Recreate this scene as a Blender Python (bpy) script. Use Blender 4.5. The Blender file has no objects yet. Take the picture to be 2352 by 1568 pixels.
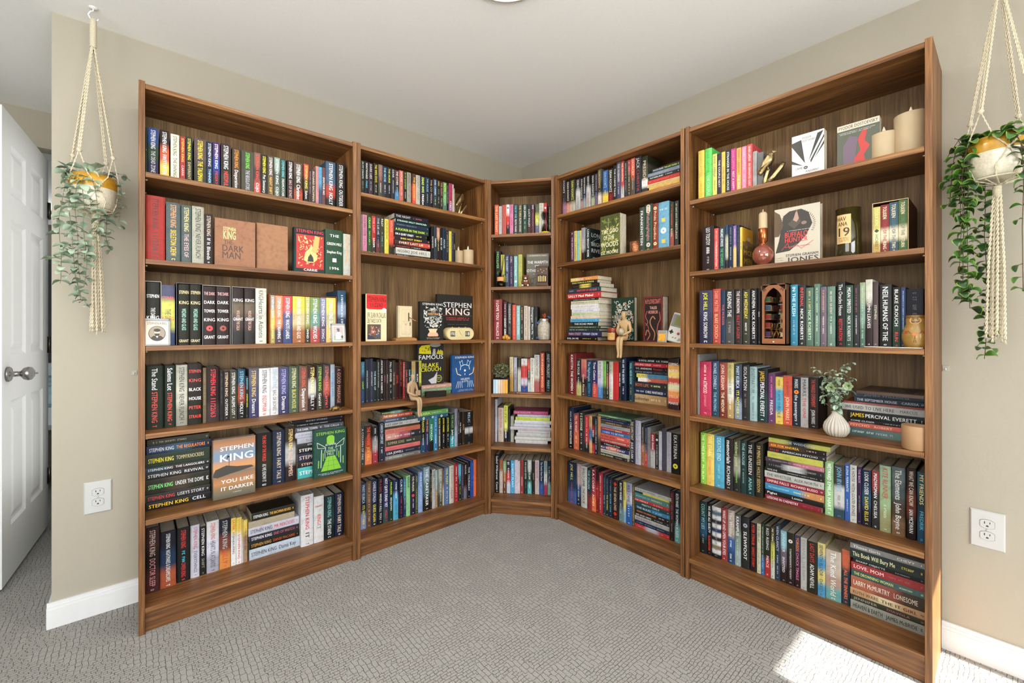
import bpy, math, random, re
from math import sin, cos, pi, radians, atan2, hypot
from mathutils import Matrix, Vector
R = random.Random(7)
sc = bpy.context.scene
COL = sc.collection

# ---------------------------------------------------------------- camera
CF, CCY, CA, CH = 992.976, 758.241, 0.8551787, 1.11059
cam_d = bpy.data.cameras.new('camera'); cam = bpy.data.objects.new('camera', cam_d); COL.objects.link(cam)
cam.location = (0, 0, CH); cam.rotation_euler = (pi / 2, 0, CA - pi / 2)
cam_d.sensor_width = 36; cam_d.lens = CF / 2352 * 36
cam_d.shift_y = (CCY - 784) / 2352; cam_d.clip_start = 0.02
sc.camera = cam

# ---------------------------------------------------------------- world, sun, large lights, exposure
sc.view_settings.view_transform = 'Standard'; sc.view_settings.look = 'None'
sc.view_settings.gamma = 1; sc.view_settings.exposure = -0.16
sc.view_settings.use_curve_mapping = False
try:
    sc.cycles.use_denoising = True; sc.cycles.max_bounces = 8; sc.cycles.diffuse_bounces = 5
    sc.cycles.sample_clamp_indirect = 4; sc.cycles.caustics_reflective = False; sc.cycles.caustics_refractive = False
except Exception: pass
w = bpy.data.worlds.new('sky'); sc.world = w; w.use_nodes = True
nt = w.node_tree; bg = nt.nodes['Background']
sky = nt.nodes.new('ShaderNodeTexSky'); sky.sky_type = 'NISHITA'; sky.sun_disc = False
sky.sun_elevation = radians(40); sky.sun_rotation = radians(180)
nt.links.new(sky.outputs[0], bg.inputs[0]); bg.inputs[1].default_value = 0.25
def light(name, kind, loc, energy, color=(1, 1, 1), rot=(0, 0, 0), size=1, size_y=None):
    d = bpy.data.lights.new(name, kind); d.energy = energy; d.color = color
    if kind == 'AREA':
        d.shape = 'RECTANGLE' if size_y else 'SQUARE'; d.size = size
        if size_y: d.size_y = size_y
    elif kind == 'POINT': d.shadow_soft_size = size
    o = bpy.data.objects.new(name, d); COL.objects.link(o); o.location = loc; o.rotation_euler = rot
    return o
sun = light('sun', 'SUN', (1.8, -4, 4), 30.0, (1.0, .96, .9), (radians(50), 0, 0)); sun.data.angle = radians(.6)
# daylight entering by the two windows behind the viewer, then added side and hall fill lamps
light('window_daylight', 'AREA', (.0, -1.84, 1.35), 85, (.95, .98, 1.0), (radians(90), 0, 0), 2.2, 1.3)
light('side_window_daylight', 'AREA', (-1.52, .2, 1.4), 40, (.95, .98, 1.0), (0, radians(-90), 0), 1.3, 1.8)  # added fill lamp before the solid side wall, which has no window
light('bedroom_daylight', 'AREA', (-.6, 6.3, 1.6), 30, (.95, .98, 1.0), (radians(-90), 0, 0), 1.4, 1.2)
light('hall_daylight', 'AREA', (-.75, .9, 1.5), 10, (.96, .98, 1.0), (radians(90), 0, radians(-12)), .7, 1.2)  # added fill standing free in the room to brighten the hall
light('hall_side_doorway_daylight', 'AREA', (-.246, 2.95, 1.2), 3.2, (.97, .98, 1.0), (0, radians(90), 0), 1.7, .85)  # added panel, unseen behind the wall end, only to light the door
light('ceiling_bounced_flash', 'AREA', (.35, -.45, 1.55), 22, (1, .98, .95), (radians(180), 0, 0), .5, .5)  # added uplight behind the viewer to brighten the ceiling
light('ceiling_lamp_glow', 'AREA', (.912, 1.079, 2.27), 16, (1.0, .93, .84), (0, 0, 0), .22)

# ---------------------------------------------------------------- mesh helpers
def lin(h):
    if not isinstance(h, str): return tuple(h)
    if len(h) == 3: h = ''.join(c * 2 for c in h)
    v = [int(h[i:i + 2], 16) / 255 for i in (0, 2, 4)]
    return tuple((c / 12.92 if c <= .04045 else ((c + .055) / 1.055) ** 2.4) for c in v)
class MB:
    def __init__(s): s.v = []; s.f = []; s.m = []; s.c = []; s.sm = []; s.T = None
    def add(s, vs, fs, mi=0, col=(1, 1, 1), smooth=False, T=None, vcol=None):
        b = len(s.v)
        T = T or s.T
        s.v += [tuple(T @ Vector(p)) for p in vs] if T is not None else [tuple(p) for p in vs]
        for f in fs:
            s.f.append([b + i for i in f]); s.m.append(mi); s.sm.append(smooth)
            s.c.append([vcol[i] for i in f] if vcol else [col] * len(f))
    def box(s, x0, x1, y0, y1, z0, z1, mi=0, col=(1, 1, 1), T=None):
        v = [(x, y, z) for x in (x0, x1) for y in (y0, y1) for z in (z0, z1)]
        s.add(v, [(0, 1, 3, 2), (4, 6, 7, 5), (0, 4, 5, 1), (2, 3, 7, 6), (0, 2, 6, 4), (1, 5, 7, 3)], mi, col, False, T)
    def bevbox(s, x0, x1, y0, y1, z0, z1, b, mi=0, col=(1, 1, 1), T=None):
        # box with its edges chamfered
        vs = []; cx, cy, cz = (x0 + x1) / 2, (y0 + y1) / 2, (z0 + z1) / 2
        hx, hy, hz = (x1 - x0) / 2, (y1 - y0) / 2, (z1 - z0) / 2
        idx = {}
        for sx in (-1, 1):
            for sy in (-1, 1):
                for sz in (-1, 1):
                    for k in range(3):
                        d = [hx - (0 if k == 0 else b), hy - (0 if k == 1 else b), hz - (0 if k == 2 else b)]
                        idx[(sx, sy, sz, k)] = len(vs); vs.append((cx + sx * d[0], cy + sy * d[1], cz + sz * d[2]))
        fs = []
        def q(*k): fs.append([idx[i] for i in k])
        for sg in (-1, 1):
            o = [(-1, -1), (-1, 1), (1, 1), (1, -1)]
            q(*[(sg, p, r, 0) for p, r in (o if sg < 0 else o[::-1])][::-1])
            q(*[(p, sg, r, 1) for p, r in (o if sg > 0 else o[::-1])][::-1])
            q(*[(p, r, sg, 2) for p, r in (o if sg < 0 else o[::-1])][::-1])
        for a_ in (-1, 1):
            for b_ in (-1, 1):
                q((a_, b_, -1, 0), (a_, b_, 1, 0), (a_, b_, 1, 1), (a_, b_, -1, 1))
                q((a_, -1, b_, 0), (a_, 1, b_, 0), (a_, 1, b_, 2), (a_, -1, b_, 2))
                q((-1, a_, b_, 1), (1, a_, b_, 1), (1, a_, b_, 2), (-1, a_, b_, 2))
                for c_ in (-1, 1): q((a_, b_, c_, 0), (a_, b_, c_, 1), (a_, b_, c_, 2))
        s.add(vs, fs, mi, col, False, T)
    def lathe(s, prof, n=24, cx=0, cy=0, mi=0, col=(1, 1, 1), cap=True, smooth=True, T=None, sx=1, sy=1, wob=None):
        vs = []; m = len(prof)
        for i in range(n):
            a = 2 * pi * i / n
            for r, z in prof:
                rr = r * (1 + (wob(a) if wob else 0)); vs.append((cx + rr * cos(a) * sx, cy + rr * sin(a) * sy, z))
        fs = []
        for i in range(n):
            j = (i + 1) % n
            for k in range(m - 1): fs.append((i * m + k, j * m + k, j * m + k + 1, i * m + k + 1))
        s.add(vs, fs, mi, col, smooth, T)
        if cap:
            b = len(s.v) - len(vs)
            for k, rev in ((0, True), (m - 1, False)):
                if prof[k][0] > 1e-5:
                    f = [b + i * m + k for i in range(n)]
                    s.f.append(f[::-1] if rev else f); s.m.append(mi); s.sm.append(False); s.c.append([col] * n)
    def tube(s, pts, r, n=6, mi=0, col=(1, 1, 1), cap=True, T=None, smooth=True):
        P = [Vector(p) for p in pts]; rs = r if isinstance(r, (list, tuple)) else [r] * len(P)
        vs = []; up = Vector((0, 0, 1)); side = None
        for i, p in enumerate(P):
            t = (P[min(i + 1, len(P) - 1)] - P[max(i - 1, 0)]).normalized()
            if side is None:
                side = t.cross(up if abs(t.z) < .9 else Vector((1, 0, 0))).normalized()
            else:
                side = (side - t * side.dot(t)).normalized()
            o = t.cross(side)
            for k in range(n):
                a = 2 * pi * k / n; vs.append(p + (side * cos(a) + o * sin(a)) * rs[i])
        fs = [(i * n + k, i * n + (k + 1) % n, (i + 1) * n + (k + 1) % n, (i + 1) * n + k) for i in range(len(P) - 1) for k in range(n)]
        if cap: fs += [tuple(range(n))[::-1], tuple((len(P) - 1) * n + k for k in range(n))]
        s.add(vs, fs, mi, col, smooth, T)
    def ball(s, c, r, n=10, mi=0, col=(1, 1, 1), T=None):
        rx, ry, rz = (r, r, r) if not isinstance(r, (list, tuple)) else r
        prof = [(sin(pi * k / n), -cos(pi * k / n)) for k in range(n + 1)]
        prof[0] = (1e-4, -1); prof[-1] = (1e-4, 1)
        vs = []; N = n * 2
        for i in range(N):
            a = 2 * pi * i / N
            for q, z in prof: vs.append((c[0] + rx * q * cos(a), c[1] + ry * q * sin(a), c[2] + rz * z))
        m = n + 1
        s.add(vs, [(i * m + k, ((i + 1) % N) * m + k, ((i + 1) % N) * m + k + 1, i * m + k + 1) for i in range(N) for k in range(n)], mi, col, True, T)
    def poly(s, pts, mi=0, col=(1, 1, 1), T=None): s.add(pts, [tuple(range(len(pts)))], mi, col, False, T)
    def prism(s, pts, y0, y1, mi=0, col=(1, 1, 1), T=None):
        # pts: (x, z) outline, extruded along y
        n = len(pts)
        s.add([(x, y0, z) for x, z in pts] + [(x, y1, z) for x, z in pts],
              [tuple(range(n)), tuple(range(2 * n - 1, n - 1, -1))] + [(i, i + n, (i + 1) % n + n, (i + 1) % n) for i in range(n)], mi, col, False, T)
    def mesh(s, name, mats):
        me = bpy.data.meshes.new(name); me.from_pydata(s.v, [], s.f)
        for m in (mats if isinstance(mats, (list, tuple)) else [mats]): me.materials.append(m)
        me.polygons.foreach_set('material_index', s.m); me.polygons.foreach_set('use_smooth', s.sm)
        ca = me.color_attributes.new('tint', 'FLOAT_COLOR', 'CORNER')
        buf = []
        for cs in s.c:
            for c in cs: buf += [c[0], c[1], c[2], 1]
        ca.data.foreach_set('color', buf)
        me.update(); return me
    def build(s, name, mats, parent=None, loc=(0, 0, 0), rotz=0, M=None):
        o = bpy.data.objects.new(name, s.mesh(name, mats)); COL.objects.link(o)
        if parent: o.parent = parent
        if M is not None: o.matrix_local = M
        else: o.location = loc; o.rotation_euler = (0, 0, rotz)
        return o
def tag(o, label=None, cat=None, group=None, kind=None):
    if label: o['label'] = label
    if cat: o['category'] = cat
    if group: o['group'] = group
    if kind: o['kind'] = kind
    return o
def empty(name, loc=(0, 0, 0), rotz=0, M=None):
    o = bpy.data.objects.new(name, None); COL.objects.link(o); o.empty_display_size = .05
    if M is not None: o.matrix_local = M
    else: o.location = loc; o.rotation_euler = (0, 0, rotz)
    return o

# ---------------------------------------------------------------- materials
def newmat(name):
    m = bpy.data.materials.new(name); m.use_nodes = True
    return m, m.node_tree.nodes, m.node_tree.links, m.node_tree.nodes['Principled BSDF']
def coords(n, l, scale=(1, 1, 1), kind='Object'):
    tc = n.new('ShaderNodeTexCoord'); mp = n.new('ShaderNodeMapping'); mp.inputs['Scale'].default_value = scale
    l.new(tc.outputs[kind], mp.inputs[0]); return mp.outputs[0]
def noise(n, l, vec, scale, detail=4, rough=.55, dist=0):
    t = n.new('ShaderNodeTexNoise'); t.inputs['Scale'].default_value = scale; t.inputs['Detail'].default_value = detail
    t.inputs['Roughness'].default_value = rough; t.inputs['Distortion'].default_value = dist
    if vec: l.new(vec, t.inputs['Vector'])
    return t.outputs['Fac']
def ramp(n, l, fac, stops):
    r = n.new('ShaderNodeValToRGB'); e = r.color_ramp.elements
    while len(e) < len(stops): e.new(.5)
    for i, (p, c) in enumerate(stops): e[i].position = p; e[i].color = (*lin(c), 1)
    l.new(fac, r.inputs[0]); return r.outputs[0]
def bump(n, l, h, strength, dist, b, prev=None):
    k = n.new('ShaderNodeBump'); k.inputs['Strength'].default_value = strength; k.inputs['Distance'].default_value = dist
    l.new(h, k.inputs['Height'])
    if prev: l.new(prev, k.inputs['Normal'])
    l.new(k.outputs[0], b.inputs['Normal']); return k.outputs[0]
_plain = {}
def plain(name, col, rough=.5, metal=0, var=.06, scale=30, spec=None, sub=0, trans=0, emit=0, bumpy=0, coat=0, ior=None):
    if name in _plain: return _plain[name]
    m, n, l, b = newmat(name)
    b.inputs['Roughness'].default_value = rough; b.inputs['Metallic'].default_value = metal
    c = lin(col); f = noise(n, l, coords(n, l), scale, 3)
    lo = tuple(x * (1 - var) for x in c); hi = tuple(min(1, x * (1 + var)) for x in c)
    r = n.new('ShaderNodeValToRGB'); r.color_ramp.elements[0].color = (*lo, 1); r.color_ramp.elements[1].color = (*hi, 1)
    r.color_ramp.elements[0].position = .3; r.color_ramp.elements[1].position = .7
    l.new(f, r.inputs[0]); l.new(r.outputs[0], b.inputs['Base Color'])
    if spec is not None: b.inputs['Specular IOR Level'].default_value = spec
    if sub: b.inputs['Subsurface Weight'].default_value = sub; b.inputs['Subsurface Radius'].default_value = (.02, .012, .008)
    if trans: b.inputs['Transmission Weight'].default_value = trans
    if ior: b.inputs['IOR'].default_value = ior
    if coat: b.inputs['Coat Weight'].default_value = coat
    if emit: l.new(r.outputs[0], b.inputs['Emission Color']); b.inputs['Emission Strength'].default_value = emit
    if bumpy: bump(n, l, f, bumpy, .003, b)
    _plain[name] = m; return m
def wood(name, axis, dark, mid, light, rough=.5):
    m, n, l, b = newmat(name)
    s = [26, 26, 26]; s[axis] = 1.3
    v = coords(n, l, tuple(s)); f1 = noise(n, l, v, 1.0, 5, .6, .5)
    s2 = [150, 150, 150]; s2[axis] = 5; v2 = coords(n, l, tuple(s2)); f2 = noise(n, l, v2, 1.0, 2, .6)
    s3 = [5, 5, 5]; s3[axis] = .9; f3 = noise(n, l, coords(n, l, tuple(s3)), 1.0, 2, .5)
    mx = n.new('ShaderNodeMath'); mx.operation = 'MULTIPLY_ADD'; mx.inputs[1].default_value = .5; l.new(f2, mx.inputs[0]); 
    m1 = n.new('ShaderNodeMath'); m1.operation = 'MULTIPLY'; m1.inputs[1].default_value = .5; l.new(f1, m1.inputs[0]); l.new(m1.outputs[0], mx.inputs[2])
    m2 = n.new('ShaderNodeMath'); m2.operation = 'MULTIPLY_ADD'; m2.inputs[1].default_value = .3; m2.inputs[2].default_value = -.15
    l.new(f3, m2.inputs[0]); ad = n.new('ShaderNodeMath'); ad.operation = 'ADD'; l.new(mx.outputs[0], ad.inputs[0]); l.new(m2.outputs[0], ad.inputs[1])
    c = ramp(n, l, ad.outputs[0], [(.33, dark), (.5, mid), (.68, light)])
    l.new(c, b.inputs['Base Color']); b.inputs['Roughness'].default_value = rough
    bump(n, l, ad.outputs[0], .25, .001, b); return m
WOOD = [wood('walnut_grain_along', 0, '432912', '734a25', 'a47543'), None, wood('walnut_grain_up', 2, '432912', '734a25', 'a47543')]
WBACK = wood('walnut_back_panel', 2, '573f24', '7d603c', '9d7f54', .6)

m, n, l, b = newmat('painted_wall'); WALL = m
f = noise(n, l, coords(n, l), 130, 3); f2 = noise(n, l, coords(n, l), .8, 2)
l.new(ramp(n, l, f2, [(.3, 'a69f8f'), (.7, 'aba494')]), b.inputs['Base Color']); b.inputs['Roughness'].default_value = .75
bump(n, l, f, .35, .002, b)
m, n, l, b = newmat('ceiling_paint'); CEIL = m
f = noise(n, l, coords(n, l), 160, 2); l.new(ramp(n, l, f, [(.3, 'ececea'), (.7, 'f0f0ee')]), b.inputs['Base Color']); b.inputs['Roughness'].default_value = .9
bump(n, l, f, .15, .001, b)
TRIM = plain('white_gloss_trim', 'dfe0e0', .35, var=.02)
m, n, l, b = newmat('loop_carpet'); CARPET = m
v = coords(n, l); dn = n.new('ShaderNodeTexNoise'); dn.inputs['Scale'].default_value = 38; dn.inputs['Detail'].default_value = 2; l.new(v, dn.inputs['Vector'])
mixv = n.new('ShaderNodeMixRGB'); mixv.inputs[0].default_value = .013; l.new(v, mixv.inputs[1]); l.new(dn.outputs['Color'], mixv.inputs[2])
def brick(rot, bw, rh):
    mp = n.new('ShaderNodeMapping'); mp.inputs['Rotation'].default_value = (0, 0, rot); l.new(mixv.outputs[0], mp.inputs[0])
    br = n.new('ShaderNodeTexBrick'); br.inputs['Scale'].default_value = 1; br.inputs['Brick Width'].default_value = bw; br.inputs['Row Height'].default_value = rh
    br.inputs['Mortar Size'].default_value = .0010; br.inputs['Mortar Smooth'].default_value = .6; br.offset = .37; br.squash = .7; br.squash_frequency = 3
    l.new(mp.outputs[0], br.inputs['Vector']); return br.outputs['Fac']
b1 = brick(0, .023, .0115); b2 = brick(pi / 2, .034, .016)
sel = noise(n, l, v, 9, 1); st = n.new('ShaderNodeMath'); st.operation = 'GREATER_THAN'; st.inputs[1].default_value = .52; l.new(sel, st.inputs[0])
mm = n.new('ShaderNodeMix'); mm.data_type = 'FLOAT'; l.new(st.outputs[0], mm.inputs[0]); l.new(b1, mm.inputs[2]); l.new(b2, mm.inputs[3])
gr = noise(n, l, v, 420, 2, .7); fine = n.new('ShaderNodeMath'); fine.operation = 'MULTIPLY_ADD'; fine.inputs[1].default_value = -.62; l.new(mm.outputs[0], fine.inputs[0]); l.new(gr, fine.inputs[2])
l.new(ramp(n, l, fine.outputs[0], [(.0, '75736e'), (.25, '9a9893'), (.5, 'b2b0ab'), (.75, 'cac8c3')]), b.inputs['Base Color']); b.inputs['Roughness'].default_value = .95
b.inputs['Specular IOR Level'].default_value = .1
bump(n, l, fine.outputs[0], .9, .006, b)

m, n, l, b = newmat('printed_cover'); PRINT = m     # colours come from each face of the book
at = n.new('ShaderNodeAttribute'); at.attribute_name = 'tint'
f = noise(n, l, coords(n, l), 60, 5, .65); hs = n.new('ShaderNodeMixRGB'); hs.blend_type = 'MULTIPLY'; hs.inputs[0].default_value = .55
l.new(at.outputs['Color'], hs.inputs[1]); l.new(ramp(n, l, f, [(.3, 'bbb'), (.5, 'f4f4f4'), (.7, 'fff')]), hs.inputs[2])
l.new(hs.outputs[0], b.inputs['Base Color']); b.inputs['Roughness'].default_value = .5; b.inputs['Specular IOR Level'].default_value = .25
m, n, l, b = newmat('printed_ink'); INK = m
at = n.new('ShaderNodeAttribute'); at.attribute_name = 'tint'; l.new(at.outputs['Color'], b.inputs['Base Color']); b.inputs['Roughness'].default_value = .4
m, n, l, b = newmat('page_edges'); PAGE = m
f = noise(n, l, coords(n, l, (900, 60, 60)), 1, 2); at = n.new('ShaderNodeAttribute'); at.attribute_name = 'tint'
hs = n.new('ShaderNodeMixRGB'); hs.blend_type = 'MULTIPLY'; hs.inputs[0].default_value = 1; l.new(at.outputs['Color'], hs.inputs[1])
l.new(ramp(n, l, f, [(.3, 'b5b0a4'), (.7, 'f5f2ea')]), hs.inputs[2]); l.new(hs.outputs[0], b.inputs['Base Color']); b.inputs['Roughness'].default_value = .9

# ---------------------------------------------------------------- bookcases' frames: u along the front, w into the depth
XL, YL, XR, YR = 0.006754, 2.069924, 1.858142, 0.153806
ca = (XL + 1.6, YL); cb = (XR, YR + 1.6028); cl = hypot(cb[0] - ca[0], cb[1] - ca[1]); cu = ((cb[0] - ca[0]) / cl, (cb[1] - ca[1]) / cl)
CASES = {'LL': ((XL, YL), (1, 0), .8), 'L2': ((XL + .8, YL), (1, 0), .8), 'C': (ca, cu, cl),
         'R2': ((XR, YR + 1.6028), (0, -1), .8), 'RR': ((XR, YR + .8), (0, -1), .8)}
SH = {'LL': [1.690, 1.372, 1.053, .730, .414, .094], 'L2': [1.783, 1.499, 1.055, .733, .409, .090], 'C': [1.689, 1.372, 1.052, .726, .408, .090],
      'R2': [1.783, 1.499, 1.053, .735, .409, .091], 'RR': [1.687, 1.370, 1.052, .728, .413, .093]}
def frame(case):
    (ox, oy), (ux, uy), W = CASES[case]; return ox, oy, ux, uy, -uy, ux, W
def ray(x, y):
    r = (x - 1176) / CF; return (cos(CA) + r * sin(CA), sin(CA) - r * cos(CA), -(y - CCY) / CF)
def uz(case, x, y, s):
    # the point seen at (x, y) on the upright plane s behind the case's front: (u, z)
    ox, oy, ux, uy, wx, wy, W = frame(case); d = ray(x, y)
    t = (s + ox * wx + oy * wy) / (d[0] * wx + d[1] * wy)
    return (d[0] * t - ox) * ux + (d[1] * t - oy) * uy, CH + d[2] * t
def uw(case, x, y, z):
    ox, oy, ux, uy, wx, wy, W = frame(case); d = ray(x, y); t = (z - CH) / d[2]
    px, py = d[0] * t - ox, d[1] * t - oy
    return px * ux + py * uy, px * wx + py * wy
def rot(case): _, _, ux, uy, _, _, _ = frame(case); return atan2(uy, ux)
def world(case, u, w_, z):
    ox, oy, ux, uy, wx, wy, W = frame(case); return (ox + u * ux + w_ * wx, oy + u * uy + w_ * wy, z)
def CM(case, u=0, w_=0, z=0, extra=None):
    M = Matrix.Translation(world(case, u, w_, z)) @ Matrix.Rotation(rot(case), 4, 'Z')
    return M @ extra if extra is not None else M
CASE_NAME = {'LL': 'door-side bookcase', 'L2': 'second bookcase', 'C': 'corner bookcase', 'R2': 'fourth bookcase', 'RR': 'fifth bookcase'}
SHELF_NAME = ['top', 'second', 'third', 'fourth', 'fifth', 'bottom']

# ================================================================ room
YW, XW, HC = 2.352, 2.1405, 2.304
def struct(name, mb, mats, parent=None):
    o = mb.build(name, mats, parent)
    if parent is None: o['kind'] = 'structure'
    return o
q = MB(); q.box(-1.7, 2.3, -2.05, 6.6, -.06, 0); struct('floor', q, CARPET)
q = MB(); q.box(-1.7, 2.3, -2.05, 6.6, HC, HC + .06); struct('ceiling', q, CEIL)
q = MB(); q.box(-.239, 2.3, YW, 3.46, 0, HC); struct('wall_left', q, WALL)
q = MB(); q.box(XW, 2.3, -2.05, YW, 0, HC); struct('wall_right', q, WALL)
q = MB(); q.box(-1.7, -1.6, -2.05, 3.46, 0, HC); struct('wall_side', q, WALL)
q = MB(); q.box(-1.7, 2.3, 6.5, 6.6, 0, HC); q.box(-1.7, -1.6, 3.56, 6.5, 0, HC); struct('wall_bedroom', q, WALL)
q = MB(); q.box(.6, .7, 3.56, 6.5, 0, HC); struct('wall_bedroom_side', q, WALL)
# rear wall with two windows
wins = [(-1.2, 1.15, .75, 2.03), (1.54, 2.125, .35, 2.12)]
q = MB(); y0, y1 = -2.0, -1.9
q.box(-1.7, wins[0][0], y0, y1, 0, HC); q.box(wins[0][1], wins[1][0], y0, y1, 0, HC); q.box(wins[1][1], 2.3, y0, y1, 0, HC)
for a0, a1, z0, z1 in wins: q.box(a0, a1, y0, y1, 0, z0); q.box(a0, a1, y0, y1, z1, HC)
struct('wall_rear', q, WALL)
for i, (a0, a1, z0, z1) in enumerate(wins):
    q = MB(); t = .03
    q.box(a0, a0 + t, y0, y1, z0, z1); q.box(a1 - t, a1, y0, y1, z0, z1); q.box(a0, a1, y0, y1, z0, z0 + t); q.box(a0, a1, y0, y1, z1 - t, z1)
    q.box((a0), (a1), -1.96, -1.94, (z0 + z1) / 2 - .012, (z0 + z1) / 2 + .012)
    struct('window_%d' % (i + 1), q, TRIM)
# hall wall with the doorway
q = MB(); q.box(-1.7, -1.14, 3.46, 3.56, 0, HC); q.box(-1.14, -.335, 3.46, 3.56, 2.105, HC); q.box(-.335, .6, 3.46, 3.56, 0, HC); struct('wall_hall', q, WALL)
q = MB(); q.box(-.347, -.335, 3.46, 3.56, 0, 2.105); q.box(-1.14, -1.128, 3.46, 3.56, 0, 2.105); struct('trim_1', q, TRIM)
q = MB(); q.box(-1.6, .6, 6.4, 6.5, HC - .12, HC - .04); struct('trim_2', q, TRIM)
def skirting(name, x0, x1, y0, y1, nx, ny):
    # board with a stepped moulding on top; (nx, ny) points into the room
    q = MB(); h = .094
    for t, z0, z1 in ((.014, 0, .070), (.011, .070, .080), (.007, .080, h)):
        q.box(min(x0, x0 + nx * t), max(x1, x1 + nx * t), min(y0, y0 + ny * t), max(y1, y1 + ny * t), z0, z1)
    return struct(name, q, TRIM)
skirting('baseboard_left', -.239 - .012, XL + .01, YW, YW, 0, -1)
skirting('baseboard_left_end', -.239, -.239, YW, 3.46, -1, 0)
skirting('baseboard_right', XW, XW, -1.9, YR + .004, -1, 0)
skirting('baseboard_rear', -1.6, XW, -1.9, -1.9, 0, 1)
# ceiling lamp: its rim just enters the picture
t = empty('ceiling_light', (.912, 1.079, HC)); tag(t, 'round white flush ceiling light glowing at the top edge of the picture', 'ceiling light')
q = MB(); q.lathe([(.15, 0), (.15, -.012), (.135, -.018)], 40, cap=False); q.build('rim', plain('white_enamel', 'eee', .4), t)
q = MB(); q.lathe([(.135, -.008), (.13, -.014), (.02, -.018), (.0001, -.018)], 40, cap=False); q.build('diffuser', plain('lit_diffuser', 'fff3e0', .5, var=0, emit=9), t)

# ================================================================ door
DM = Matrix.Translation((-.372, 3.535, 0)) @ Matrix.Rotation(atan2(-.745, -.054), 4, 'Z') @ Matrix.Translation((0, -.035, 0))   # local x runs from the hinge to the latch
t = empty('door_1', M=DM); tag(t, kind='structure')
PAINT = plain('white_door_paint', 'e6e8e7', .4, var=.015)
W_, H_, TH = .755, 2.06, .035
q = MB()
xs = [0, .115, .335, .42, .64, W_]; zs = [.02, .25, .80, 1.0, 1.60, 1.71, 1.93, H_]
for i in range(5):
    for k in range(7):
        if i in (1, 3) and k in (1, 3, 5): continue
        q.box(xs[i], xs[i + 1], 0, TH, zs[k], zs[k + 1])
q.build('door_leaf', PAINT, t)
for i in (1, 3):
    for k in (1, 3, 5):
        q = MB(); a0, a1, c0, c1 = xs[i], xs[i + 1], zs[k], zs[k + 1]
        for y_, sg in ((0, 1), (TH, -1)):
            o = [(a0, c0), (a1, c0), (a1, c1), (a0, c1)]
            def ins(d): return [(a0 + d, c0 + d), (a1 - d, c0 + d), (a1 - d, c1 - d), (a0 + d, c1 - d)]
            lv = [(0, 0), (.012, .009), (.022, .010), (.05, .003), (.055, .003)]
            vs = [(x, y_ + sg * dp, z) for d, dp in lv for x, z in ins(d)]
            fs = [(4 * j + e, 4 * j + (e + 1) % 4, 4 * (j + 1) + (e + 1) % 4, 4 * (j + 1) + e) for j in range(4) for e in range(4)] + [(16, 17, 18, 19)]
            q.add(vs, fs)
        q.build('panel', PAINT, t)
STEEL = plain('brushed_nickel', '8c8a86', .3, 1, var=.05)
for sg, y_ in ((1, TH), (-1, 0)):
    q = MB(); T = Matrix.Translation((W_ - .065, y_, .92)) @ Matrix.Rotation(-sg * pi / 2, 4, 'X')
    q.lathe([(.0001, 0), (.032, 0), (.033, .006), (.028, .012), (.012, .016), (.011, .038), (.015, .042), (.026, .050), (.030, .062), (.027, .074), (.014, .082), (.004, .084), (.004, .092), (.0001, .093)], 28, T=T, cap=False)
    o = q.build('door_knob', STEEL, t)
for z in (.3, 1.03, 1.78):
    q = MB(); q.box(-.004, .03, TH - .001, TH + .001, z - .045, z + .045); q.box(-.0355, -.004, TH - .002, TH, z - .045, z + .045); q.tube([(-.004, TH + .004, z - .046), (-.004, TH + .004, z + .046)], .0055, 8)
    q.build('hinge', plain('antique_nickel', '6d6a5c', .35, 1), t)

# ================================================================ bedroom beyond the door crack
t = empty('bed', (-.35, 5.0, 0)); tag(t, 'bed with pale blue patterned cover glimpsed through the door crack', 'bed')
q = MB(); q.bevbox(-.75, .75, -.7, .7, .10, .42, .02); q.build('bed_frame', plain('dark_bed_frame', '3c382e', .6), t)
q = MB(); q.bevbox(-.73, .73, -.68, .68, .42, .62, .04); q.build('mattress', plain('white_sheet', 'd8e2ea', .8), t)
q = MB(); q.bevbox(-.77, .77, -.71, .5, .56, .72, .05); q.build('bed_cover', plain('blue_white_cover', '9fc3d8', .8, var=.5, scale=9), t)
q = MB(); q.bevbox(-.5, .5, .45, .68, .62, .82, .05); q.build('pillow', plain('white_sheet', 'd8e2ea', .8), t)
t = empty('wardrobe', (-.4, 6.14, 0)); tag(t, 'tall dark wardrobe standing behind the bed, seen through the door crack', 'wardrobe')
q = MB(); q.bevbox(-.6, .6, -.22, .22, 0, 1.78, .01); q.build('carcass', plain('dark_cabinet', '24252a', .5), t)
for k in (0, 1):
    q = MB(); q.bevbox(-.59 + k * .6, -.01 + k * .6, -.245, -.222, .3, 1.74, .006); o = q.build('cabinet_door', plain('dark_cabinet', '24252a', .5), t)
for k in range(2):
    q = MB(); q.bevbox(-.59, .59, -.24, -.222, .04 + k * .13, .15 + k * .13, .005); q.build('drawer', plain('dark_cabinet', '24252a', .5), t)

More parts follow.
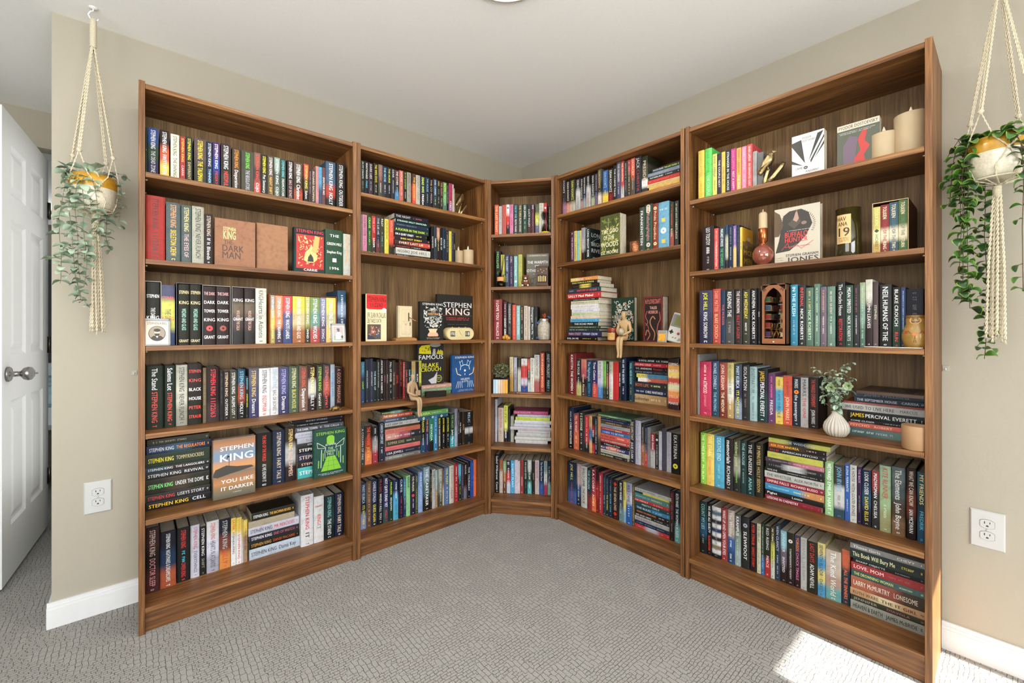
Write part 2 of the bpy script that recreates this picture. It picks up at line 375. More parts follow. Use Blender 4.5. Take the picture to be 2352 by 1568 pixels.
# ================================================================ power outlets
def outlet(M, label):
    t = empty('power_outlet', M=M); tag(t, label, 'outlet')     # local x across, y out of the wall is negative, z up
    pl = plain('white_plastic', 'c4c5c3', .3, var=.01); dk = plain('dark_slot', '222', .6)
    q = MB()
    lv = [(.0400, .0620, 0), (.0400, .0620, -.003), (.0365, .0585, -.0065)]
    vs = [(sx * a_, y_, sz * b_) for a_, b_, y_ in lv for sx, sz in ((-1, -1), (1, -1), (1, 1), (-1, 1))]
    q.add(vs, [(4 * j + e, 4 * j + (e + 1) % 4, 4 * (j + 1) + (e + 1) % 4, 4 * (j + 1) + e) for j in range(2) for e in range(4)] + [(8, 9, 10, 11)])
    q.build('cover_plate', pl, t)
    for zc in (.0195, -.0195):
        q = MB()
        pts = [(max(-.0155, min(.0155, .0195 * cos(a))), .0145 * sin(a)) for a in [2 * pi * k / 28 for k in range(28)]]
        pts = [(1.06 * x, z + zc) for x, z in pts]
        q.prism([(x * 1.07, zc + (z - zc) * 1.09) for x, z in pts], -.0067, -.006, 1)
        q.prism(pts, -.0085, -.006); o = q.build('receptacle', [pl, plain('plate_groove', '8c8d8b', .6)], t)
        q = MB(); q.box(-.0072, -.0050, -.0088, -.0084, zc + .001, zc + .0085); q.box(.0050, .0070, -.0088, -.0084, zc + .002, zc + .0080)
        q.prism([(.0032 * cos(a), zc - .0065 + max(-.0015, .0032 * sin(a))) for a in [2 * pi * k / 12 for k in range(12)]], -.0088, -.0084)
        q.build('slots', dk, o)
    q = MB(); q.lathe([(.003, 0), (.003, .002), (.0015, .0026), (.0001, .0026)], 12, T=Matrix.Translation((0, -.0065, 0)) @ Matrix.Rotation(pi / 2, 4, 'X')); q.build('screw', pl, t)
outlet(Matrix.Translation((-.113, YW, .457)), 'white double outlet on beige wall between white baseboard and eucalyptus planter')
outlet(Matrix.Translation((XW, .048, .447)) @ Matrix.Rotation(-pi / 2, 4, 'Z'), 'white double outlet on wall beside the fifth bookcase, below variegated trailing plant')

# ================================================================ bookcases
PIN = plain('zinc_pin', 'd8d4c8', .3, .8)
pinq = MB(); pinq.lathe([(.0001, 0), (.0032, 0), (.0032, .007), (.0001, .008)], 8, T=Matrix.Rotation(pi / 2, 4, 'Y')); PINM = pinq.mesh('shelf_pin', PIN)
BT, BD, BH = .018, .279, 2.02
LAB = {'LL': 'tall walnut bookcase by the door, its books mostly by one author', 'L2': 'walnut bookcase standing second from the door, alarm clock on its third shelf',
       'C': 'narrow walnut bookcase set slantwise across the room corner', 'R2': 'walnut bookcase with amber candle jar and handheld game on its third shelf',
       'RR': 'tall walnut bookcase with wine-bottle jar and vase, by the sunlit carpet patch'}
for case in CASES:
    W = CASES[case][2] - .0015; t = empty('bookcase', M=CM(case)); tag(t, LAB[case], 'bookcase', 'walnut bookcases round the corner')
    for x0 in (0, W - BT):
        q = MB(); q.bevbox(x0, x0 + BT, 0, BD, 0, BH, .0008); q.build('side_panel', WOOD[2], t)
    q = MB(); q.bevbox(BT, W - BT, .0015, BD - .006, BH - .008 - BT, BH - .008, .0008); q.build('top_board', WOOD[0], t)
    q = MB(); q.bevbox(BT, W - BT, .0005, BD - .006, SH[case][5] - BT, SH[case][5], .0008); q.build('bottom_board', WOOD[0], t)
    q = MB(); q.bevbox(BT, W - BT, .016, .030, 0, SH[case][5] - BT, .0008); q.build('plinth', WOOD[0], t)
    q = MB(); q.box(.006, W - .006, BD - .006, BD - .002, .02, BH - .01); q.build('back_panel', WBACK, t)
    for i in range(5):
        z = SH[case][i]
        q = MB(); q.bevbox(BT + .001, W - BT - .001, .001, BD - .010, z - BT, z, .0008); o = q.build('shelf', WOOD[0], t)
        for x0, r_ in ((BT, 0), (W - BT, pi)):
            for y_ in (.03, BD - .045):
                p = bpy.data.objects.new('shelf_pin', PINM); COL.objects.link(p); p.parent = o; p.location = (x0, y_, z - BT - .004); p.rotation_euler = (0, 0, r_)
    q = MB()     # drilled rows of peg holes
    for x0, sg in ((BT, 1), (W - BT, -1)):
        for y_ in (.03, BD - .045):
            for k in range(58):
                z = .16 + k * .032; a0 = x0 + sg * .0002
                q.add([(a0, y_ + .0016 * cos(e), z + .0016 * sin(e)) for e in [2 * pi * j / 6 for j in range(6)]], [tuple(range(6))])
    o = q.build('peg_hole', plain('hole_shadow_brown', '2a1a0e', .9), t); o['kind'] = 'stuff'

for k, (M_, lb) in enumerate(((Matrix.Translation((-.006, YW, .935)), 'tiny clear adhesive hook on the wall just beside the door-side bookcase'), (Matrix.Translation((XW, .146, .975)) @ Matrix.Rotation(-pi / 2, 4, 'Z'), 'tiny white adhesive hook on the wall beside the fifth bookcase'))):
    t = empty('adhesive_hook', M=M_); tag(t, lb, 'hook'); q = MB(); q.bevbox(-.009, .009, -.003, 0, -.008, .012, .001); q.build('backing', plain('clear_grey_plastic', 'aaa69b', .3), t)
    q = MB(); q.tube([(0, -.003, 0), (0, -.008, -.003), (0, -.010, .003)], .0018, 6); q.build('hook_arm', TRIM, t)

# ================================================================ books
# '#' case shelf crop-x crop-y crop-scale then 's' setback, or 'b' two points where spines meet the shelf
# upright: left right top cover text;  '=': lying: left right top bottom cover text;  '*' starts a pile (height it stands on)
DATA = '''
# LL 0 310 260 8.711 s .06
205 245 275 232 6c6:N
260 470 278 25a/354/336 fff:STEPHEN_KING|ddd:THE_DEAD_ZONE
500 685 322 322/d52/fc2 fff:STEPHEN_KING|fff:FIRESTARTER
715 888 408 eec 333:STEPHEN_KING|333:THE_SHINING
903 1008 460 b33 fc4:STEPHEN_KING|fbb:CARRIE
1022 1150 460 343 fd3:STEPHEN_KING|ca7:DIFFERENT
1185 1428 488 655/443 fd3:STEPHEN_KING|fd3:THE_TALISMAN
1435 1552 560 235 eee:STEPHEN_KING|adf:THINNER
1560 1700 570 537/24a/334 fff:STEPHEN_KING|c33:MISERY
1720 1925 595 433/332/444 fff:STEPHEN_KING|e43:NEEDFUL
1945 2115 680 543 e93:STEPHEN_KING|eee:Desperation
2127 2380 732 554 7d4:STEPHEN_KING|bbc:THE_REGULATORS
# LL 0 560 300 8.711 s .06
205 338 430 865/644/d43 e43:STEPHEN_KING|fff:CUJO
345 472 470 332 fe4:STEPHEN_KING|eee:Pet_Sematary
475 602 495 654 eee:STEPHEN_KING|eb4:NIGHT_SHIFT
610 725 530 8a9/565/676 fff:STEPHEN_KING|fff:CUJO
728 842 555 354 7cd:STEPHEN_KING|ddd:DREAMCATCHER
865 1000 585 322 fff:STEPHEN_KING|caa:BAG_OF_BONES
1003 1180 630 654/432/b42 fff:STEPHEN_KING|fff:Christine
1200 1298 662 d43/653/322 fd4:STEPHEN_KING|eee:Salem
1302 1352 765 433 bab
1354 1434 770 544 cb9:RICHARD_BACHMAN
1438 1500 707 c88 a55
1505 1562 725 4ad/457 246
1565 1636 735 744 eee:DOCTOR_NO
1640 1838 606 468/468/b32/222 eee:STEPHEN_KING|fff:HOLLY
1850 2032 640 222 ddd:STEPHEN_KING|ddd:OUTSIDER
# LL 1 310 430 8.711 s .025
213 606 148 b42315 311:STEPHEN_KING|311:11/22/63
622 915 290 566 d96:STEPHEN_KING|eb3:SKELETON_CREW
925 1135 352 566 dc8:STEPHEN_KING|daa:THE_EYES_OF
1142 1385 372 aa9 222:STEPHEN_KING|222:NEVER_FLINCH
1392 1560 525 322 cba:STEPHEN_KING|ddd:If_It_Bleeds
# LL 1 560 470 8.711 s .03
1632 1985 482 265539 -eee:THE|-eee:GREEN_MILE|-eee:Stephen_King|-eee:#|-eee:1996
1990 2138 580 b9bab0 c95
# LL 2 310 630 8.711 s .03
210 510 155 221 -eee:STEPHEN|-eee:KING|ddd:THE_DARK_TOWER_III
518 802 208 557/cc4/cc4/458 -d55:STEPHEN|-d55:KING|554:THE_DRAWING
865 1095 195 221 -dc9:STEPHEN|-dc9:KING|9cb:WIZARD_AND_GLASS|-dc9:GRANT
1100 1325 205 221 -dc9:STEPHEN|-dc9:KING|9cb:WIZARD_AND_GLASS|-dc9:GRANT
1362 1622 240 322 -daa:THE_DARK|-eee:DARK|-eee:TOWER|-eee:KING|-e33:@|-eee:GRANT
1630 1895 250 322 -daa:THE_DARK|-eee:DARK|-eee:TOWER|-eee:KING|-832:@|-eee:GRANT
1948 2178 268 322/765/544/333 -eee:KING|ca9:WOLVES_OF_THE_CALLA|-eee:GRANT
2190 2400 280 322/765/544/333 -eee:KING|ca9:WOLVES_OF_THE_CALLA|-eee:GRANT
# LL 2 560 640 8.711 s .03
230 456 188 ddc/cccbc4/ddc 533:KING|444:Hearts_in_Atlantis
533 625 325 a98/fb4/a95 eee:STEPHEN_KING|fe8:GUNSLINGER
630 782 333 e85/e85/545 fff:STEPHEN_KING|fff:THE_DRAWING
787 968 340 d44/669/458 eee:STEPHEN_KING|eee:WASTE_LANDS
975 1225 348 dc1/cb8/a63 fff:STEPHEN_KING|ddd:WIZARD_AND_GLASS
1230 1325 360 bb4/aa5/443 eee:STEPHEN_KING|eee:WIND
1330 1525 368 795/698/b44 fff:STEPHEN_KING|eee:WOLVES
1530 1645 375 88a/657 eee:STEPHEN_KING|ddd:SONG
1648 1840 380 ec4/bb8/eb5 eee:STEPHEN_KING|eee:DARK_TOWER
1875 2045 235 257/89b/346/68a cde
# LL 3 325 820 4.8 b 45 800 2130 560
45 245 102 232 fff:The_Stand|d43:STEPHEN_KING
250 376 97 232 fff:Salems_Lot|d43:STEPHEN_KING
380 508 88 bba/ccb/998 222:STEPHEN_KING|222:NEVER_FLINCH
512 670 78 322/221 -e43:STEPHEN|-e43:KING|-fff:BLACK|-fff:HOUSE|-e43:PETER|-e43:STRAUB
676 716 118 764 986
718 862 114 311/211/433 e23:STEPHEN_KING|e23:11/22/63
864 904 152 222 555
906 970 150 322 eca:STEPHEN_KING|ddd:OUTSIDER
972 1056 152 443 ddd:STEPHEN_KING|ddd:SALEMS_LOT
1060 1146 136 257/a42/222 8bc:STEPHEN_KING|eee:HOLLY
1148 1181 216 222 7cd:ELEVATION|dd3:STEPHEN_KING
1186 1291 132 667/557/447 db6:STEPHEN_KING|ddd:Dreams
1295 1418 126 e4e4e6 333:STEPHEN_KING|c33:INSOMNIA
1420 1511 116 dcdce0 8ab:STEPHEN_KING|666:BAG_OF_BONES
1515 1622 116 558/447 aad:STEPHEN_KING|eee:Dreams
1625 1736 106 565 dda:STEPHEN_KING|cc6:BLACK_HOUSE
1738 1836 101 754/865 d54:STEPHEN_KING|eee:Desperation
1838 1927 96 422/ccc/322 fe9:STEPHEN_KING|eee:BILLY
1930 2001 91 443 9c5:STEPHEN_KING|ddd:Gerald
2003 2081 86 544/b54/433 c77:STEPHEN_KING|e55:Carrie
2083 2131 82 9ab 47a:STEPHEN_KING
2135 2216 112 211 a76:A_GOOD_MARRIAGE
# LL 4 325 950 4.8 b 55 1078 1880 690
* 0
= 60 745 290 362 443 998
= 55 765 365 455 347/368/235 eee:STEPHEN_KING|f93:THE_REGULATORS
= 45 752 458 602 343 fe3:STEPHEN_KING|cb8:TOMMYKNOCKERS
= 30 748 605 662 356/433/333 eee:STEPHEN_KING|eee:THE_LANGOLIERS
= 32 740 664 738 333 ddd:STEPHEN_KING|ddd:REVIVAL
= 45 750 740 905 332/543/332 8e8:STEPHEN_KING|ddd:UNDER_THE_DOME
= 40 755 907 992 333 c44:STEPHEN_KING|ccc:LISEYS_STORY
= 50 765 995 1080 222 fc3:STEPHEN_KING|eee:CELL
1262 1442 225 222/332/222 e43:THE_END_OF_THE_WORLD|ddd:AS_WE_KNOW_IT
1445 1582 190 235 dcb:STEPHEN_KING|cba:FAIRY_TALE
1585 1702 152 432/bbb/322 fd8:STEPHEN_KING|dba:BILLY_SUMMERS
* 0
= 1660 2225 66 104 223 9ab:SHORT_STORIES
= 1680 2215 106 144 222 ccc
= 1690 2225 147 205 667 eee:THE_DARK_TOWER|ddd:V.__THE_CALLA
= 1690 2225 207 268 ccd 888
= 1715 2225 270 334 bbc 888:Stephen_King
= 1715 2180 336 372 444 eee:STEPHEN_KING
= 1718 2180 375 447 222 eee:STEPHEN_KING
= 1720 2190 449 540 335 cba:STEPHEN_KING
= 1720 2180 542 602 322 dba:STEPHEN_KING
= 1722 2200 605 725 3bb eee:STEPHEN_KING
# LL 5 325 1110 4.8 b 55 1222 1115 850
40 202 505 422/211/522 ca9:STEPHEN_KING|c88:DOCTOR_SLEEP
206 382 548 223/246/b52 eee:STEPHEN_KING|ddd:NIGHTMARES_&_DREAMSCAPES
390 535 505 222 c33:STEPHEN_KING|5bc:~|c33:OWEN_KING
540 548 470 bbb 888
550 640 466 ccd b33:STEPHEN_KING|556:EVERYTHINGS
644 712 480 222 ddd:STEPHEN_KING|998:SHIFT
718 856 425 ddd/dde/aab b33:STEPHEN_KING|445:HEARTS_IN_ATLANTIS
860 982 402 223/843/d82 bbb:STEPHEN_KING|c43:BILLY
987 1042 388 ec3/eee/eee c33:LATER|333:STEPHEN_KING
1045 1106 382 ec3/eee/eee c93:JOYLAND|c33:STEPHEN_KING
1109 1121 395 ec3/ddd a66
1124 1168 405 ec3/a86/a86 622:COLORADO_KID
* 0
= 1213 1690 305 392 332 eee:STEPHEN_KING|fb4:THE_BACHMAN_BOOKS
= 1178 1685 412 480 bba887 998:STEPHEN_KING
= 1178 1735 495 583 ccd 334:STEPHEN_KING|c33:MR_MERCEDES
= 1190 1735 585 657 334 eee:STEPHEN_KING|b66:END_OF_WATCH
= 1188 1740 659 733 221 c95:STEPHEN_KING|b53:DANSE_MACABRE
= 1188 1750 735 850 bcd 434:STEPHEN_KING|333:Duma_Key
# LL 5 325 1110 4.8 b 1760 705 2225 560
1758 1896 138 dddde0 b22:STEPHEN_KING|222:IT
1900 2011 150 dcdcdc c33:KING|888:IT|-a22:~
2015 2128 146 133/244/122 8bb:STEPHEN_KING|ddd:THE_STAND
2132 2226 112 124 cba:STEPHEN_KING|dca:FAIRY_TALE
# L2 0 820 360 8.11 s .05
75 142 62 232 bcc:IN_MY_DREAMS|999
145 216 78 112 eee:WAYWARD|6bd:PINES
218 298 108 434 ccc:DARK_LIES|aaa
310 396 112 221 dc4:THE_WIFE_STAYS|ccc
400 476 140 876/654/554 c66:THE_HOUSE|ccc
478 562 168 235/334 9cd:THE_NICHE|ccc
565 637 190 222 cd4:THE_NURSE|ccc
640 706 212 334 ccc:DEAR|ccc
708 786 240 633/333/48b ddd:THE_OTHER|9cd
788 863 250 c65 fcb:HOUSE|fba
870 927 265 221 9b5:IN_MY_BASEMENT|ccc
929 1008 285 998 756:ANGEL|655
1032 1096 310 643/e52/e42 fc5:THE_DISCOVERY
1098 1174 336 bba 666:PATIENT|555
1180 1272 356 236/223 df3:DEAD_WIFE|fff:FREIDA
1275 1347 372 234 8bd:THE_HOUSE|bbb
1350 1416 400 222 ca7:THE_CO|b9a:FREIDA
1420 1492 405 346/344 bde:DARK_CORNERS|ccc
1495 1546 430 332 fc3:HER|ccc
1548 1601 452 433 c98:THE_SILENT|ccc
1603 1672 470 696/6a5/586 df5:RUTH|ded
1675 1706 490 222 ddd
1710 1776 490 b36/b35/a69 b36|eee:STACY
1778 1801 512 ccb 888
1802 1819 590 ba9 987
# L2 1 820 470 8.11 s .05
74 92 182 888 555
100 186 182 d8a 524:LOCK_EVERY_DOOR|725
194 271 205 353 9e4:CRAVE|9e4
275 352 208 c22/b22/433 f99:THE_LAST|eee:SAGER
358 431 215 445/334/733 bbb:THE_LIE_HE|6ac
435 502 235 443 ddc:RILEY|6cc
515 592 262 dc1 665:HOME_BEFORE_DARK|776
600 682 276 d42/d42/332 b99:HOUSE|c33
* 0
= 698 1325 92 182 223 bbb:THE_NIGHT|c66
= 722 1362 192 262 122 bed:STRANGE_SALLY_DIAMOND
= 700 1335 266 345 235 789
= 690 1332 350 440 243 cd6:A_FLICKER_IN_THE_DARK
= 685 1300 445 528 223 fff:ON_A_QUIET_STREET|dd3
= 700 1355 531 598 323 ed3:SHES_NOT_SORRY
= 692 1355 600 688 533/933/c43 edb:EVERY_LAST_LIE
= 700 1300 691 742 322 e54:~|eee
= 728 1365 745 863 ccccc4 444:NOS4A2|444:JOE_HILL
= 720 1360 866 922 333 ccd:DEAR_MEN|db3
1385 1432 402 222 ccc:REMEMBER
1435 1486 402 345 ddd:NINTH
1487 1541 426 c87/322/322 dd5
1543 1596 441 222 ddd:BOOK_OF
1598 1651 431 235 bdd:HOUSE
1653 1711 472 333 a98
1712 1761 492 dc2 aa4
1763 1801 502 445 889
1803 1828 522 222 bb9:HORROR
# L2 3 820 785 8.11 b 75 1150 1150 1020
75 142 372 48a/346/358 6cd:DAVID|ad4:LIGHT
146 164 320 222 444
166 212 322 345 cde:RIVERS_SOLOMON
214 244 315 334 555
246 301 312 446 bbc:APARTMENT
303 366 376 233 bde:THE_BOOK_OF
368 427 332 333 ccc
429 491 312 222 eee:ANATHEMA|eee:NICK_ROBERTS
493 541 346 322 a57:NIGHT
543 587 342 433 a98:PRINCESS
590 661 352 222 ddd:FALL_OF_HOUSE|ccc
663 713 346 443 b98:THE_HOUSE
715 781 388 411 b33:DEVIL
783 851 332 421/311 b43
856 890 372 c32 eee
892 951 377 433/533 d66:DARK_HOUSE
954 1006 366 222 9dd:DARK_MATTER
1020 1091 362 b95/5bb/454 39b:ONE
1095 1151 372 322 ddd:BLAKE
1154 1201 352 bb3/aa3/222 ee5:UPGRADE
* 0
= 1200 1762 790 860 c98 fdb:~|fdb
= 1200 1760 872 930 7a7 ded:~|cdc
= 1200 1745 932 998 685 bcb
2232 2322 442 322 caa
# L2 4 820 910 8.11 b 75 1280 2200 860
65 141 558 455 ccc:A_COLUMN_OF_FIRE
148 277 555 433/b42/f84 f63:THE_FIREMAN|fb4:JOE_HILL
288 388 562 333/aaa/b34 ddd:~|fbb
405 516 485 223/334 cde:CARRION_COMFORT|cde
* 0
= 445 1015 260 312 354/8aa/443 ee9:PASSENGERS|dd4
= 475 1030 318 392 d72/c42 fff:THE_MARTIAN|fcb:ANDY_WEIR
= 495 1100 395 475 568/455 ddd
= 518 1170 480 560 bbbbb8 333:LET_HIM_IN|777
= 520 1165 564 602 432 766
= 520 1175 605 692 d76/c64 a54:THE_LAST_THING
= 525 1190 694 815 d98/b56/334 edd:~|ddd
= 545 1190 820 935 443 a97:SUMMER_SONS|bbb
= 525 1175 943 1020 d66 a33:~|b33
= 525 1180 1024 1118 334 ddd:LISA_JEWELL|889
= 525 1180 1120 1195 888/777 ddc:~|dc9
1190 1272 382 222/222/257 dd5:STRANGER|eee
1275 1341 402 336 e93:THE_END|ccc
1345 1426 382 286/286/222 cec:NEVADA
1430 1501 352 28b cef:~|fff
1505 1566 392 443 cd5:BLAKE|ddd:THE_GOOD_SAMARITAN
1585 1641 382 222 fe3:JOHN_MARRS|ddd
1662 1726 376 222 dd4:JOHN_MARRS|ddd
1740 1816 322 243/243/2ab 9b7:THE_VALLEY|fff:John_Marrs
1820 1874 230 889/9ab 778
1878 1906 262 322 ddd
1907 1946 292 222 eee:THE_TWIN
1960 2006 292 432 c96:ROSE
2010 2160 288 222/222/222/ccc/222/222 bcd:RELIC|666
* .186
= 1138 1695 182 270 6a5 de5:ALASKA|cdc
= 1130 1695 275 352 368 fff:@_@_@
# L2 5 820 1040 8.11 b 75 1430 2200 800
64 172 580 457/234/89c bcd:MARY_KUBICA|dd4:ITS_NOT_HER
172 270 532 864/753 da9:~
260 382 512 235 dde:CHARLIE_DONLEA|ed4:GUESS_AGAIN
390 482 464 222 944:MR_A_RAO|ddd:WHEN_I_KILL_YOU
485 592 452 336/337/355 fff:NOT_QUITE_DEAD_YET|c35:HOLLY
600 666 526 243 cd5:MURDER|ddd:BENJAMIN
675 771 512 236/4ad/4ac fff:~|257:~
782 862 472 224 cde:CURTIS|b45:~
865 914 482 38a/246 dd4:~|ddd
915 992 426 8c8 243:BREAK|8c8
1000 1082 412 324 dda:THE_MURDER|e44:@|dde
1085 1136 412 454 998:DEEP|bb5:~
1140 1226 346 68b/8ad/8ad cdf:ENERGY|ccf
1240 1356 272 8ab/577/222 eee:THE_CARETAKER
1358 1397 332 322 dc8:~|db8
1400 1462 312 bbb 444:BABY_TEETH|777
1465 1502 322 9bb/b85 ddd
1518 1592 302 aa9/887/554 ddd:~
1594 1622 292 843/cb9 ca9
1628 1716 272 57a cd3:HAIL_MARY|ddd:~
1720 1802 242 ccb 944:~|943:SAGER
1803 1886 216 b12 dcc:~|dbb:~
1888 1941 216 5ac/244/233 6cd:CALLING_GIRLS|dd4
1943 1986 216 445 a9b
1990 2048 206 322/211/778 bbb:NICHE|a33
2052 2112 182 223 ddd:THE_THURSDAY
2112 2170 152 15b 38d
2171 2226 132 e62 d52
# C 0 1120 400 5.6 s .04
90 141 396 d52 fca:THE_LAST_FLIGHT
145 183 412 bbb 888:~
186 239 398 c54 933:~|833
241 281 392 eee/d22/222 333:@|a11|ddd
285 331 392 d7a a35:MIND|925:CRETE
335 389 386 444 5bc:ONE_BY_ONE|ddd:RUTH_WARE
393 446 388 554 cb6:THE_TURN|ccc:RUTH_WARE
453 506 386 354 ddd:LISA_JEWELL|9cb
510 558 386 333/333/522 ccc:LUCY_FOLEY
562 601 383 634 ccd:SHE|c55
612 661 386 564/cc2/668 664:~|ddd
663 721 374 ccb 777:JUST|888
722 763 371 c22 ddd:@|ecc
780 818 400 222 dd3:~
# C 1 1120 400 5.6 s .08
100 161 982 222 8c7:FIREKEEPER|6a5
172 218 1036 dd3 775
225 276 1042 457 ccd:THE_COLDEST|ccd
280 330 1042 435 b9a:GIRL|a9b:~
338 386 1054 7bb eee:~|eee:@
394 444 1034 bb4 776:~|665
# C 2 1120 660 6.03 s .06
80 202 166 933 edd:I_LOVE_YOU|ecc:WALLACE
217 270 196 433 fab:~|fff:GHOST_GIRL
278 333 212 444 bbb:CONSEQUENCES_OF|888
342 393 240 d42 e85:~
398 451 252 8bb dee:~
456 496 256 332 b85:A_BIG_NATE|bbb
503 553 256 cba 333:JUSTICE|333:MICHAEL_LANG
558 591 266 cba 655:~
595 646 262 344 ddd:Demagogue|ddd:Meet_Me
650 690 262 222 555:WITNESS
# C 3 1120 660 6.03 b 300 1420 870 1440
305 356 962 dc9/c92 775:~|985
362 406 968 bbc/99a 556:THE_VILLE
416 461 976 332/ccb/ccb 776:~|665
466 551 986 ddd/c22/c22/ccd/25a b55:~
556 589 992 d54/432/ccc ddd:WASTED
592 646 976 ddc 333:ACCELERATE|777
646 721 932 ccc/ccb/b55 655:ECONOMIC_HISTORY|666
727 791 902 c43 fc8:NORWEGIAN_WOOD
802 882 897 122 bbb:ANDY_PROLBOT|9bb:MARY
# C 4 1120 900 5.6 b 90 640 320 635
75 101 92 ccd 999
106 130 184 643/48b/322 ddd
133 206 202 cba b44:MEN_WHO_HATE_WOMEN|a44
209 259 172 dd2/dd2/222 443:RISE_OF_KYLIE|eee:ERIC_BARKER
264 291 202 223 885
296 336 312 aa9 776
# C 4 1120 900 5.6 b 350 655 780 672
* 0
= 335 778 190 234 b47 d9a:THE_RADLEYS|c79
= 384 808 238 270 bbc ccd
= 360 800 272 314 cd2 774:THE_SIXTH_EXTINCTION|885
= 348 818 328 372 cccdd4 bbc
= 340 800 378 416 bbc ccc
= 292 818 424 464 bbbcc4 c88
= 390 810 480 514 bbb aaa
= 370 808 517 566 bbb aaa
= 348 816 568 608 cccbc4 bbb
= 358 772 612 652 ccc bbb
# C 5 1120 900 5.6 b 85 1295 805 1315
80 151 802 222 eee:Isabel_Wilkerson|eee:Caste
152 194 867 b52/cba/cba 776:Educated|a98
198 241 887 8a7/a63/743 ddc:~
245 293 882 334/c23/bcd eee:IJS|fdd:KANSAS_CITY
297 349 880 3ad cef:ROBERT_PLANT
350 389 872 dcd 999:~|855
390 416 886 dcc 999
420 463 872 a33 522:~|ecc
466 511 880 233 ccb:THE_GOOD_SISTER|587
513 566 872 bbb/354/5bb eee:THE_MOTHER_IN_LAW|eee
572 606 892 322 998:NIGHT
610 663 877 cbb a45:THE_HOUSEWIFE|966
668 721 882 135/135/26b ccd:The_Family_Next_Door|a44
725 769 887 9bb/eee/c36 578:MYSTERY|333
772 812 886 234/234/7ba cdd:To_Kill_a_Moonlight
# R2 0 1275 330 7.84 s .05
118 194 660 333/333/a79 ddd:KOONTZ|a79
200 269 682 322/322/d97 ddd:DEAN_KOONTZ|d99:VOICE
273 360 660 443/443/ccb dd6:DEAN_KOONTZ|b75:LIGHT
372 457 645 334/ccc/bbb ddd:DEAN_KOONTZ|888:WHISPERS
458 505 625 322/322/a88 ddd:DEAN_KOONTZ|ca6:TICK
506 556 598 333/335/999 ddd:DEAN_KOONTZ|8bc:ICEBOUND
560 637 580 222/bbb/bbb ddd:DEAN_KOONTZ|b76:MR_MURDER
650 716 565 222/333/9a9 ddd:DEAN_KOONTZ|cb5:FEAR
718 766 545 434/434/656 99a:DEAN_KOONTZ|99c:SANCTION
769 833 468 665/443/dcb cb7:DEAN_KOONTZ|eee
855 957 500 36a/36a/ec1 9bd:DEAN_KOONTZ|dc2:~
959 1046 470 332/332/721 ddd:DEAN_KOONTZ|b33:ODD
1050 1106 400 333 ddd:THE_CORPSE_TALKS
1110 1182 345 667/557 ccd:THE_HUSBAND|ccd
1186 1242 325 c44/c44/ccc fdb:THE_HAUNTING|333
1244 1302 320 444 bbb:~|99a
1306 1361 300 b44/543/543 eda:~
1365 1436 273 d53/654 ccb:EXORCIST|aaa
1440 1552 245 333/234 bbb:JACK|944:CHRISTIE
1560 1666 248 332/554/554/eee/444 cba:PRESIDENT
* 0
= 1745 2245 325 385 344 ccd:TAYLOR_ADAMS|cd3:THE_LAST_WORD
= 1670 2245 405 465 789 aab
= 1690 2245 468 525 333 ddd:FATHERLAND|ddd
= 1665 2245 545 610 c32 e65
= 1660 2245 622 680 db7 985:~
= 1692 2245 688 745 eb3 a63:~|a53
= 1665 2245 768 815 ddd 633:MIND_MOVES_BODY
# R2 1 1275 450 7.84 s .05
286 336 645 636 dc5:A|ecd:THE_REPLACEMENT
342 388 636 dc4 553:~|333:THE_DISAPPEARING
391 436 635 8cc 356:~|335
438 470 626 dc3 733:~
474 535 582 99a/aaa/433 777:JODI|ddd
560 632 592 233 eee:LONG_BRIGHT_RIVER
1520 1614 218 454 ddd:FRANKENSTEIN
1616 1756 168 354 cba:@_@|b88:WutheringHeights|cba:@
1760 1857 150 932 cc9:@|dc9:Pride_Prejudice|cc8:@
1862 2058 130 6ac -cdd:~|-eb4:#|-eee:@|-eb4:#
2068 2138 118 443/443/a54 d64:~|cb9:BABEL
2150 2226 100 444 cdb:~|ccb:NESTLINGS
# R2 2 1275 610 7.84 s .035
* 0
= 283 765 188 250 db4/d83/d83 ddd:THE_WEATHER|dc9
= 290 760 258 312 222 dd7:DISSECTION_OF_A_MURDER
= 300 800 318 385 322/dc3/322 543:~
= 230 820 395 478 345/344/256 aab|e45:ANATOMY_OF_AN_ALIBI
= 225 822 482 578 c22 eee:SALLY|fff:Mad_Mabel
= 300 780 580 618 322 ddd:~
= 290 810 622 682 cca 443:~|654
= 285 780 686 768 ddd a88:~
= 300 800 772 820 dde 546:~|446
= 300 795 824 890 cca 6a4:SENSIBLE_MAN|886
= 282 798 895 945 dcb d93:HEAVE|d94
= 277 790 950 1005 4ad 346:~
= 300 775 1008 1076 233 eee:THE_ECHO_MAN
= 245 812 1078 1122 453/343 ccb:~
= 236 790 1124 1168 244 ddd
= 235 835 1172 1266 335 c9a:MAIN_STREET|ccf:TIFFANY_CROW
= 205 760 1270 1335 211 ddd:EVIL_IN_ME|cb5
# R2 3 1275 780 7.84 b 245 980 1410 1120
246 378 240 822 dcc:KRISTIN|eee:THE_WOMEN
381 466 346 233/333/bb6 ccc:THE_FOUR|ccc
470 562 350 c76/b56/322/544 b44:~|dca:Great_Alone
566 667 366 246 9bc:The_Nightingale|49b:KRISTIN
669 757 376 336/437/d43 eee:True_Colors|e98:KRISTIN
766 856 376 ccc/ccd/48c 777:KRISTIN|8ac:HANNAH
858 917 382 7b4/7b4/443 585:~
920 970 392 322/922/333 ddd:~
976 1038 392 bb9/eee/ddc 444:~
1041 1141 396 d21b1b a22:~
1145 1190 402 333 ddd:WE_ARE_ALL
1193 1278 322 124 cde:WE_ARE_THE_SECRETS|cde
1330 1408 384 245 9dd:YOULL_NEVER_KNOW|bb5
* 0
= 1485 2110 215 285 222 cdd:A_FATAL_AFFAIR|ddd:A.R._TORRE
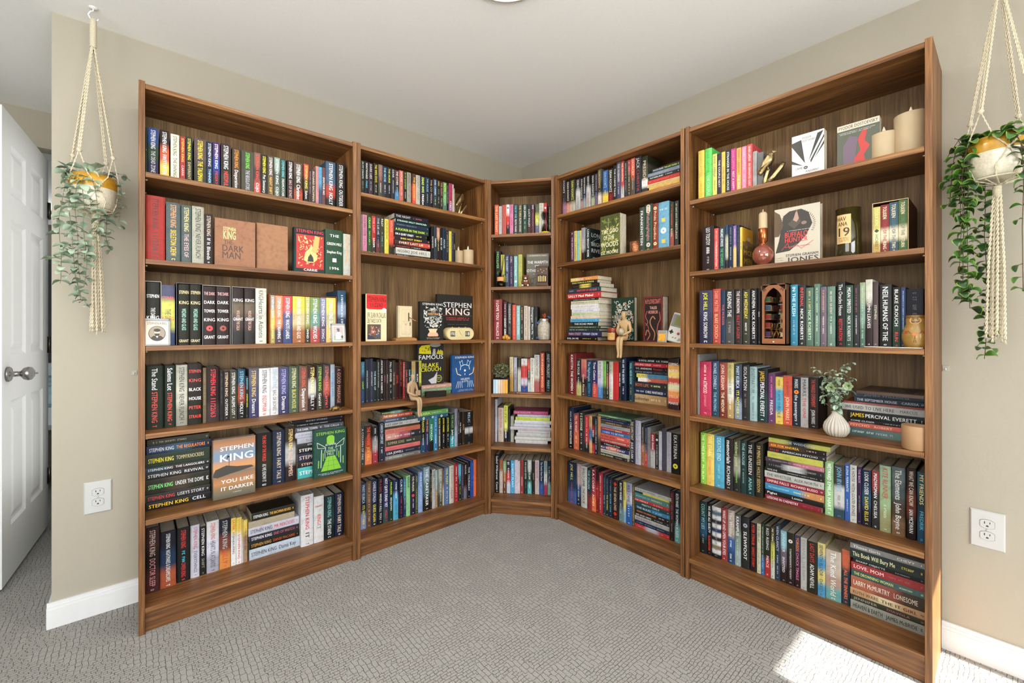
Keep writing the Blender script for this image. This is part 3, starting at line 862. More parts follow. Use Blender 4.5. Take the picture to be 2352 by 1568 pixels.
= 1390 2028 283 350 c13 edc:A_KILLING_COLD|edc
= 1432 2020 388 455 222 ddd:V.C._ANDREWS|c33:Flowers
= 1430 2025 460 515 334 99a:LITTLE_SECRETS|889
= 1468 2025 535 605 dc3/48a/48a 457:~
= 1495 2025 620 690 eee/b54/b54 ecb:Miracle_in|b54
= 1428 2010 705 820 333 b65:BOYS_LIFE|dda
= 1426 2010 832 935 235 ccd:~|ddd:CHRIS_WHITAKER
= 1410 2012 950 1100 b96/a85 222:Godmersham|dc9
# R2 4 1275 900 7.84 b 245 1000 2240 1480
246 332 272 235/124/112 bcd:~|ddd:CHRIS_WHITAKER
336 427 386 b44/d63 fcb:TELL_ME_WHAT|edc
431 528 340 333 cdb:V_E_SCHWAB|ccc
532 612 412 c33/c23/c23/333 f9a:~|eee:~
614 664 420 da6/37a/da6 565:~|bbb
666 711 436 333/b23/222/c23 eee:DEAD
713 763 442 234 ddd:~
766 812 430 c83/543 a76
* 0
= 780 1368 250 285 7a7/697 ded:PAULA_SMITH
= 790 1358 312 345 222 bbb:~
= 800 1350 388 425 236 ccf:~|cce
= 822 1340 460 510 653/543 ca7:HAPPINESS_FALLS
= 822 1342 514 572 99a/aaa 556:~|555
= 820 1342 576 622 b33 edd:~|fff:Wayward
= 800 1345 628 690 36b/37b cde:I_USED_TO_BE_FUN
= 792 1342 698 780 d54 522:The_War_of_the|fdb
= 785 1340 784 850 b44 ccb:~|ccb:LARRYMANDER
= 765 1345 853 905 322 ddd:A_History_of_Time
= 762 1330 910 980 437/d76/347 edd:GIRLS_WE_SENT_AWAY
= 755 1328 984 1050 bba 555:~|333:LEGION
= 762 1300 1056 1110 333 dda:COLLEEN_HOOVER|cba
1350 1441 492 334 dca:THE_EXPECTANT|ddd:JULIE_CLARK
1446 1546 506 bbc 889:Thomas_Schlesser
1550 1617 562 333/433/a64/a64 ccc
1620 1656 602 235/235/c33 ddd:~
1660 1718 636 888 666
1721 1801 736 a22/a23/bbb/bbb edd:ANNE_FRANK|888
1805 1866 756 333 eee:@|ddd:~
1868 1922 706 ccd 999:~
1925 2006 660 556 445
2010 2092 716 bbc 889:~
2095 2244 736 222 ddd:EKATERINA|dd4:@
# R2 5 1275 1030 6.82 b 205 825 1860 1450
200 336 196 235/246/46a dd7:JOE_HILL|b45:~
340 406 226 b99/b99/358/234 ddd:~
408 501 262 cccbc4 333:WALLY_LAMB|333:THE_HOUR
503 566 302 244/244/933 9cc:THE_ITALIAN|b44
571 641 292 923/b34/e63 eee:S.A.COSBY|fd9:ASHES
645 682 302 322/b21/821 ddd:S
686 746 370 b23 ecc:~|dbb:~
752 796 402 345 889:~|ddd
798 842 430 234 8ab:~|dd4:THE_WOMEN
846 896 442 234 99a:~|6bd:BECKER_CAVE
900 993 476 322 b32:#|cb9:THE_SEVEN_LIVES|b32:#
1001 1066 502 333/456/688 eee:RUTH_WARE|ccc
1068 1111 516 dc3/dc3/7ac 544:THE_WHISPER|ddd
1112 1206 522 99b/ccd/26b/26b 334:WILY_DANE|eee
1209 1246 552 653 dc7:~
* 0
= 1242 1818 470 520 bbbab9 444:THE_SILENT_PATIENT|555
= 1375 1790 572 600 dc3 a93
= 1240 1788 612 690 488/588 9bb:~|dd9
= 1230 1792 694 740 c22 fcc:THE_PERFECT|fcc
= 1256 1790 744 800 255 cdd:PRETTY_GIRLS
= 1262 1790 820 880 256/38b cde:THE_RULES|cde
= 1262 1788 884 940 322 c85:FINDING_THE_BARRICADES|ddd
= 1250 1788 944 992 333 ddd:HIS_AND_HERS|ccc
= 1245 1788 998 1062 aaa 645:ALICE_FEENEY|555
= 1250 1788 1066 1120 235 8ab:~
= 1252 1790 1130 1190 c22/bbc/c22 99a:~
1797 1866 652 533/433/322 a44:WE_LIVE_HERE_NOW|999
1872 1964 662 234/234/6aa eee:RUTH_WARE|dee:THE_WOMAN_IN_SUITE
# R2 3 1275 780 7.84 b 2032 1240 2236 1262
2034 2236 335 322/d93/ec5/c43/dda/e93/d53/422 -ddd:CORMAC|-ddd:McCARTHY|-ecb:~|-eba:THE|-eba:PASSENGER|-eba:STELLA|-ddd:MARIS
# RR 0 1580 230 4.2 s .055
101 161 498 ec2 a95:SHARI_LAPENA|b92:~
167 233 478 5d5 4a4:SHARI_LAPENA|bdb:THE_COUPLE
237 281 527 dd5 665:SHARI_LAPENA|774
285 322 521 435 ddd:THE_COUPLE_NEXT
325 361 505 ec3 ca4:SHARI|654:SOMEONE_WE
365 411 490 234 ddd:STRANGER_IN_THE_HOUSE
414 465 476 c38 e6a:SHARI_LAPENA|fcd:NOT_A_HAPPY
468 516 468 da3 a64:SHARI_LAPENA|fdc:THE_END
520 566 454 e8a fbc:SHARI_LAPENA|fcd:~
568 623 434 d44 fcc:SHARI_LAPENA|fcc:AN_UNWANTED_GUEST
626 666 500 aaa 888
670 730 512 777 555
# RR 1 1580 440 4.2 s .05
140 252 345 322 ddd:LEO_TOLSTOY|eee:ANNA|aaa
254 296 358 d44 fdc:~|fdc:FRANKENSTEIN
300 359 350 345 dee:MARGARET_ATWOOD|5b7:THE_TESTAMENTS
362 388 325 257/cca/cca/333 555:~
391 436 322 235 889:~|bbb
438 468 330 86b/86b/eb6/eb6 dd9:~
472 498 325 235 778
502 524 345 ec3 654:OF_MICE
1787 1858 155 cb5/cb5/eea/ca4 dd9:TOLKIEN|333:#|764:HOBBIT
1860 1941 134 933/933/edb/933 edb:TOLKIEN|933:LORD_OF_THE|edb:RING
1943 2030 110 467/467/edb/467 edb:TOLKIEN|467:LORD_OF_THE|edb:TWO
2032 2118 87 574/574/edb/574 edb:TOLKIEN|574:LORD_OF_THE|edb:RETURN
# RR 2 1580 630 2.4 s .045
64 136 92 446/335 dd4:JOE_HILL|ddd:KING_SORROW
137 181 82 b43 e87:DARK_MATTER|fa8:BLAKE_CROUCH
183 206 87 246 c55:THE_MURDER
207 256 87 333/555 ddd:READING_THE|999
259 299 82 333 dcc:THE_UNKNOWN|a33:RILEY_SAGER
301 343 86 443 dc5:ASH_WEDNESDAY|ddd
345 383 78 222 ddd:ANATHEMA|ddd:NICK_ROBERTS
385 401 78 222 ccc:NICK
566 606 58 28a cee:IN_THE_FLESH|abc
610 649 62 333 c44:INFERNAL|ddd:NICK_ROBERTS
651 693 74 576 cb7:~|bca:NICK_ROBERTS
697 728 54 687 bca:~|ddc
731 765 70 767 c97:~|dcb
768 813 68 687 cba:~|ccc
820 867 42 222 ccc:The_Oracles_House|b33:RESTORATION
868 911 62 354 ddd:MEAN_SPIRITED|ccc:NICK_ROBERTS
913 945 56 333 855:~|bbb
948 978 46 9a8/798/576 bcb:~
980 1018 30 ccb/444/322 dcc:AUTUMN_LEAVES
1020 1050 42 544/655 bba:STEPHEN
1056 1124 58 333/222 ddd:NEIL|ddd:HUMANS_OF_THE
1128 1172 72 222/243 ddd:BLAKE_CROUCH|c33:RUN
1174 1200 72 347/235 9bd:~
1203 1300 82 112 334
# RR 3 1580 790 2.4 b 67 388 700 462
40 64 56 888 b77
67 129 95 c25 ecc:~|fdd:ATWOOD|d89
133 171 92 357/256 bcd:MICHAEL_CONNELLY|9bd:THE_PROVING
174 215 100 a43/832 ecb:JOHN_GRISHAM|edb:THE_WIDOW
217 252 102 cb6/ddc/b95 776:MY_HUSBANDS_WIFE|fff
257 297 110 456/335/89a cde:MARY_KUBICA|dd4:ITS_NOT_HER
299 338 113 333 ccc:ISOLATION|777
341 381 124 9bb 566:POSTPARTUM|567:~
385 440 136 223/244 db4:JAMES|eee:PERCIVAL_EVERETT
443 480 160 747 e6a:~|ddd:FREIDA
483 524 180 ec3/4ac/4ac/ec3 357:~|357:ROLE
526 575 174 d53 933:~|fca:JOHN_MARRS
577 621 182 234 ddd:MARRS|e83:@|ddd:the_passengers
622 664 184 bbb 445:MARRS|c33:THE_ONE
667 718 182 333/322 c43:THE_MARKED_EXPERIMENT|ddd:JOHN_MARRS
# RR 3 1580 790 2.4 b 890 495 1195 530
* 0
= 920 1312 246 275 456 789:JAMES_WILLIAMS
= 918 1312 276 304 345 ccd:THE_SEPTEMBER_HOUSE|bbc:CARISSA
= 860 1312 305 314 b54 c98
= 850 1312 315 352 ccccc8 333:WE_USED_TO_LIVE_HERE|555:MARCUS
= 880 1312 358 402 222/233 ec3:JAMES|fff:PERCIVAL_EVERETT
= 885 1240 404 422 222 ddd:COME_CLOSER|ddd
= 885 1196 424 450 d65 fb9:PSYCHO|eca:ROBERT
= 890 1196 455 497 577/688 cdd:~|bcc
# RR 4 1590 960 3.733 b 72 555 620 690
72 121 120 8c2 dfa:THE_THREE_BODY|dfa:PROBLEM
122 188 130 ec4 fe8:THE_DARK|d85
190 276 145 4ac bde:DEATHS_END|8cd
279 350 168 322/333 fff:memorials|ddd:RICHARD
353 413 180 554/998/333 bc8:widows_point|8b5
415 466 190 244 9bb:THE_HOUSE|8a9
468 533 200 222/222/244 ccc:THE_UNSEEN|8bb:ANIA
540 606 212 332 ca6:59_MINUTES|b95:HOLLY_SEDDON
# RR 4 1590 960 3.733 b 628 690 1045 800
* 0
= 655 1185 138 176 cc4/345/cc4 bbb:AT_THE_WEDDING
= 655 1150 177 218 b52/543/322 fc3:ASK_FOR_ANDREA|ecb
= 650 1150 220 256 333 c33:ELLIS|ddd:AMERICAN_PSYCHO
= 645 1120 258 308 cc3 996:~|bb4
= 628 1130 310 346 545/c78 a9a:~|dbc
= 632 1130 350 398 333/ccc/333 999:~
= 625 1130 402 432 222 bbb:WILDE|bbb:~
= 622 1130 435 490 bbbbb4 444:THE_WHISTLER|444:ALEX_NORTH
= 628 1130 500 546 923 ecc:EMPIRE_FALLS|ecc:RICHARD_RUSSO
= 626 1130 548 602 38b/39c/c84 8cd:~|dda
= 628 1128 606 646 222 eee:Piglet|ddd:Lottie
= 626 1110 648 692 923 edd:LESSONS_IN_CHEMISTRY|b45
# RR 4 1860 980 3.2 b 175 660 855 860
113 176 246 8b7/9c8 fff:WEYWARD|efe:EMILIA_HART
178 257 272 444/444/ccc/ccc/356 7ac:JOHN_IRVING|777
259 294 270 36b cde:ELENA_FERRANTE|cde
296 346 278 ccccc4 444:A_HOUSE_WITH_GOOD_BONES
348 381 292 425/324 b9b:THE_BACK|99a
385 451 312 135/257/223 ddd:LOOK_CLOSER|dc5:DAVID_ELLIS
456 511 322 a33/333/333 eee:MADWOMAN|ddd:CHELSEA
513 598 278 9b9/9b8/996 a43:KITE_RUNNER|cdb
602 704 288 677/566/543/864 ddd:The_Elements|ddd:John_Boyne
709 785 298 322/732/211 dcb:WHAT_WE_CAN_KNOW|ddd:IAN_MCEWAN
790 856 328 367/245/257 ed8:MY_FRIENDS|5ac:FREDRIK
# RR 5 1590 1120 3.733 b 62 545 700 780
63 127 110 244/257/222 8bb:COUNT_MY_LIES|799
129 168 132 222 eee:WE_ARE_ALL_GUILTY|e43:SLAUGHTER
170 246 152 ddd/578/ddd/333/ddd/347/ddd/333/ddd/875/ddd/222 777:~
251 303 166 a33 edd:WAKE_UP_AND_OPEN_YOUR_EYES
305 363 182 ba9/ba9/36a/258 ddd:The_Writing|eee:~
365 416 222 666/898/9aa eee:KRAMPUS|bcc
425 490 242 333 99a:@|eee:SLEWFOOT
499 550 292 322 d43:PETER_STRAUB|d43:GHOST_STORY
555 588 302 cca 554:THE_GIRL_AT|554
591 619 302 343/343/37b ccb:~
622 670 322 332/332/b22 ccc:RED_RISING|fcc:PIERCE
673 707 328 543/cc4/ccb dda:MS_TURN|333
711 755 302 345 bbc:WEN_CLANCY|bbc:~
758 810 362 8bc/767/322 bdd:JENNIFER|ddd:INVITED
813 875 378 332/322 dcc:@|ccc:~
878 928 402 446/433/322 e83:YORGOS|d7a:CHUCK_TINGLE
930 984 420 bbbbb8 888:DELANEY|888:THE_FARM
# RR 5 1860 1200 3.2 b 0 515 232 590
-18 54 130 332 b33:LAST_DAYS|ddd:ADAM_NEVILL
58 113 142 dc7/49c/dc6/49c 345:SEVENTH_FLOOR|465:DAVID
118 231 188 cbbba8/cbbba8/b98/6aa eee:The_Kind|ddc:World
236 296 190 c63/345/345 d54:S.A.COSBY|e74:ALL_THE_SINNERS
# RR 5 1860 1200 3.2 b 300 632 850 830
* 0
= 298 850 130 168 999 eee:Those_Girls|eee:CHEVY
= 295 850 172 240 344 eeb:This_Book_Will_Bury_Me|dc4
= 320 850 245 272 222 ccc:SHARP_OBJECTS|aaa
= 305 850 276 330 b33 fdd:LOVE,_MOM|966
= 305 850 333 378 366/577 dd7:THE_DROWNING_WOMAN|cda
= 303 850 381 468 b64/a54/543 edc:LARRY_McMURTRY|dcb:LONESOME
= 298 850 472 522 c96/eda/c96 543:RUTH_WARE|322:THE_IT_GIRL
= 302 850 525 562 443 998:JENNIFER|a66:DIAVOLA
= 300 850 565 632 999b90 222:HEAVEN_&_EARTH|222:JAMES_McBRIDE
'''  # the slim black upright before RIVERS_SOLOMON stands in for a shaded gap
ORD = 'zeroth first second third fourth fifth sixth seventh eighth ninth tenth eleventh twelfth thirteenth fourteenth fifteenth sixteenth seventeenth eighteenth nineteenth twentieth'.split()
def ordi(n):
    if n <= 20: return ORD[n]
    return {2: 'twenty', 3: 'thirty', 4: 'forty'}[n // 10] + '-' + ORD[n % 10] if n % 10 else {3: 'thirtieth', 4: 'fortieth'}[n // 10]
def cname(c):
    r, g, b = [int(x * 2 if len(c) == 3 else x, 16) / 255 for x in (c if len(c) == 3 else (c[:2], c[2:4], c[4:6]))]
    mx, mn = max(r, g, b), min(r, g, b); d = mx - mn
    if mx < .28: return 'black' if d < .12 or mx < .2 else ('dark red' if mx == r and g < .2 else 'dark blue' if mx == b and d > .12 else 'dark green' if mx == g and d > .1 else 'black')
    if d < .1 * 1.0 or d / mx < .14: return 'white' if mx > .82 else 'light grey' if mx > .65 else 'grey' if mx > .42 else 'charcoal'
    h = 60 * (((g - b) / d) % 6 if mx == r else (b - r) / d + 2 if mx == g else (r - g) / d + 4)
    s = d / mx
    if h < 14 or h > 345: return ('dark red' if mx < .55 else 'pink' if s < .45 and mx > .7 else 'red') if s > .3 else 'brown'
    if h < 42: return 'cream' if s < .32 and mx > .7 else 'tan' if s < .5 and mx > .6 else 'orange' if s > .6 and mx > .7 else 'brown'
    if h < 66: return 'cream' if s < .35 and mx > .75 else 'yellow' if s > .45 and mx > .6 else 'olive'
    if h < 165: return 'dark green' if mx < .45 else 'light green' if mx > .7 else 'green'
    if h < 200: return 'teal' if mx < .75 else 'pale blue'
    if h < 255: return 'dark blue' if mx < .45 else 'light blue' if s < .5 and mx > .65 else 'blue'
    if h < 300: return 'purple'
    return 'pink' if mx > .6 else 'dark red'
books = []
st = {'n': {}, 'pile': {}}
pile = None
def flush(p):
    if not p or not p['b']: return
    z = p['base']
    for bk in reversed(p['b']):
        bk['z'] = z; z += bk['t'] + .0006
for line in DATA.strip().split('\n'):
    k = line.split()
    if k[0] == '#':
        case, si, ox, oy, s_ = k[1], int(k[2]), float(k[3]), float(k[4]), float(k[5])
        zs = SH[case][si]
        if k[6] == 's': v = float(k[7]); setb = lambda x, v=v: v
        else:
            x1, y1, x2, y2 = [float(e) for e in k[7:11]]; X1, X2 = ox + x1 / s_, ox + x2 / s_
            a1 = uw(case, X1, oy + y1 / s_, zs)[1]; a2 = uw(case, X2, oy + y2 / s_, zs)[1]
            setb = lambda x, a1=a1, a2=a2, X1=X1, X2=X2: max(.012, min(.13, a1 + (a2 - a1) * (x - X1) / (X2 - X1)))
        flush(pile); pile = None
        continue
    if k[0] == '*':
        flush(pile); pile = {'base': zs + float(k[1]), 'b': []}; st['pile'][(case, si)] = st['pile'].get((case, si), 0) + 1; pile['i'] = st['pile'][(case, si)]
        continue
    lying = k[0] == '='
    if not lying and pile and k[0] != '=': flush(pile); pile = None if not lying else pile
    e = k[1:] if lying else k
    X0, X1_ = ox + float(e[0]) / s_, ox + float(e[1]) / s_
    s = setb((X0 + X1_) / 2)
    if lying:
        Y0, Y1 = oy + float(e[2]) / s_, oy + float(e[3]) / s_
        u0, za = uz(case, X0, Y0, s); u1, _ = uz(case, X1_, Y0, s); _, zb = uz(case, X0, Y1, s)
        bk = dict(t=max(.004, za - zb), L=u1 - u0, u=u0, z=0, cover=e[4], txt=e[5], lying=True, area=(X1_ - X0) * (Y1 - Y0))
        pile['b'].append(bk); bk['k'] = len(pile['b']); bk['pi'] = pile['i']
    else:
        Y0 = oy + float(e[2]) / s_
        u0, z0 = uz(case, X0, Y0, s); u1, _ = uz(case, X1_, Y0, s)
        h = z0 - zs; st['n'][(case, si)] = st['n'].get((case, si), 0) + 1
        dd = (X0 - 1176) / CF
        bk = dict(t=max(.004, u1 - u0), L=h, u=u0, z=zs + .0003, cover=e[3], txt=e[4], lying=False, k=st['n'][(case, si)])
        _, yb = 0, 0
        bk['area'] = (X1_ - X0) * CF * h / 1.9 * (1.9 / max(.8, hypot(*[c for c in world(case, u0, s, 0)[:2]])))
    bk.update(case=case, si=si, s=s); books.append(bk)
flush(pile)

# ---- lettering outlines, one per different string
need = {}
def segs(txt):
    out = []
    for sg in txt.split('|'):
        horiz = sg.startswith('-'); sg = sg[1:] if horiz else sg
        c, _, w_ = sg.partition(':'); out.append((horiz, c, w_.replace('_', ' ')))
    return out
GLY = {}
def request(s, bold=0): need[(s, bold)] = None
for bk in books:
    for h_, c, w_ in segs(bk['txt']):
        if w_ and w_[0] not in '~@#[': request(w_)
def resolve():
    objs = []
    for key in list(need):
        if key in GLY: continue
        cu_ = bpy.data.curves.new('lettering', 'FONT'); cu_.body = key[0]; cu_.resolution_u = 2; cu_.offset = key[1]; cu_.space_character = 1.05
        o = bpy.data.objects.new('lettering', cu_); COL.objects.link(o); objs.append((key, o))
    dg = bpy.context.evaluated_depsgraph_get(); dg.update()
    for key, o in objs:
        me = o.evaluated_get(dg).to_mesh()
        vs = [(v.co.x, v.co.y) for v in me.vertices]; fs = [tuple(p.vertices) for p in me.polygons]
        o.evaluated_get(dg).to_mesh_clear()
        if vs:
            x0 = min(v[0] for v in vs); x1 = max(v[0] for v in vs); y0 = min(0, min(v[1] for v in vs) * 0); y1 = max(v[1] for v in vs)
            GLY[key] = ([(x - x0, y - y0) for x, y in vs], fs, x1 - x0, y1 - y0)
        else: GLY[key] = ([], [], 1, 1)
        cu_ = o.data; bpy.data.objects.remove(o); bpy.data.curves.remove(cu_)
def put(mb, s, c, fn, a0, a1, b0, b1, fit=1.7, align=.5, bold=0, shear=0):
    # lay string s inside a in [a0, a1] (reading direction), b in [b0, b1] (up); fn maps (a, b) to a point
    vs, fs, w_, h_ = GLY[(s, bold)]
    if not vs: return
    A, B = a1 - a0, b1 - b0; ky = B / h_; kx = A / w_
    kx = min(kx, ky * 1.25)
    ky = min(ky, kx * fit)
    oa = a0 + (A - w_ * kx) * align; ob = b0 + (B - h_ * ky) / 2
    p0, p1, p2 = Vector(fn(oa, ob)), Vector(fn(oa + 1e-3, ob)), Vector(fn(oa, ob + 1e-3)); nn = (p1 - p0).cross(p2 - p0).normalized() * 6e-6
    for dx, k in ((-.013, -1), (.013, 1)): mb.add([Vector(fn(oa + (x + dx + shear * y) * kx, ob + y * ky)) + nn * k for x, y in vs], fs, 0, lin(c))
def marks(mb, c, fn, a0, a1, b0, b1, rr):
    a = a0
    while a < a1 - (b1 - b0) * .3:
        w_ = (b1 - b0) * rr.uniform(.5, .8)
        if rr.random() > .17:
            def bar(x0, x1, y0, y1): mb.add([fn(a + w_ * x0, b0 + (b1 - b0) * y0), fn(a + w_ * x1, b0 + (b1 - b0) * y0), fn(a + w_ * x1, b0 + (b1 - b0) * y1), fn(a + w_ * x0, b0 + (b1 - b0) * y1)], [(0, 1, 2, 3)], 0, lin(c))
            kd = rr.randrange(6)
            if kd != 3: bar(.05, .32, 0, 1)
            if kd in (0, 4): bar(.6, .85, 0, .95)
            if kd in (0, 1): bar(.3, .62, .42, .6)
            if kd in (1, 2, 4): bar(.3, .85, 0, .2)
            if kd in (1, 2): bar(.3, .85, .8, 1)
            if kd == 3: bar(.35, .6, 0, 1); bar(.05, .9, .82, 1)
            if kd == 5: bar(.3, .8, .8, 1); bar(.3, .7, .42, .6)
        a += w_ * 1.12
def ring(mb, c, fn, a, b, r, r2=.55, n=14):
    vs = []; 
    for i in range(n):
        q_ = 2 * pi * i / n; vs += [fn(a + r * cos(q_), b + r * sin(q_)), fn(a + r * r2 * cos(q_), b + r * r2 * sin(q_))]
    mb.add(vs, [(2 * i, 2 * ((i + 1) % n), 2 * ((i + 1) % n) + 1, 2 * i + 1) for i in range(n)], 0, lin(c))
def tone(c):
    r, g, b = lin(c); y = .3 * r + .6 * g + .1 * b; k = .86
    return tuple((y + (v - y) * k) * (.60 + 1.1 * y if y < .25 else .88) for v in (r, g, b))
def cover_mesh(mb, t, d, h, stops, hard, T=None):
    bt = .0022 if hard else .0007; bul = min(.0035, t * .12) if hard else min(.0012, t * .05)
    n = 5; arc = [(t * (.5 - .5 * cos(pi * k / n)), -bul * sin(pi * k / n)) for k in range(n + 1)]
    prof = [(0, d)] + arc + [(t, d), (t - bt, d)] + [(t - bt, bt + .001), (bt, bt + .001), (bt, d)]
    N = len(prof); ns = len(stops)
    zs_, cs = [], []
    for i, c in enumerate(stops[::-1]):
        z0, z1 = h * i / ns, h * (i + 1) / ns; pad = h / ns * .22
        zs_ += [z0 + (pad if i else 0), z1 - (pad if i < ns - 1 else 0)]; cs += [tone(c)] * 2
    vs = [(x, y, z) for z in zs_ for x, y in prof]; vc = [c for c in cs for _ in prof]
    fs = [(i * N + k, i * N + (k + 1) % N, (i + 1) * N + (k + 1) % N, (i + 1) * N + k) for i in range(len(zs_) - 1) for k in range(N)]
    top = len(zs_) - 1
    def cap(i, rev):
        b = i * N; m_ = len(arc)
        idx = [[0, 1, N - 2, N - 1], [1] + list(range(2, m_ + 1)) + [m_ + 3, N - 2] if 0 else list(range(1, m_ + 1)) + [N - 3, N - 2], [m_, m_ + 1, m_ + 2, m_ + 3]]
        for f in idx: fs.append([b + j for j in (f if rev else f[::-1])])
    cap(0, True); cap(top, False)
    mb.add(vs, fs, 0, (1, 1, 1), False, T, vc)
def page_mesh(mb, t, d, h, hard, T=None, mi=0, col='e8e0cf'):
    bt, ov = (.0022, .0035) if hard else (.0007, .0004)
    mb.box(bt, t - bt, bt + .0012, d - ov, ov, h - ov, mi, lin(col), T)
def letter_mesh(mb, t, h, txt, bul, rr):
    e = -bul - .0004; sg = segs(txt)
    vert = [x for x in sg if not x[0]]; hor = [x for x in sg if x[0]]
    fnv = lambda a, b: (t / 2 + b, e + bul * (1 - max(0, 1 - (2 * b / t) ** 2) ** .5), h - a)
    H0 = h * .04
    if hor:
        n = len(hor); zz = h * .05; avail = h * (.9 if not vert else .34)
        fh = lambda a, b: (t / 2 + a, e + bul * (1 - max(0, 1 - (2 * a / t) ** 2) ** .5), b)
        for i, (_, c, w_) in enumerate(hor):
            if vert and i == n - 1 and n > 2: zc = h * .07; hh = t * .3
            else:
                zc = h * .955 - avail * (i + .5) / (n if not vert else max(1, n - 1)); hh = min(avail / n * .75, t * .38, .0125)
            if not w_ or w_ == '~': marks(mb, c, fh, -t * .38, t * .38, zc - hh * .3, zc + hh * .3, rr)
            elif w_ == '@': ring(mb, c, fh, 0, zc, t * .26, .3)
            elif w_ in '[]#' or w_ == '[]':
                r_ = min(.009, t * .38)
                mb.add([fh(-r_, zc - r_), fh(r_, zc - r_), fh(r_, zc + r_), fh(-r_, zc + r_)], [(0, 1, 2, 3)], 0, lin(c))
            else: put(mb, w_, c, fh, -t * .42, t * .42, zc - hh / 2, zc + hh / 2, 2.6)
        if vert: H0 = h * .40
    L = h * .92 - H0 - (h * .15 if hor and vert else 0)
    if vert:
        wt = [max(3, len(w_) if w_ and w_ != '~' else 8) if w_ not in ('@', '#') else 3 for _, c, w_ in vert]; tot = sum(wt); a = H0
        for i, ((_, c, w_), q_) in enumerate(zip(vert, wt)):
            A = L * q_ / tot; hb = t * (.225 if i == 0 else .205)
            hb = min(hb, .0085)
            if not w_ or w_ == '~': marks(mb, c, fnv, a + h * .02, a + A * (.72 if not w_ else .95), -hb * .55, hb * .55, rr)
            elif w_ == '@': ring(mb, c, fnv, a + A / 2, 0, min(t * .3, A * .4), .3)
            elif w_ == '#':
                r_ = min(t * .34, A * .45); mb.add([fnv(a + A / 2 - r_, 0), fnv(a + A / 2, -r_), fnv(a + A / 2 + r_, 0), fnv(a + A / 2, r_)], [(0, 1, 2, 3)], 0, lin(c))
            elif w_.startswith('@'):
                for j in range(3): ring(mb, c, fnv, a + A * (j + .5) / 3, 0, t * .28, .5)
            else: put(mb, w_, c, fnv, a, a + A * (.90 if i == 0 and len(vert) > 1 else .96), -hb, hb, 2.2, .5 if len(vert) == 1 else 0)
            a += A
        if not hor: marks(mb, vert[-1][1], fnv, h * .945, h * .945 + min(.006, t * .35), -t * .12, t * .12, rr)

def book_M(bk):
    if bk['lying']:
        # spine forward, front cover up, head of the book to the door side
        return CM(bk['case'], bk['u'] + bk['L'], bk['s'] + bk.get('jit', 0), bk['z'], Matrix(((0, 0, -1, 0), (0, 1, 0, 0), (1, 0, 0, 0), (0, 0, 0, 1)))) if 0 else \
            CM(bk['case'], bk['u'], bk['s'], bk['z'], Matrix(((0, 0, -1, bk['L']), (0, 1, 0, 0), (1, 0, 0, 0), (0, 0, 0, 1))))
    return CM(bk['case'], bk['u'], bk['s'], bk['z'])
FACEOUT = 17
order = sorted(range(len(books)), key=lambda i: -books[i]['area'])
big = set(order[:300 - FACEOUT])
print('books', len(books), 'smallest single', books[order[min(len(books) - 1, 300 - FACEOUT)]]['area'])
for bk in books:
    W = CASES[bk['case']][2] - .0015; ex = bk['L'] if bk['lying'] else bk['t']
    if bk['u'] < BT + .0015:
        if not bk['lying'] and bk['u'] + bk['t'] > BT + .008: bk['t'] -= BT + .0015 - bk['u']
        bk['u'] = BT + .0015
    over = bk['u'] + (bk['L'] if bk['lying'] else bk['t']) - (W - BT - .0015)
    if over > 0:
        if bk['lying']: bk['L'] -= over
        elif bk['t'] > over + .006: bk['t'] -= over
        else: bk['u'] -= over
must = {'LONG BRIGHT RIVER', 'OF MICE'}
for i, bk in enumerate(books):
    if segs(bk['txt'])[0][2] in must and i not in big: big.add(i); big.discard(order[300 - FACEOUT - 1]); order.remove(i); order.insert(0, i)
resolve()
rest = MB()
seen = {}; BO = {}
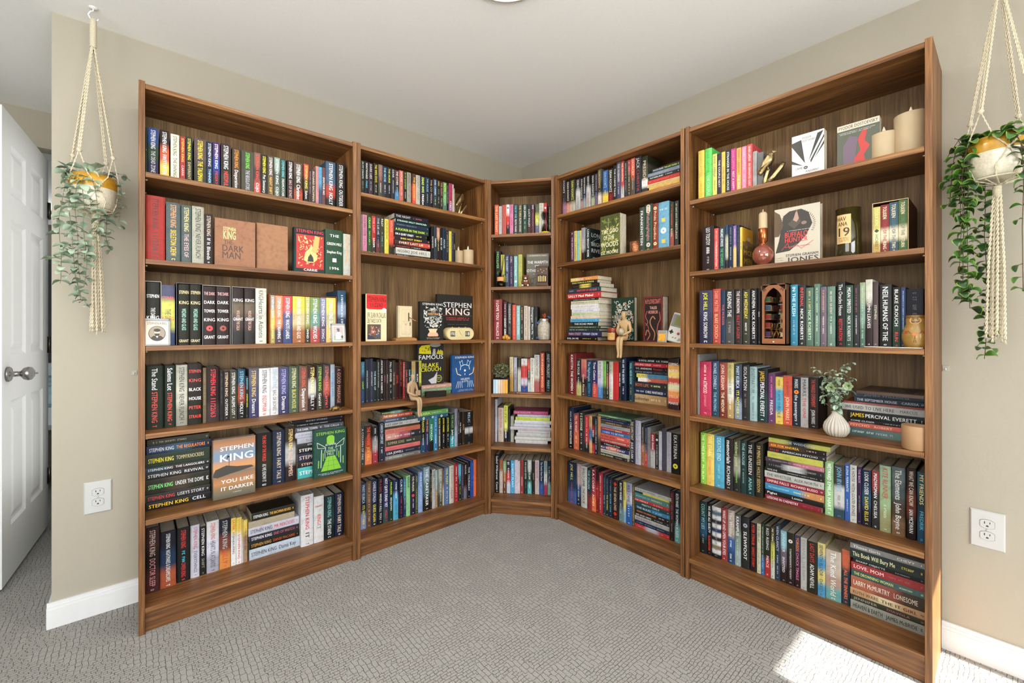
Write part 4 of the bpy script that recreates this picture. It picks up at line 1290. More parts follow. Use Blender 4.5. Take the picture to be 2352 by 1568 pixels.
for i, bk in enumerate(books):
    rr = random.Random(i * 13 + 5)
    t, h = bk['t'] * (.985 if not bk['lying'] else 1), bk['L']; stops = bk['cover'].split('/'); hard = h > .212
    d = min(h * .66, BD - .008 - bk['s'] - .004); M = book_M(bk); bul = min(.0035, t * .12) if hard else min(.0012, t * .05)
    if i in big:
        q = MB(); cover_mesh(q, t, d, h, stops, hard); o = q.build('book', PRINT, M=M)
        BO[(segs(bk['txt'])[0][2] or '').replace(' ', '_')] = (o, t, d, h)
        q = MB(); page_mesh(q, t, d, h, hard); q.build('page_block', PAGE, o)
        q = MB(); letter_mesh(q, t, h, bk['txt'], bul, rr)
        if q.v: q.build('spine_lettering', INK, o)['kind'] = 'stuff'
        c0, c1 = cname(stops[0]), cname(stops[-1])
        if len(stops) in (3, 4) and c0 != c1 and len((c0 + c1).split()) < 4 and 'charcoal' not in (c0, c1): cc = c0 + ' and ' + c1
        else: cc = c0
        tc = cname(segs(bk['txt'])[0][1])
        if bk['lying']:
            pos = '%s from top of %s' % (ordi(bk['k']) if bk['k'] > 1 else 'uppermost, first', 'pile' if st['pile'][(bk['case'], bk['si'])] == 1 or bk['case'] != 'LL' and bk['pi'] == 1 else ('pile near end' if bk['case'] == 'LL' and bk['pi'] == 2 else 'door-side pile' if bk['case'] == 'LL' else 'raised pile'))
            if bk['k'] == 1: pos = 'topmost of ' + pos.split(' of ', 1)[1]
            wd = 'lying'
        else: pos = ordi(bk['k']) + ' upright from door end'; wd = ''
        lb = ('%s %s book, %s lettering, %s, %s shelf, %s' % (wd, cc, tc, pos, SHELF_NAME[bk['si']], CASE_NAME[bk['case']])).strip()
        if len(re.findall(r"[\w'-]+", lb)) > 16: lb = lb.replace(cc, c0, 1)
        if len(re.findall(r"[\w'-]+", lb)) > 16: lb = lb.replace(', %s lettering' % tc, '')
        seen[lb] = seen.get(lb, 0) + 1
        tag(o, lb, 'book', 'books on the %s shelf of the %s' % (SHELF_NAME[bk['si']], CASE_NAME[bk['case']]))
    else:
        cover_mesh(rest, t, d, h, stops, hard, M)
        page_mesh(rest, t, d, h, hard, M, 1); q = MB(); letter_mesh(q, t, h, bk['txt'], bul, rr)
        if q.v:
            b0 = len(rest.v); rest.v += [tuple(M @ Vector(p)) for p in q.v]; rest.f += [[b0 + j for j in f] for f in q.f]; rest.m += [2] * len(q.f); rest.c += q.c; rest.sm += q.sm
print('dup labels', [k for k, v in seen.items() if v > 1])
o = rest.build('small_books', [PRINT, PAGE, INK]); o['kind'] = 'stuff'; o['label'] = 'the remaining small books packed along the shelves between the larger ones'

# ================================================================ books shown face out
def art_mesh(t, d, h, art, rr):
    q = MB(); lay = [0]
    def fn(a, b): return (t + .0002 + lay[0] * .000016, a, b)
    for it in art:
        k = it[0]; lay[0] += 1
        if k == 't': put(q, it[1], it[2], fn, it[3] * d, it[4] * d, it[5] * h, it[6] * h, it[7] if len(it) > 7 else 2.4)
        elif k == 'r': q.add([fn(it[2] * d, it[4] * h), fn(it[3] * d, it[4] * h), fn(it[3] * d, it[5] * h), fn(it[2] * d, it[5] * h)], [(0, 1, 2, 3)], 0, lin(it[1]))
        elif k == 'p': q.add([fn(a * d, b * h) for a, b in it[2]], [tuple(range(len(it[2])))], 0, lin(it[1]))
        elif k == 'o': ring(q, it[1], fn, it[2] * d, it[3] * h, it[4] * d, it[5], 24)
        elif k == 'e': q.add([fn(it[2] * d + it[4] * d * cos(2 * pi * j / 24), it[3] * h + it[5] * h * sin(2 * pi * j / 24)) for j in range(24)], [tuple(range(24))], 0, lin(it[1]))
        elif k == 'm': marks(q, it[1], fn, it[2] * d, it[3] * d, it[4] * h, it[5] * h, rr)
        elif k == 's':
            P = it[2]; w_ = it[3] * d
            for i in range(len(P) - 1):
                ax, ay, bx, by = P[i][0] * d, P[i][1] * h, P[i + 1][0] * d, P[i + 1][1] * h
                L = hypot(bx - ax, by - ay) or 1; nx, ny = -(by - ay) / L * w_ / 2, (bx - ax) / L * w_ / 2
                q.add([fn(ax + nx, ay + ny), fn(bx + nx, by + ny), fn(bx - nx, by - ny), fn(ax - nx, ay - ny)], [(0, 3, 2, 1)], 0, lin(it[1]))
    return q
def swirls(col, a0, a1, b0, b1, n, w_, rr, ratio=1.5):
    out = []
    for i in range(n):
        a, b = rr.uniform(a0, a1), rr.uniform(b0, b1); r_ = rr.uniform(.04, .10); st_ = rr.uniform(0, 6.28); dr = rr.choice((-1, 1)); P = []
        for j in range(9):
            f = j / 8; an = st_ + dr * f * 4.2; rad = r_ * (1 - .75 * f)
            P.append((max(a0, min(a1, a + rad * cos(an))), max(b0, min(b1, b + rad * sin(an) / ratio))))
        out.append(('s', col if isinstance(col, str) else rr.choice(col), P, w_ * rr.uniform(.7, 1.3)))
    return out
def leafs(col, a0, a1, b0, b1, n, rr, L=.08, ratio=1.5):
    out = []
    for i in range(n):
        a, b, an = rr.uniform(a0 + L / 2, a1 - L / 2), rr.uniform(b0 + L / 3, b1 - L / 3), rr.uniform(0, 6.28); l_ = L * rr.uniform(.6, 1.1)
        ca_, sa = cos(an), sin(an)
        P = [(a + (x * ca_ - y * sa), b + (x * sa + y * ca_) / ratio) for x, y in ((-l_ / 2, 0), (0, -l_ / 6), (l_ / 2, 0), (0, l_ / 6))]
        out.append(('p', col if isinstance(col, str) else rr.choice(col), P))
    return out
def faceout(case, si, xl, xr, yt, s, t, cover, spine_txt, art, label, base=0, lean=0, yb=None, seed=3, hard=True):
    zs = SH[case][si] + base; rr = random.Random(seed)
    if yb: s = uw(case, xl, yb, zs)[1]
    u0, z0 = uz(case, xl, yt, s); u1, _ = uz(case, xr, yt, s); d = u1 - u0; h = z0 - zs
    for it in art:
        if it[0] == 't': request(it[1])
    for _, c, w_ in segs(spine_txt):
        if w_ and w_[0] not in '~@#[': request(w_)
    resolve()
    M = CM(case, u0, s, zs + .0004, Matrix.Rotation(-radians(lean), 4, 'X') @ Matrix.Translation((0, t, 0)) @ Matrix.Rotation(-pi / 2, 4, 'Z'))
    q = MB(); cover_mesh(q, t, d, h, cover.split('/'), hard); o = q.build('book', PRINT, M=M)
    q = MB(); page_mesh(q, t, d, h, hard); q.build('page_block', PAGE, o)
    if spine_txt:
        q = MB(); letter_mesh(q, t, h, spine_txt, .002, rr); q.build('spine_lettering', INK, o)['kind'] = 'stuff'
    q = art_mesh(t, d, h, art, rr)
    if q.v: a_ = q.build('cover_print', INK, o); a_['kind'] = 'stuff'
    return tag(o, label, 'book', 'books displayed face out')
r5 = random.Random(5)
faceout('LL', 1, 493.7, 586.4, 499, .03, .022, 'a5704d', '', [('t', 'STEPHEN', 'ead58e', .20, .50, .76, .83), ('t', 'KING', 'ead58e', .20, .50, .58, .75, 3), ('t', 'THE', '4c2c18', .22, .42, .46, .55), ('t', 'DARK', '3f2413', .18, .70, .32, .45, 2.5), ('t', 'MAN', '3f2413', .18, .62, .17, .31, 2.5)],
        'face-out brown book with dark title and small gold lettering, beside blank tan panel')
faceout('LL', 1, 590.4, 661, 511, .045, .03, 'a9764f', '', [], 'blank tan-brown face-out book with no lettering, second shelf of the door-side bookcase', seed=4)
art = [('r', 'b02222', .06, .96, .10, .86)] + leafs(['e3c184', 'd8a860', 'e3c184', 'c73030', '8a1418'], .06, .96, .12, .86, 150, r5, .12) + \
      [('p', 'dfb877', [(.30, .28), (.42, .24), (.62, .24), (.74, .32), (.72, .44), (.62, .52), (.54, .66), (.46, .54), (.34, .46)]), ('p', '222a26', [(.42, .26), (.62, .26), (.60, .36), (.52, .44), (.44, .36)]), ('p', 'd8a35e', [(.55, .5), (.66, .86), (.82, .84), (.78, .6), (.7, .45)]), ('r', '551012', .25, .78, .04, .105),
       ('t', 'STEPHEN KING', 'd0384a', .06, .94, .90, .97, 1.6), ('t', 'CARRIE', 'ddd', .30, .74, .045, .10)]
faceout('LL', 1, 676, 746, 521, .035, .033, '233/244', '', art, 'face-out book with red cover of gold leaves and a flame, dark green border')
def band(n, stops, b0, b1):
    out = []
    for k in range(n):
        f = k / (n - 1) * (len(stops) - 1); i = min(int(f), len(stops) - 2); g = f - i; c0, c1 = lin(stops[i]), lin(stops[i + 1])
        out.append(('r', tuple(c0[j] * (1 - g) + c1[j] * g for j in range(3)), 0, 1, b0 + (b1 - b0) * k / n, b0 + (b1 - b0) * (k + 1) / n + .001))
    return out
art = band(30, ['5d5a4c', '6d6650', '8a6a48', 'b07c50', '9a6c48', '7a6a5c', 'c98d55', 'b98a68', '72849a', '6f87a2', '8b7f80', 'b0794f', '8f6a50'], 0, 1) + [('p', '3a3631', [(0, .42), (.05, .50), (.3, .55), (.55, .51), (.9, .49), (.96, .46), (.7, .43), (.4, .40), (.1, .36), (0, .38)]),
       ('s', '2b2a28', [(.36, .52), (.37, .66)], .012), ('p', '2b2a28', [(.30, .64), (.37, .70), (.44, .64), (.40, .72), (.37, .67), (.33, .72)]),
       ('t', 'STEPHEN', 'eee', .16, .95, .80, .87, 1.3), ('t', 'KING', 'eee', .16, .94, .62, .74, 2), ('t', 'YOU LIKE', 'eee', .18, .95, .25, .31, 1.4), ('t', 'IT DARKER', 'eee', .18, .95, .13, .19, 1.4), ('m', 'ccc', .46, .66, .07, .085)]
faceout('LL', 4, 489.6, 586.5, 1012, 0, .03, '7d6a55/8b8270/5c564c', 'eee:STEPHEN_KING|eb8:YOU_LIKE_IT_DARKER', art, 'face-out book with sunset sky over dark island and palm, white lettering, fifth shelf', yb=1150)
art = [('t', 'STEPHEN KING', '8fbf3c', .06, .95, .885, .945, 1.4), ('p', '79b52e', [(.38, .68), (.62, .68), (.62, .82), (.56, .86), (.44, .86), (.38, .82)]), ('m', 'dde', .34, .66, .65, .68), ('s', 'cdd6cc', [(.08, .74), (.34, .62), (.34, .55)], .015), ('s', 'cdd6cc', [(.94, .76), (.68, .64), (.66, .57)], .015),
       ('s', 'cdd6cc', [(.08, .74), (.10, .62), (.34, .6)], .012), ('s', 'cdd6cc', [(.94, .76), (.9, .62), (.68, .6)], .012), ('s', 'cdd6cc', [(.22, .58), (.20, .2)], .02), ('s', 'cdd6cc', [(.82, .6), (.82, .24)], .02), ('s', 'cdd6cc', [(.32, .56), (.33, .38)], .012), ('s', 'cdd6cc', [(.7, .56), (.7, .4)], .012),
       ('t', 'THE', 'a9c79a', .42, .58, .56, .61), ('t', 'GREEN', 'a9c79a', .36, .64, .50, .55), ('t', 'MILE', 'a9c79a', .40, .60, .44, .49), ('p', '79b52e', [(.20, .12), (.84, .12), (.64, .42), (.38, .42)]), ('s', '2f6b3a', [(.40, .12), (.46, .42)], .008), ('s', '2f6b3a', [(.62, .12), (.56, .42)], .008), ('s', '2f6b3a', [(.26, .22), (.78, .22)], .008), ('s', '2f6b3a', [(.32, .32), (.72, .32)], .008),
       ('s', '79b52e', [(.12, .2), (.13, .36)], .03), ('s', '79b52e', [(.27, .34), (.27, .5)], .025), ('s', '79b52e', [(.90, .22), (.90, .38)], .03), ('s', '79b52e', [(.76, .36), (.76, .5)], .025), ('m', 'dde', .12, .9, .06, .075), ('m', 'dde', .2, .8, .035, .048)]
faceout('LL', 4, 722, 795, 989.6, 0, .028, '1f5a4a', '', art, 'face-out dark green book with lime green path and columns, fifth shelf of door-side bookcase', yb=1100)
art = [('r', 'd8cba6', 0, 1, 0, 1), ('r', 'c81e22', .04, 1, .68, .995), ('p', 'd8cba6', [(.04, .70), (.2, .66), (.5, .665), (.7, .68), (1, .69), (1, .64), (.04, .64)]), ('t', 'STEPHEN KING', '1c1414', .08, .97, .84, .95, 2.6), ('t', '11/22/63', '1c1414', .24, .80, .73, .82, 2.6),
       ('e', 'ccd4d6', .88, .66, .10, .055), ('t', 'JFK SLAIN IN DALLAS', '333', .08, .95, .50, .61, 4), ('t', 'LBJ TAKES OATH', '333', .08, .74, .39, .48, 4), ('r', '54463c', .08, .72, .04, .36), ('p', '2e3540', [(.08, .04), (.08, .2), (.5, .04)]), ('p', '8c4b3c', [(.2, .2), (.35, .34), (.5, .2), (.4, .12)]), ('p', '39506a', [(.5, .06), (.68, .1), (.68, .2), (.52, .16)]),
       ('m', '998', .76, .97, .44, .45), ('m', '998', .76, .97, .40, .41), ('m', '998', .76, .94, .36, .37), ('m', '998', .76, .97, .30, .31), ('m', '998', .76, .97, .26, .27)] + leafs(['c9a', 'b98', 'dcb', '333'], .1, .7, .1, .34, 26, r5, .10)
faceout('L2', 2, 839.7, 887.8, 674.5, .03, .05, '1b1a19', 'a22:STEPHEN_KING', art, 'face-out book with torn red top and newspaper-style cream cover, thick black spine')
art = leafs(['dcdcd0', 'cfd6d6', 'e6e2cf', 'e6e2cf', 'dcdcd0', '8fa3b8'], .08, .96, .30, .89, 170, r5, .11) + swirls(['dcdcd0', 'e6e2cf'], .12, .92, .5, .88, 24, .016, r5) + \
      [('r', '2c2f2e', .26, .80, .60, .77), ('t', 'STEPHEN KING', 'ddd', .06, .95, .91, .965, 1.4), ('t', 'ON', 'ca9', .42, .62, .72, .765), ('t', 'WRITING', 'e8b070', .28, .80, .655, .71, 1.6), ('m', 'bcd', .36, .7, .61, .63), ('p', 'e2c39b', [(.30, .30), (.72, .30), (.66, .23), (.66, .19), (.36, .19), (.36, .23)]), ('p', 'd9a98f', [(.27, .13), (.33, .20), (.70, .20), (.76, .13), (.72, .10), (.31, .10)]), ('m', 'ca8', .24, .82, .06, .075), ('m', 'ccc', .24, .82, .035, .05)]
faceout('L2', 2, 966.7, 1018.5, 692, .035, .032, '2c2f2e', 'bbb:STEPHEN_KING|ccc:ON_WRITING', art, 'face-out dark book with pale swirling plume rising from a cream urn, third shelf')
art = [('t', 'STEPHEN', 'ddd', .14, .92, .72, .83, 1.8), ('t', 'KING', 'e8d8d0', .14, .93, .55, .70, 2.2), ('s', 'b44', [(.14, .535), (.92, .535)], .006), ('m', 'c55', .22, .88, .47, .495), ('m', 'c55', .22, .84, .43, .455), ('m', '666', .25, .8, .33, .345)]
faceout('L2', 2, 1006, 1088.8, 675, .13, .03, '34332f', '', art, 'large charcoal face-out book with huge cream name, standing behind oval clock')
art = [('p', 'd9cf20', [(.02, .76), (.5, .74), (.44, .96), (.12, .94), (.03, .88)]), ('p', 'cdbf2a', [(.7, .74), (.98, .72), (.97, .8), (.86, .84), (.84, .80), (.78, .85)]), ('e', '9a9a98', .66, .95, .22, .05), ('p', 'b5b5b8', [(.58, .86), (.66, .86), (.68, .72), (.54, .72)])] + leafs(['333', '452a2a'], .1, .5, .78, .92, 14, r5, .08) + \
      [('t', 'FAMOUS', 'eee', .02, .97, .62, .72, 1.8), ('t', 'BLAKE', 'e8e03a', .14, .78, .44, .53, 1.8), ('t', 'CROUCH', 'e8e03a', .10, .88, .34, .43, 1.8), ('p', 'b9bac0', [(.38, .14), (.6, .20), (.74, .33), (.70, .05), (.5, .05)]), ('e', '2a2a2a', .24, .11, .14, .06), ('o', 'd8cf30', .80, .16, .12, .88), ('m', 'ccc', .73, .88, .17, .19), ('m', 'cc3', .74, .87, .13, .15)]
faceout('L2', 3, 961, 1019, 788, .15, .03, '3b3b3b', 'ddd:~', art, 'face-out charcoal book with yellow blot and bold white and yellow lettering', base=.052)
art = [('t', 'STEPHEN KING', 'e9e9ea', .06, .94, .91, .96, 1.4), ('s', 'cfe0ea', [(.30, .60), (.33, .70), (.5, .74), (.67, .70), (.70, .60)], .025), ('s', 'cfe0ea', [(.33, .70), (.26, .84)], .02), ('s', 'cfe0ea', [(.67, .70), (.76, .84)], .02), ('s', 'cfe0ea', [(.42, .73), (.38, .86), (.30, .80)], .018), ('s', 'cfe0ea', [(.58, .73), (.62, .86), (.70, .80)], .018), ('s', 'e5c9a8', [(.12, .66), (.18, .5), (.34, .45)], .03), ('s', 'e5c9a8', [(.90, .66), (.84, .5), (.68, .45)], .03),
       ('e', 'd8e6ee', .5, .58, .04, .03), ('s', 'd8e6ee', [(.5, .5), (.5, .46)], .03), ('t', 'SALEMS', 'd5dde2', .32, .70, .33, .38), ('t', 'LOT', 'd5dde2', .40, .62, .27, .32), ('m', 'ccd', .25, .82, .06, .075), ('m', 'ccd', .2, .86, .03, .045)]
for k in range(4):
    art += [('s', 'e5c9a8' if k in (0, 3) else 'c3dcec', [(.2 + .06 * k, .30), (.16 + .07 * k, .2), (.12 + .09 * k, .12)], .018), ('s', 'c3dcec', [(.8 - .06 * k, .30), (.84 - .07 * k, .2), (.88 - .09 * k, .12)], .018)]
faceout('L2', 3, 1040.5, 1094, 816, 0, .03, '1f62a8/1f5fa6', '', art, 'face-out bright blue book with pale antlers and roots, fourth shelf of second bookcase', yb=903)
art = [('r', '55503f', .02, .98, .02, .98), ('r', '6d664f', .05, .95, .9, .97), ('m', 'bbb', .15, .9, .92, .95), ('t', 'THE WARMTH', 'ddd', .05, .95, .70, .78, 2), ('t', 'OF', 'ddd', .38, .56, .59, .66), ('t', 'OTHER SUNS', 'ddd', .02, .95, .46, .54, 2), ('m', 'bbb', .3, .7, .39, .41)] + leafs(['6b5a3d', '403a2b', '857a58', '4c5a40'], .03, .97, .03, .36, 40, r5, .16)
faceout('C', 1, 1209, 1261, 582.5, .10, .034, '5a513d/4a4433', '', art, 'face-out olive-brown patterned book behind teddy bear and toy cabinet')
art = leafs(['4f5a22', '6d7a35', '8c8f4a', '3a4218', 'b3ab62'], .0, 1, .0, .98, 90, r5, .22) + [('s', 'b98', [(.42, .93), (.43, .62)], .02), ('t', 'THE GOD', 'e6e2c0', .06, .92, .56, .66, 2.2), ('t', 'OF THE', 'e6e2c0', .18, .72, .41, .51, 2.2), ('t', 'WOODS', 'e6e2c0', .04, .92, .23, .35, 2.2), ('t', 'LIZ MOORE', 'e6e2c0', .05, .92, .06, .14, 2.4)]
faceout('R2', 1, 1379, 1424, 499, .02, .055, '59602e/6b7238/4f5628', '', art, 'face-out green foliage book with cream lettering, thick pages showing, second shelf', hard=False)
art = swirls(['cfd3c8', 'b9a79a', 'd8d8cc', 'c9998c'], .06, .94, .04, .92, 95, .018, r5) + [('p', '24402f', [(.12, .46), (.88, .58), (.88, .70), (.12, .58)]), ('t', 'TALES OF', 'e0c4b8', .12, .46, .52, .60, 2), ('t', 'TERROR', 'e0c4b8', .48, .90, .58, .69, 2), ('t', 'COSMIC', 'e0c4b8', .16, .46, .46, .52, 2)]
faceout('R2', 2, 1404.5, 1457, 685, .09, .03, '20402e', '', art, 'face-out dark green book covered in silver scrolls, behind amber candle jar')
def tent(P, c, w_):
    D = []
    for i in range(len(P) - 1):
        p0, p1, p2, p3_ = P[max(i - 1, 0)], P[i], P[i + 1], P[min(i + 2, len(P) - 1)]
        for k in range(5):
            u = k / 5; D.append(tuple(.5 * (2 * p1[j] + (p2[j] - p0[j]) * u + (2 * p0[j] - 5 * p1[j] + 4 * p2[j] - p3_[j]) * u * u + (3 * p1[j] - p0[j] - 3 * p2[j] + p3_[j]) * u ** 3) for j in (0, 1)))
    P = D + [P[-1]]
    return [('s', c, P, w_), ('s', '5a2a22', [(a + .012, b) for a, b in P], w_ * .35)]
art = [('r', '5a1d1d', .0, 1, 0, 1), ('r', '1c0e0d', .08, .92, .03, .96), ('t', 'H.P.LOVECRAFT', 'b86a5c', .10, .90, .84, .94, 3), ('t', 'TALES', 'd3a79c', .34, .70, .72, .78, 2.4), ('t', 'HORROR', 'c98476', .26, .76, .62, .69, 2.4)]
art += tent([(.2, .04), (.35, .16), (.2, .26), (.12, .14)], 'b86b52', .05) + tent([(.55, .04), (.6, .2), (.42, .34), (.36, .46), (.5, .56), (.62, .50)], 'c08468', .05) + tent([(.84, .06), (.72, .22), (.78, .4), (.88, .5), (.84, .66)], 'ad6152', .04) + tent([(.2, .68), (.12, .56), (.24, .44), (.14, .36)], 'ad6152', .035) + tent([(.3, .2), (.25, .34), (.1, .42)], '9a5a4c', .03)
faceout('R2', 2, 1478, 1522, 682, .05, .055, '3b1314', '', art, 'face-out dark red book with copper tentacles, gilded page edges, third shelf')
art = [('r', 'dcdcd8', 0, 1, 0, 1), ('p', '2e2d2b', [(.0, .84), (.0, .76), (.42, .32), (.30, .88)]), ('p', '2e2d2b', [(0, .44), (0, .36), (.36, .27)]), ('p', '2e2d2b', [(.52, .34), (.98, .97), (.80, .94)]), ('p', '2e2d2b', [(.60, .30), (1, .82), (1, .88), (.58, .36)]), ('p', '2e2d2b', [(.68, .36), (1, .66), (1, .74)]), ('e', '2b2b2a', .44, .22, .065, .035), ('s', 'ddd', [(.41, .215), (.47, .225)], .02),
       ('t', 'FYODOR', '333', .34, .60, .88, .93, 2), ('t', 'DOSTOEVSKY', '333', .34, .74, .81, .86, 2), ('t', 'CRIME', '222', .12, .34, .20, .25, 2.5), ('t', 'PUNISHMENT', '222', .44, .84, .10, .15, 2.5)]
faceout('RR', 0, 1819, 1893, 316, .045, .034, 'dcdcd8', '', art, 'face-out white book with black sunburst wedges, top shelf beside brass bird', hard=False)
art = [('r', '55594c', 0, 1, 0, .86), ('r', 'c9bfae', 0, 1, .87, 1), ('t', 'FYODOR DOSTOEVSKY', '332', .04, .96, .90, .97, 2), ('p', '6d5a6c', [(.16, .02), (.14, .5), (.3, .72), (.5, .66), (.44, .3), (.5, .02)]), ('p', 'b8403c', [(.42, .02), (.42, .2), (.56, .36), (.50, .6), (.6, .78), (.72, .80), (.66, .55), (.78, .42), (.64, .24), (.70, .02)]), ('m', 'ccc', .06, .9, .81, .825), ('m', 'ccc', .06, .82, .78, .795)]
faceout('RR', 0, 1923, 2020.5, 293, .06, .034, '5b5b4c', '', art, 'face-out grey-green book with red and mauve torn shape, behind cream candles', hard=False)
art = [('r', 'bdb5a4', 0, 1, 0, 1), ('p', '33302c', [(.02, .2), (.1, .42), (.2, .86), (.34, .93), (.6, .94), (.76, .86), (.84, .66), (.70, .46), (.55, .34), (.34, .22)]), ('p', '5a4630', [(.0, .5), (0, .97), (.12, .9), (.2, .7), (.1, .5)]), ('p', '4d463d', [(.3, .7), (.5, .85), (.6, .72), (.45, .6)]), ('p', 'a9897a', [(.42, .76), (.5, .95), (.55, .78), (.5, .72)]), ('e', '8a6d64', .66, .69, .06, .03)] + \
      [('s', '3b342c', [(.5 + .36 * cos(an), .66 + .24 * sin(an)), (.5 + .41 * cos(an + .06), .66 + .28 * sin(an + .06))], .012) for an in [k * .13 for k in range(-4, 28)]] + \
      [('t', 'BUFFALO', 'd64040', .24, .74, .46, .55, 1.8), ('t', 'HUNTER', 'd64040', .24, .74, .37, .45, 1.8), ('s', 'd64040', [(.16, .24), (.3, .36), (.34, .26), (.5, .33), (.6, .24), (.86, .36)], .01), ('m', 'b66', .24, .8, .28, .30), ('m', 'eee', .28, .78, .57, .58), ('t', 'STEPHEN GRAHAM', '333', .26, .96, .115, .16, 1.6), ('t', 'JONES', '333', .28, .97, .01, .10, 2), ('m', '655', .05, .2, .10, .11), ('m', '655', .05, .2, .06, .07)]
faceout('RR', 1, 1779.5, 1883.6, 483, .05, .032, 'bdb5a4', '', art, 'face-out pale book with shaggy dark bison head and red lettering, second shelf')
# covers seen on upright books whose side is free
def side_art(key, art, name='cover_print'):
    for it in art:
        if it[0] == 't': request(it[1])
    resolve(); o, t, d, h = BO[key]; q = art_mesh(t, d, h, art, random.Random(2)); a_ = q.build(name, INK, o); a_['kind'] = 'stuff'
side_art('LONG_BRIGHT_RIVER', [('t', 'LONG', 'ccc', .1, .95, .74, .86, 3), ('t', 'BRIGHT', 'ccc', .1, .95, .46, .58, 3), ('t', 'RIVER', 'ccc', .1, .95, .26, .38, 3), ('s', '9bc', [(.05, .55), (.5, .7), (.95, .78)], .02), ('m', 'bbb', .2, .9, .08, .12)])
side_art('OF_MICE', [('r', '6b5436', .03, 1, 0, .66), ('r', 'e0a52c', .03, 1, .66, 1), ('p', '8c7048', [(.03, .62), (.5, .72), (1, .64), (1, .58), (.03, .56)]), ('e', 'e9c9a0', .6, .74, .14, .05), ('t', 'OF', 'e8c23a', .3, .5, .50, .57), ('t', 'MICE', 'e8c23a', .08, .95, .34, .46, 2.4), ('t', 'MEN', 'e8c23a', .2, .9, .12, .26, 2.4)])

# ---- slipcases round the sets
def slip(case, si, keys, colour, edge, label, pad=.0025, s=.028):
    bs = [b_ for b_ in books if b_['case'] == case and b_['si'] == si and not b_['lying'] and any(k in b_['txt'] + '^' + b_['cover'] for k in keys)]
    u0 = min(b_['u'] for b_ in bs) - pad; u1 = max(b_['u'] + b_['t'] for b_ in bs) + pad; h = max(b_['L'] for b_ in bs) + .003; z = SH[case][si]; D = .2
    t = empty('slipcase', M=CM(case, u0, s, z)); tag(t, label, 'slipcase'); W = u1 - u0; c = plain('slipcase_' + colour, colour, .4); e_ = plain('slipcase_edge_' + edge, edge, .35)
    q = MB(); q.box(0, .0022, 0, D, 0, h); q.box(W - .0022, W, 0, D, 0, h); q.box(0, W, 0, D, h, h + .0022); q.box(0, W, D, D + .002, 0, h); q.build('sleeve', c, t)
    q = MB(); q.box(0, .0016, -.0006, 0, 0, h); q.box(W - .0016, W, -.0006, 0, 0, h); q.box(0, W, -.0006, 0, h, h + .002); q.build('front_edge', e_, t)
slip('LL', 2, ['TOWER_III'], '1d1c1a', '8f8d86', 'black slipcase with silver edge round the first book of third shelf')
slip('LL', 2, ['WIZARD_AND_GLASS|-dc9'], '15171f', '222838', 'black slipcase holding two black books with gold lettering, third shelf', .006)
slip('LL', 2, ['DARK|-eee'], '1b1918', '8f8d86', 'black slipcase holding two books with roses at the foot, third shelf')
slip('LL', 2, ['CALLA'], '1b1918', '8f8d86', 'black slipcase with silver edge just before the white book, third shelf')
slip('LL', 2, ['GUNSLINGER', 'THE_DRAWING', 'WASTE', 'dc1', ':WIND', ':WOLVES|', ':SONG', 'DARK_TOWER'][:1] + ['WASTE_LANDS', 'ec4/bb8'], 'b0651f', '6b3a1a', 'orange slipcase round eight brightly coloured paperbacks, third shelf', .004)
slip('RR', 1, ['TOLKIEN'], '5b3018', 'c9b98a', 'brown slipcase round four coloured paperbacks, second shelf of fifth bookcase', .0025, .052)

# ================================================================ ornaments on the shelves
def spot(case, si, x, s, dz=0): return uz(case, x, 700, s)[0], SH[case][si] + dz
def at(case, si, x, s, extra=None, dz=0):
    u, z = spot(case, si, x, s, dz); return CM(case, u, s, z, extra)
def skin(name, mat, chains, M, parent=None, sub=2):
    # one continuous figure grown over connected joints; chains share joints by name
    me = bpy.data.meshes.new(name); ids = {}; vs = []; rs = []; es = []
    for ch in chains:
        prev = None
        for nm, p, r in ch:
            if nm not in ids: ids[nm] = len(vs); vs.append(p); rs.append(r)
            if prev is not None: es.append((prev, ids[nm]))
            prev = ids[nm]
    me.from_pydata(vs, es, []); o = bpy.data.objects.new(name, me); COL.objects.link(o)
    if parent: o.parent = parent
    o.matrix_local = M
    sk = o.modifiers.new('skin', 'SKIN'); ss = o.modifiers.new('smooth', 'SUBSURF'); ss.levels = sub; ss.render_levels = sub
    for i, r in enumerate(rs):
        v = me.skin_vertices[0].data[i]; v.radius = r if isinstance(r, tuple) else (r, r)
    me.skin_vertices[0].data[0].use_root = True
    dg = bpy.context.evaluated_depsgraph_get(); nm = bpy.data.meshes.new_from_object(o.evaluated_get(dg))
    o.modifiers.clear(); o.data = nm; nm.materials.clear(); nm.materials.append(mat)
    for p in nm.polygons: p.use_smooth = True
    return o
BRASS = plain('aged_brass', 'b09c72', .35, 1, var=.25, scale=120, bumpy=.4)
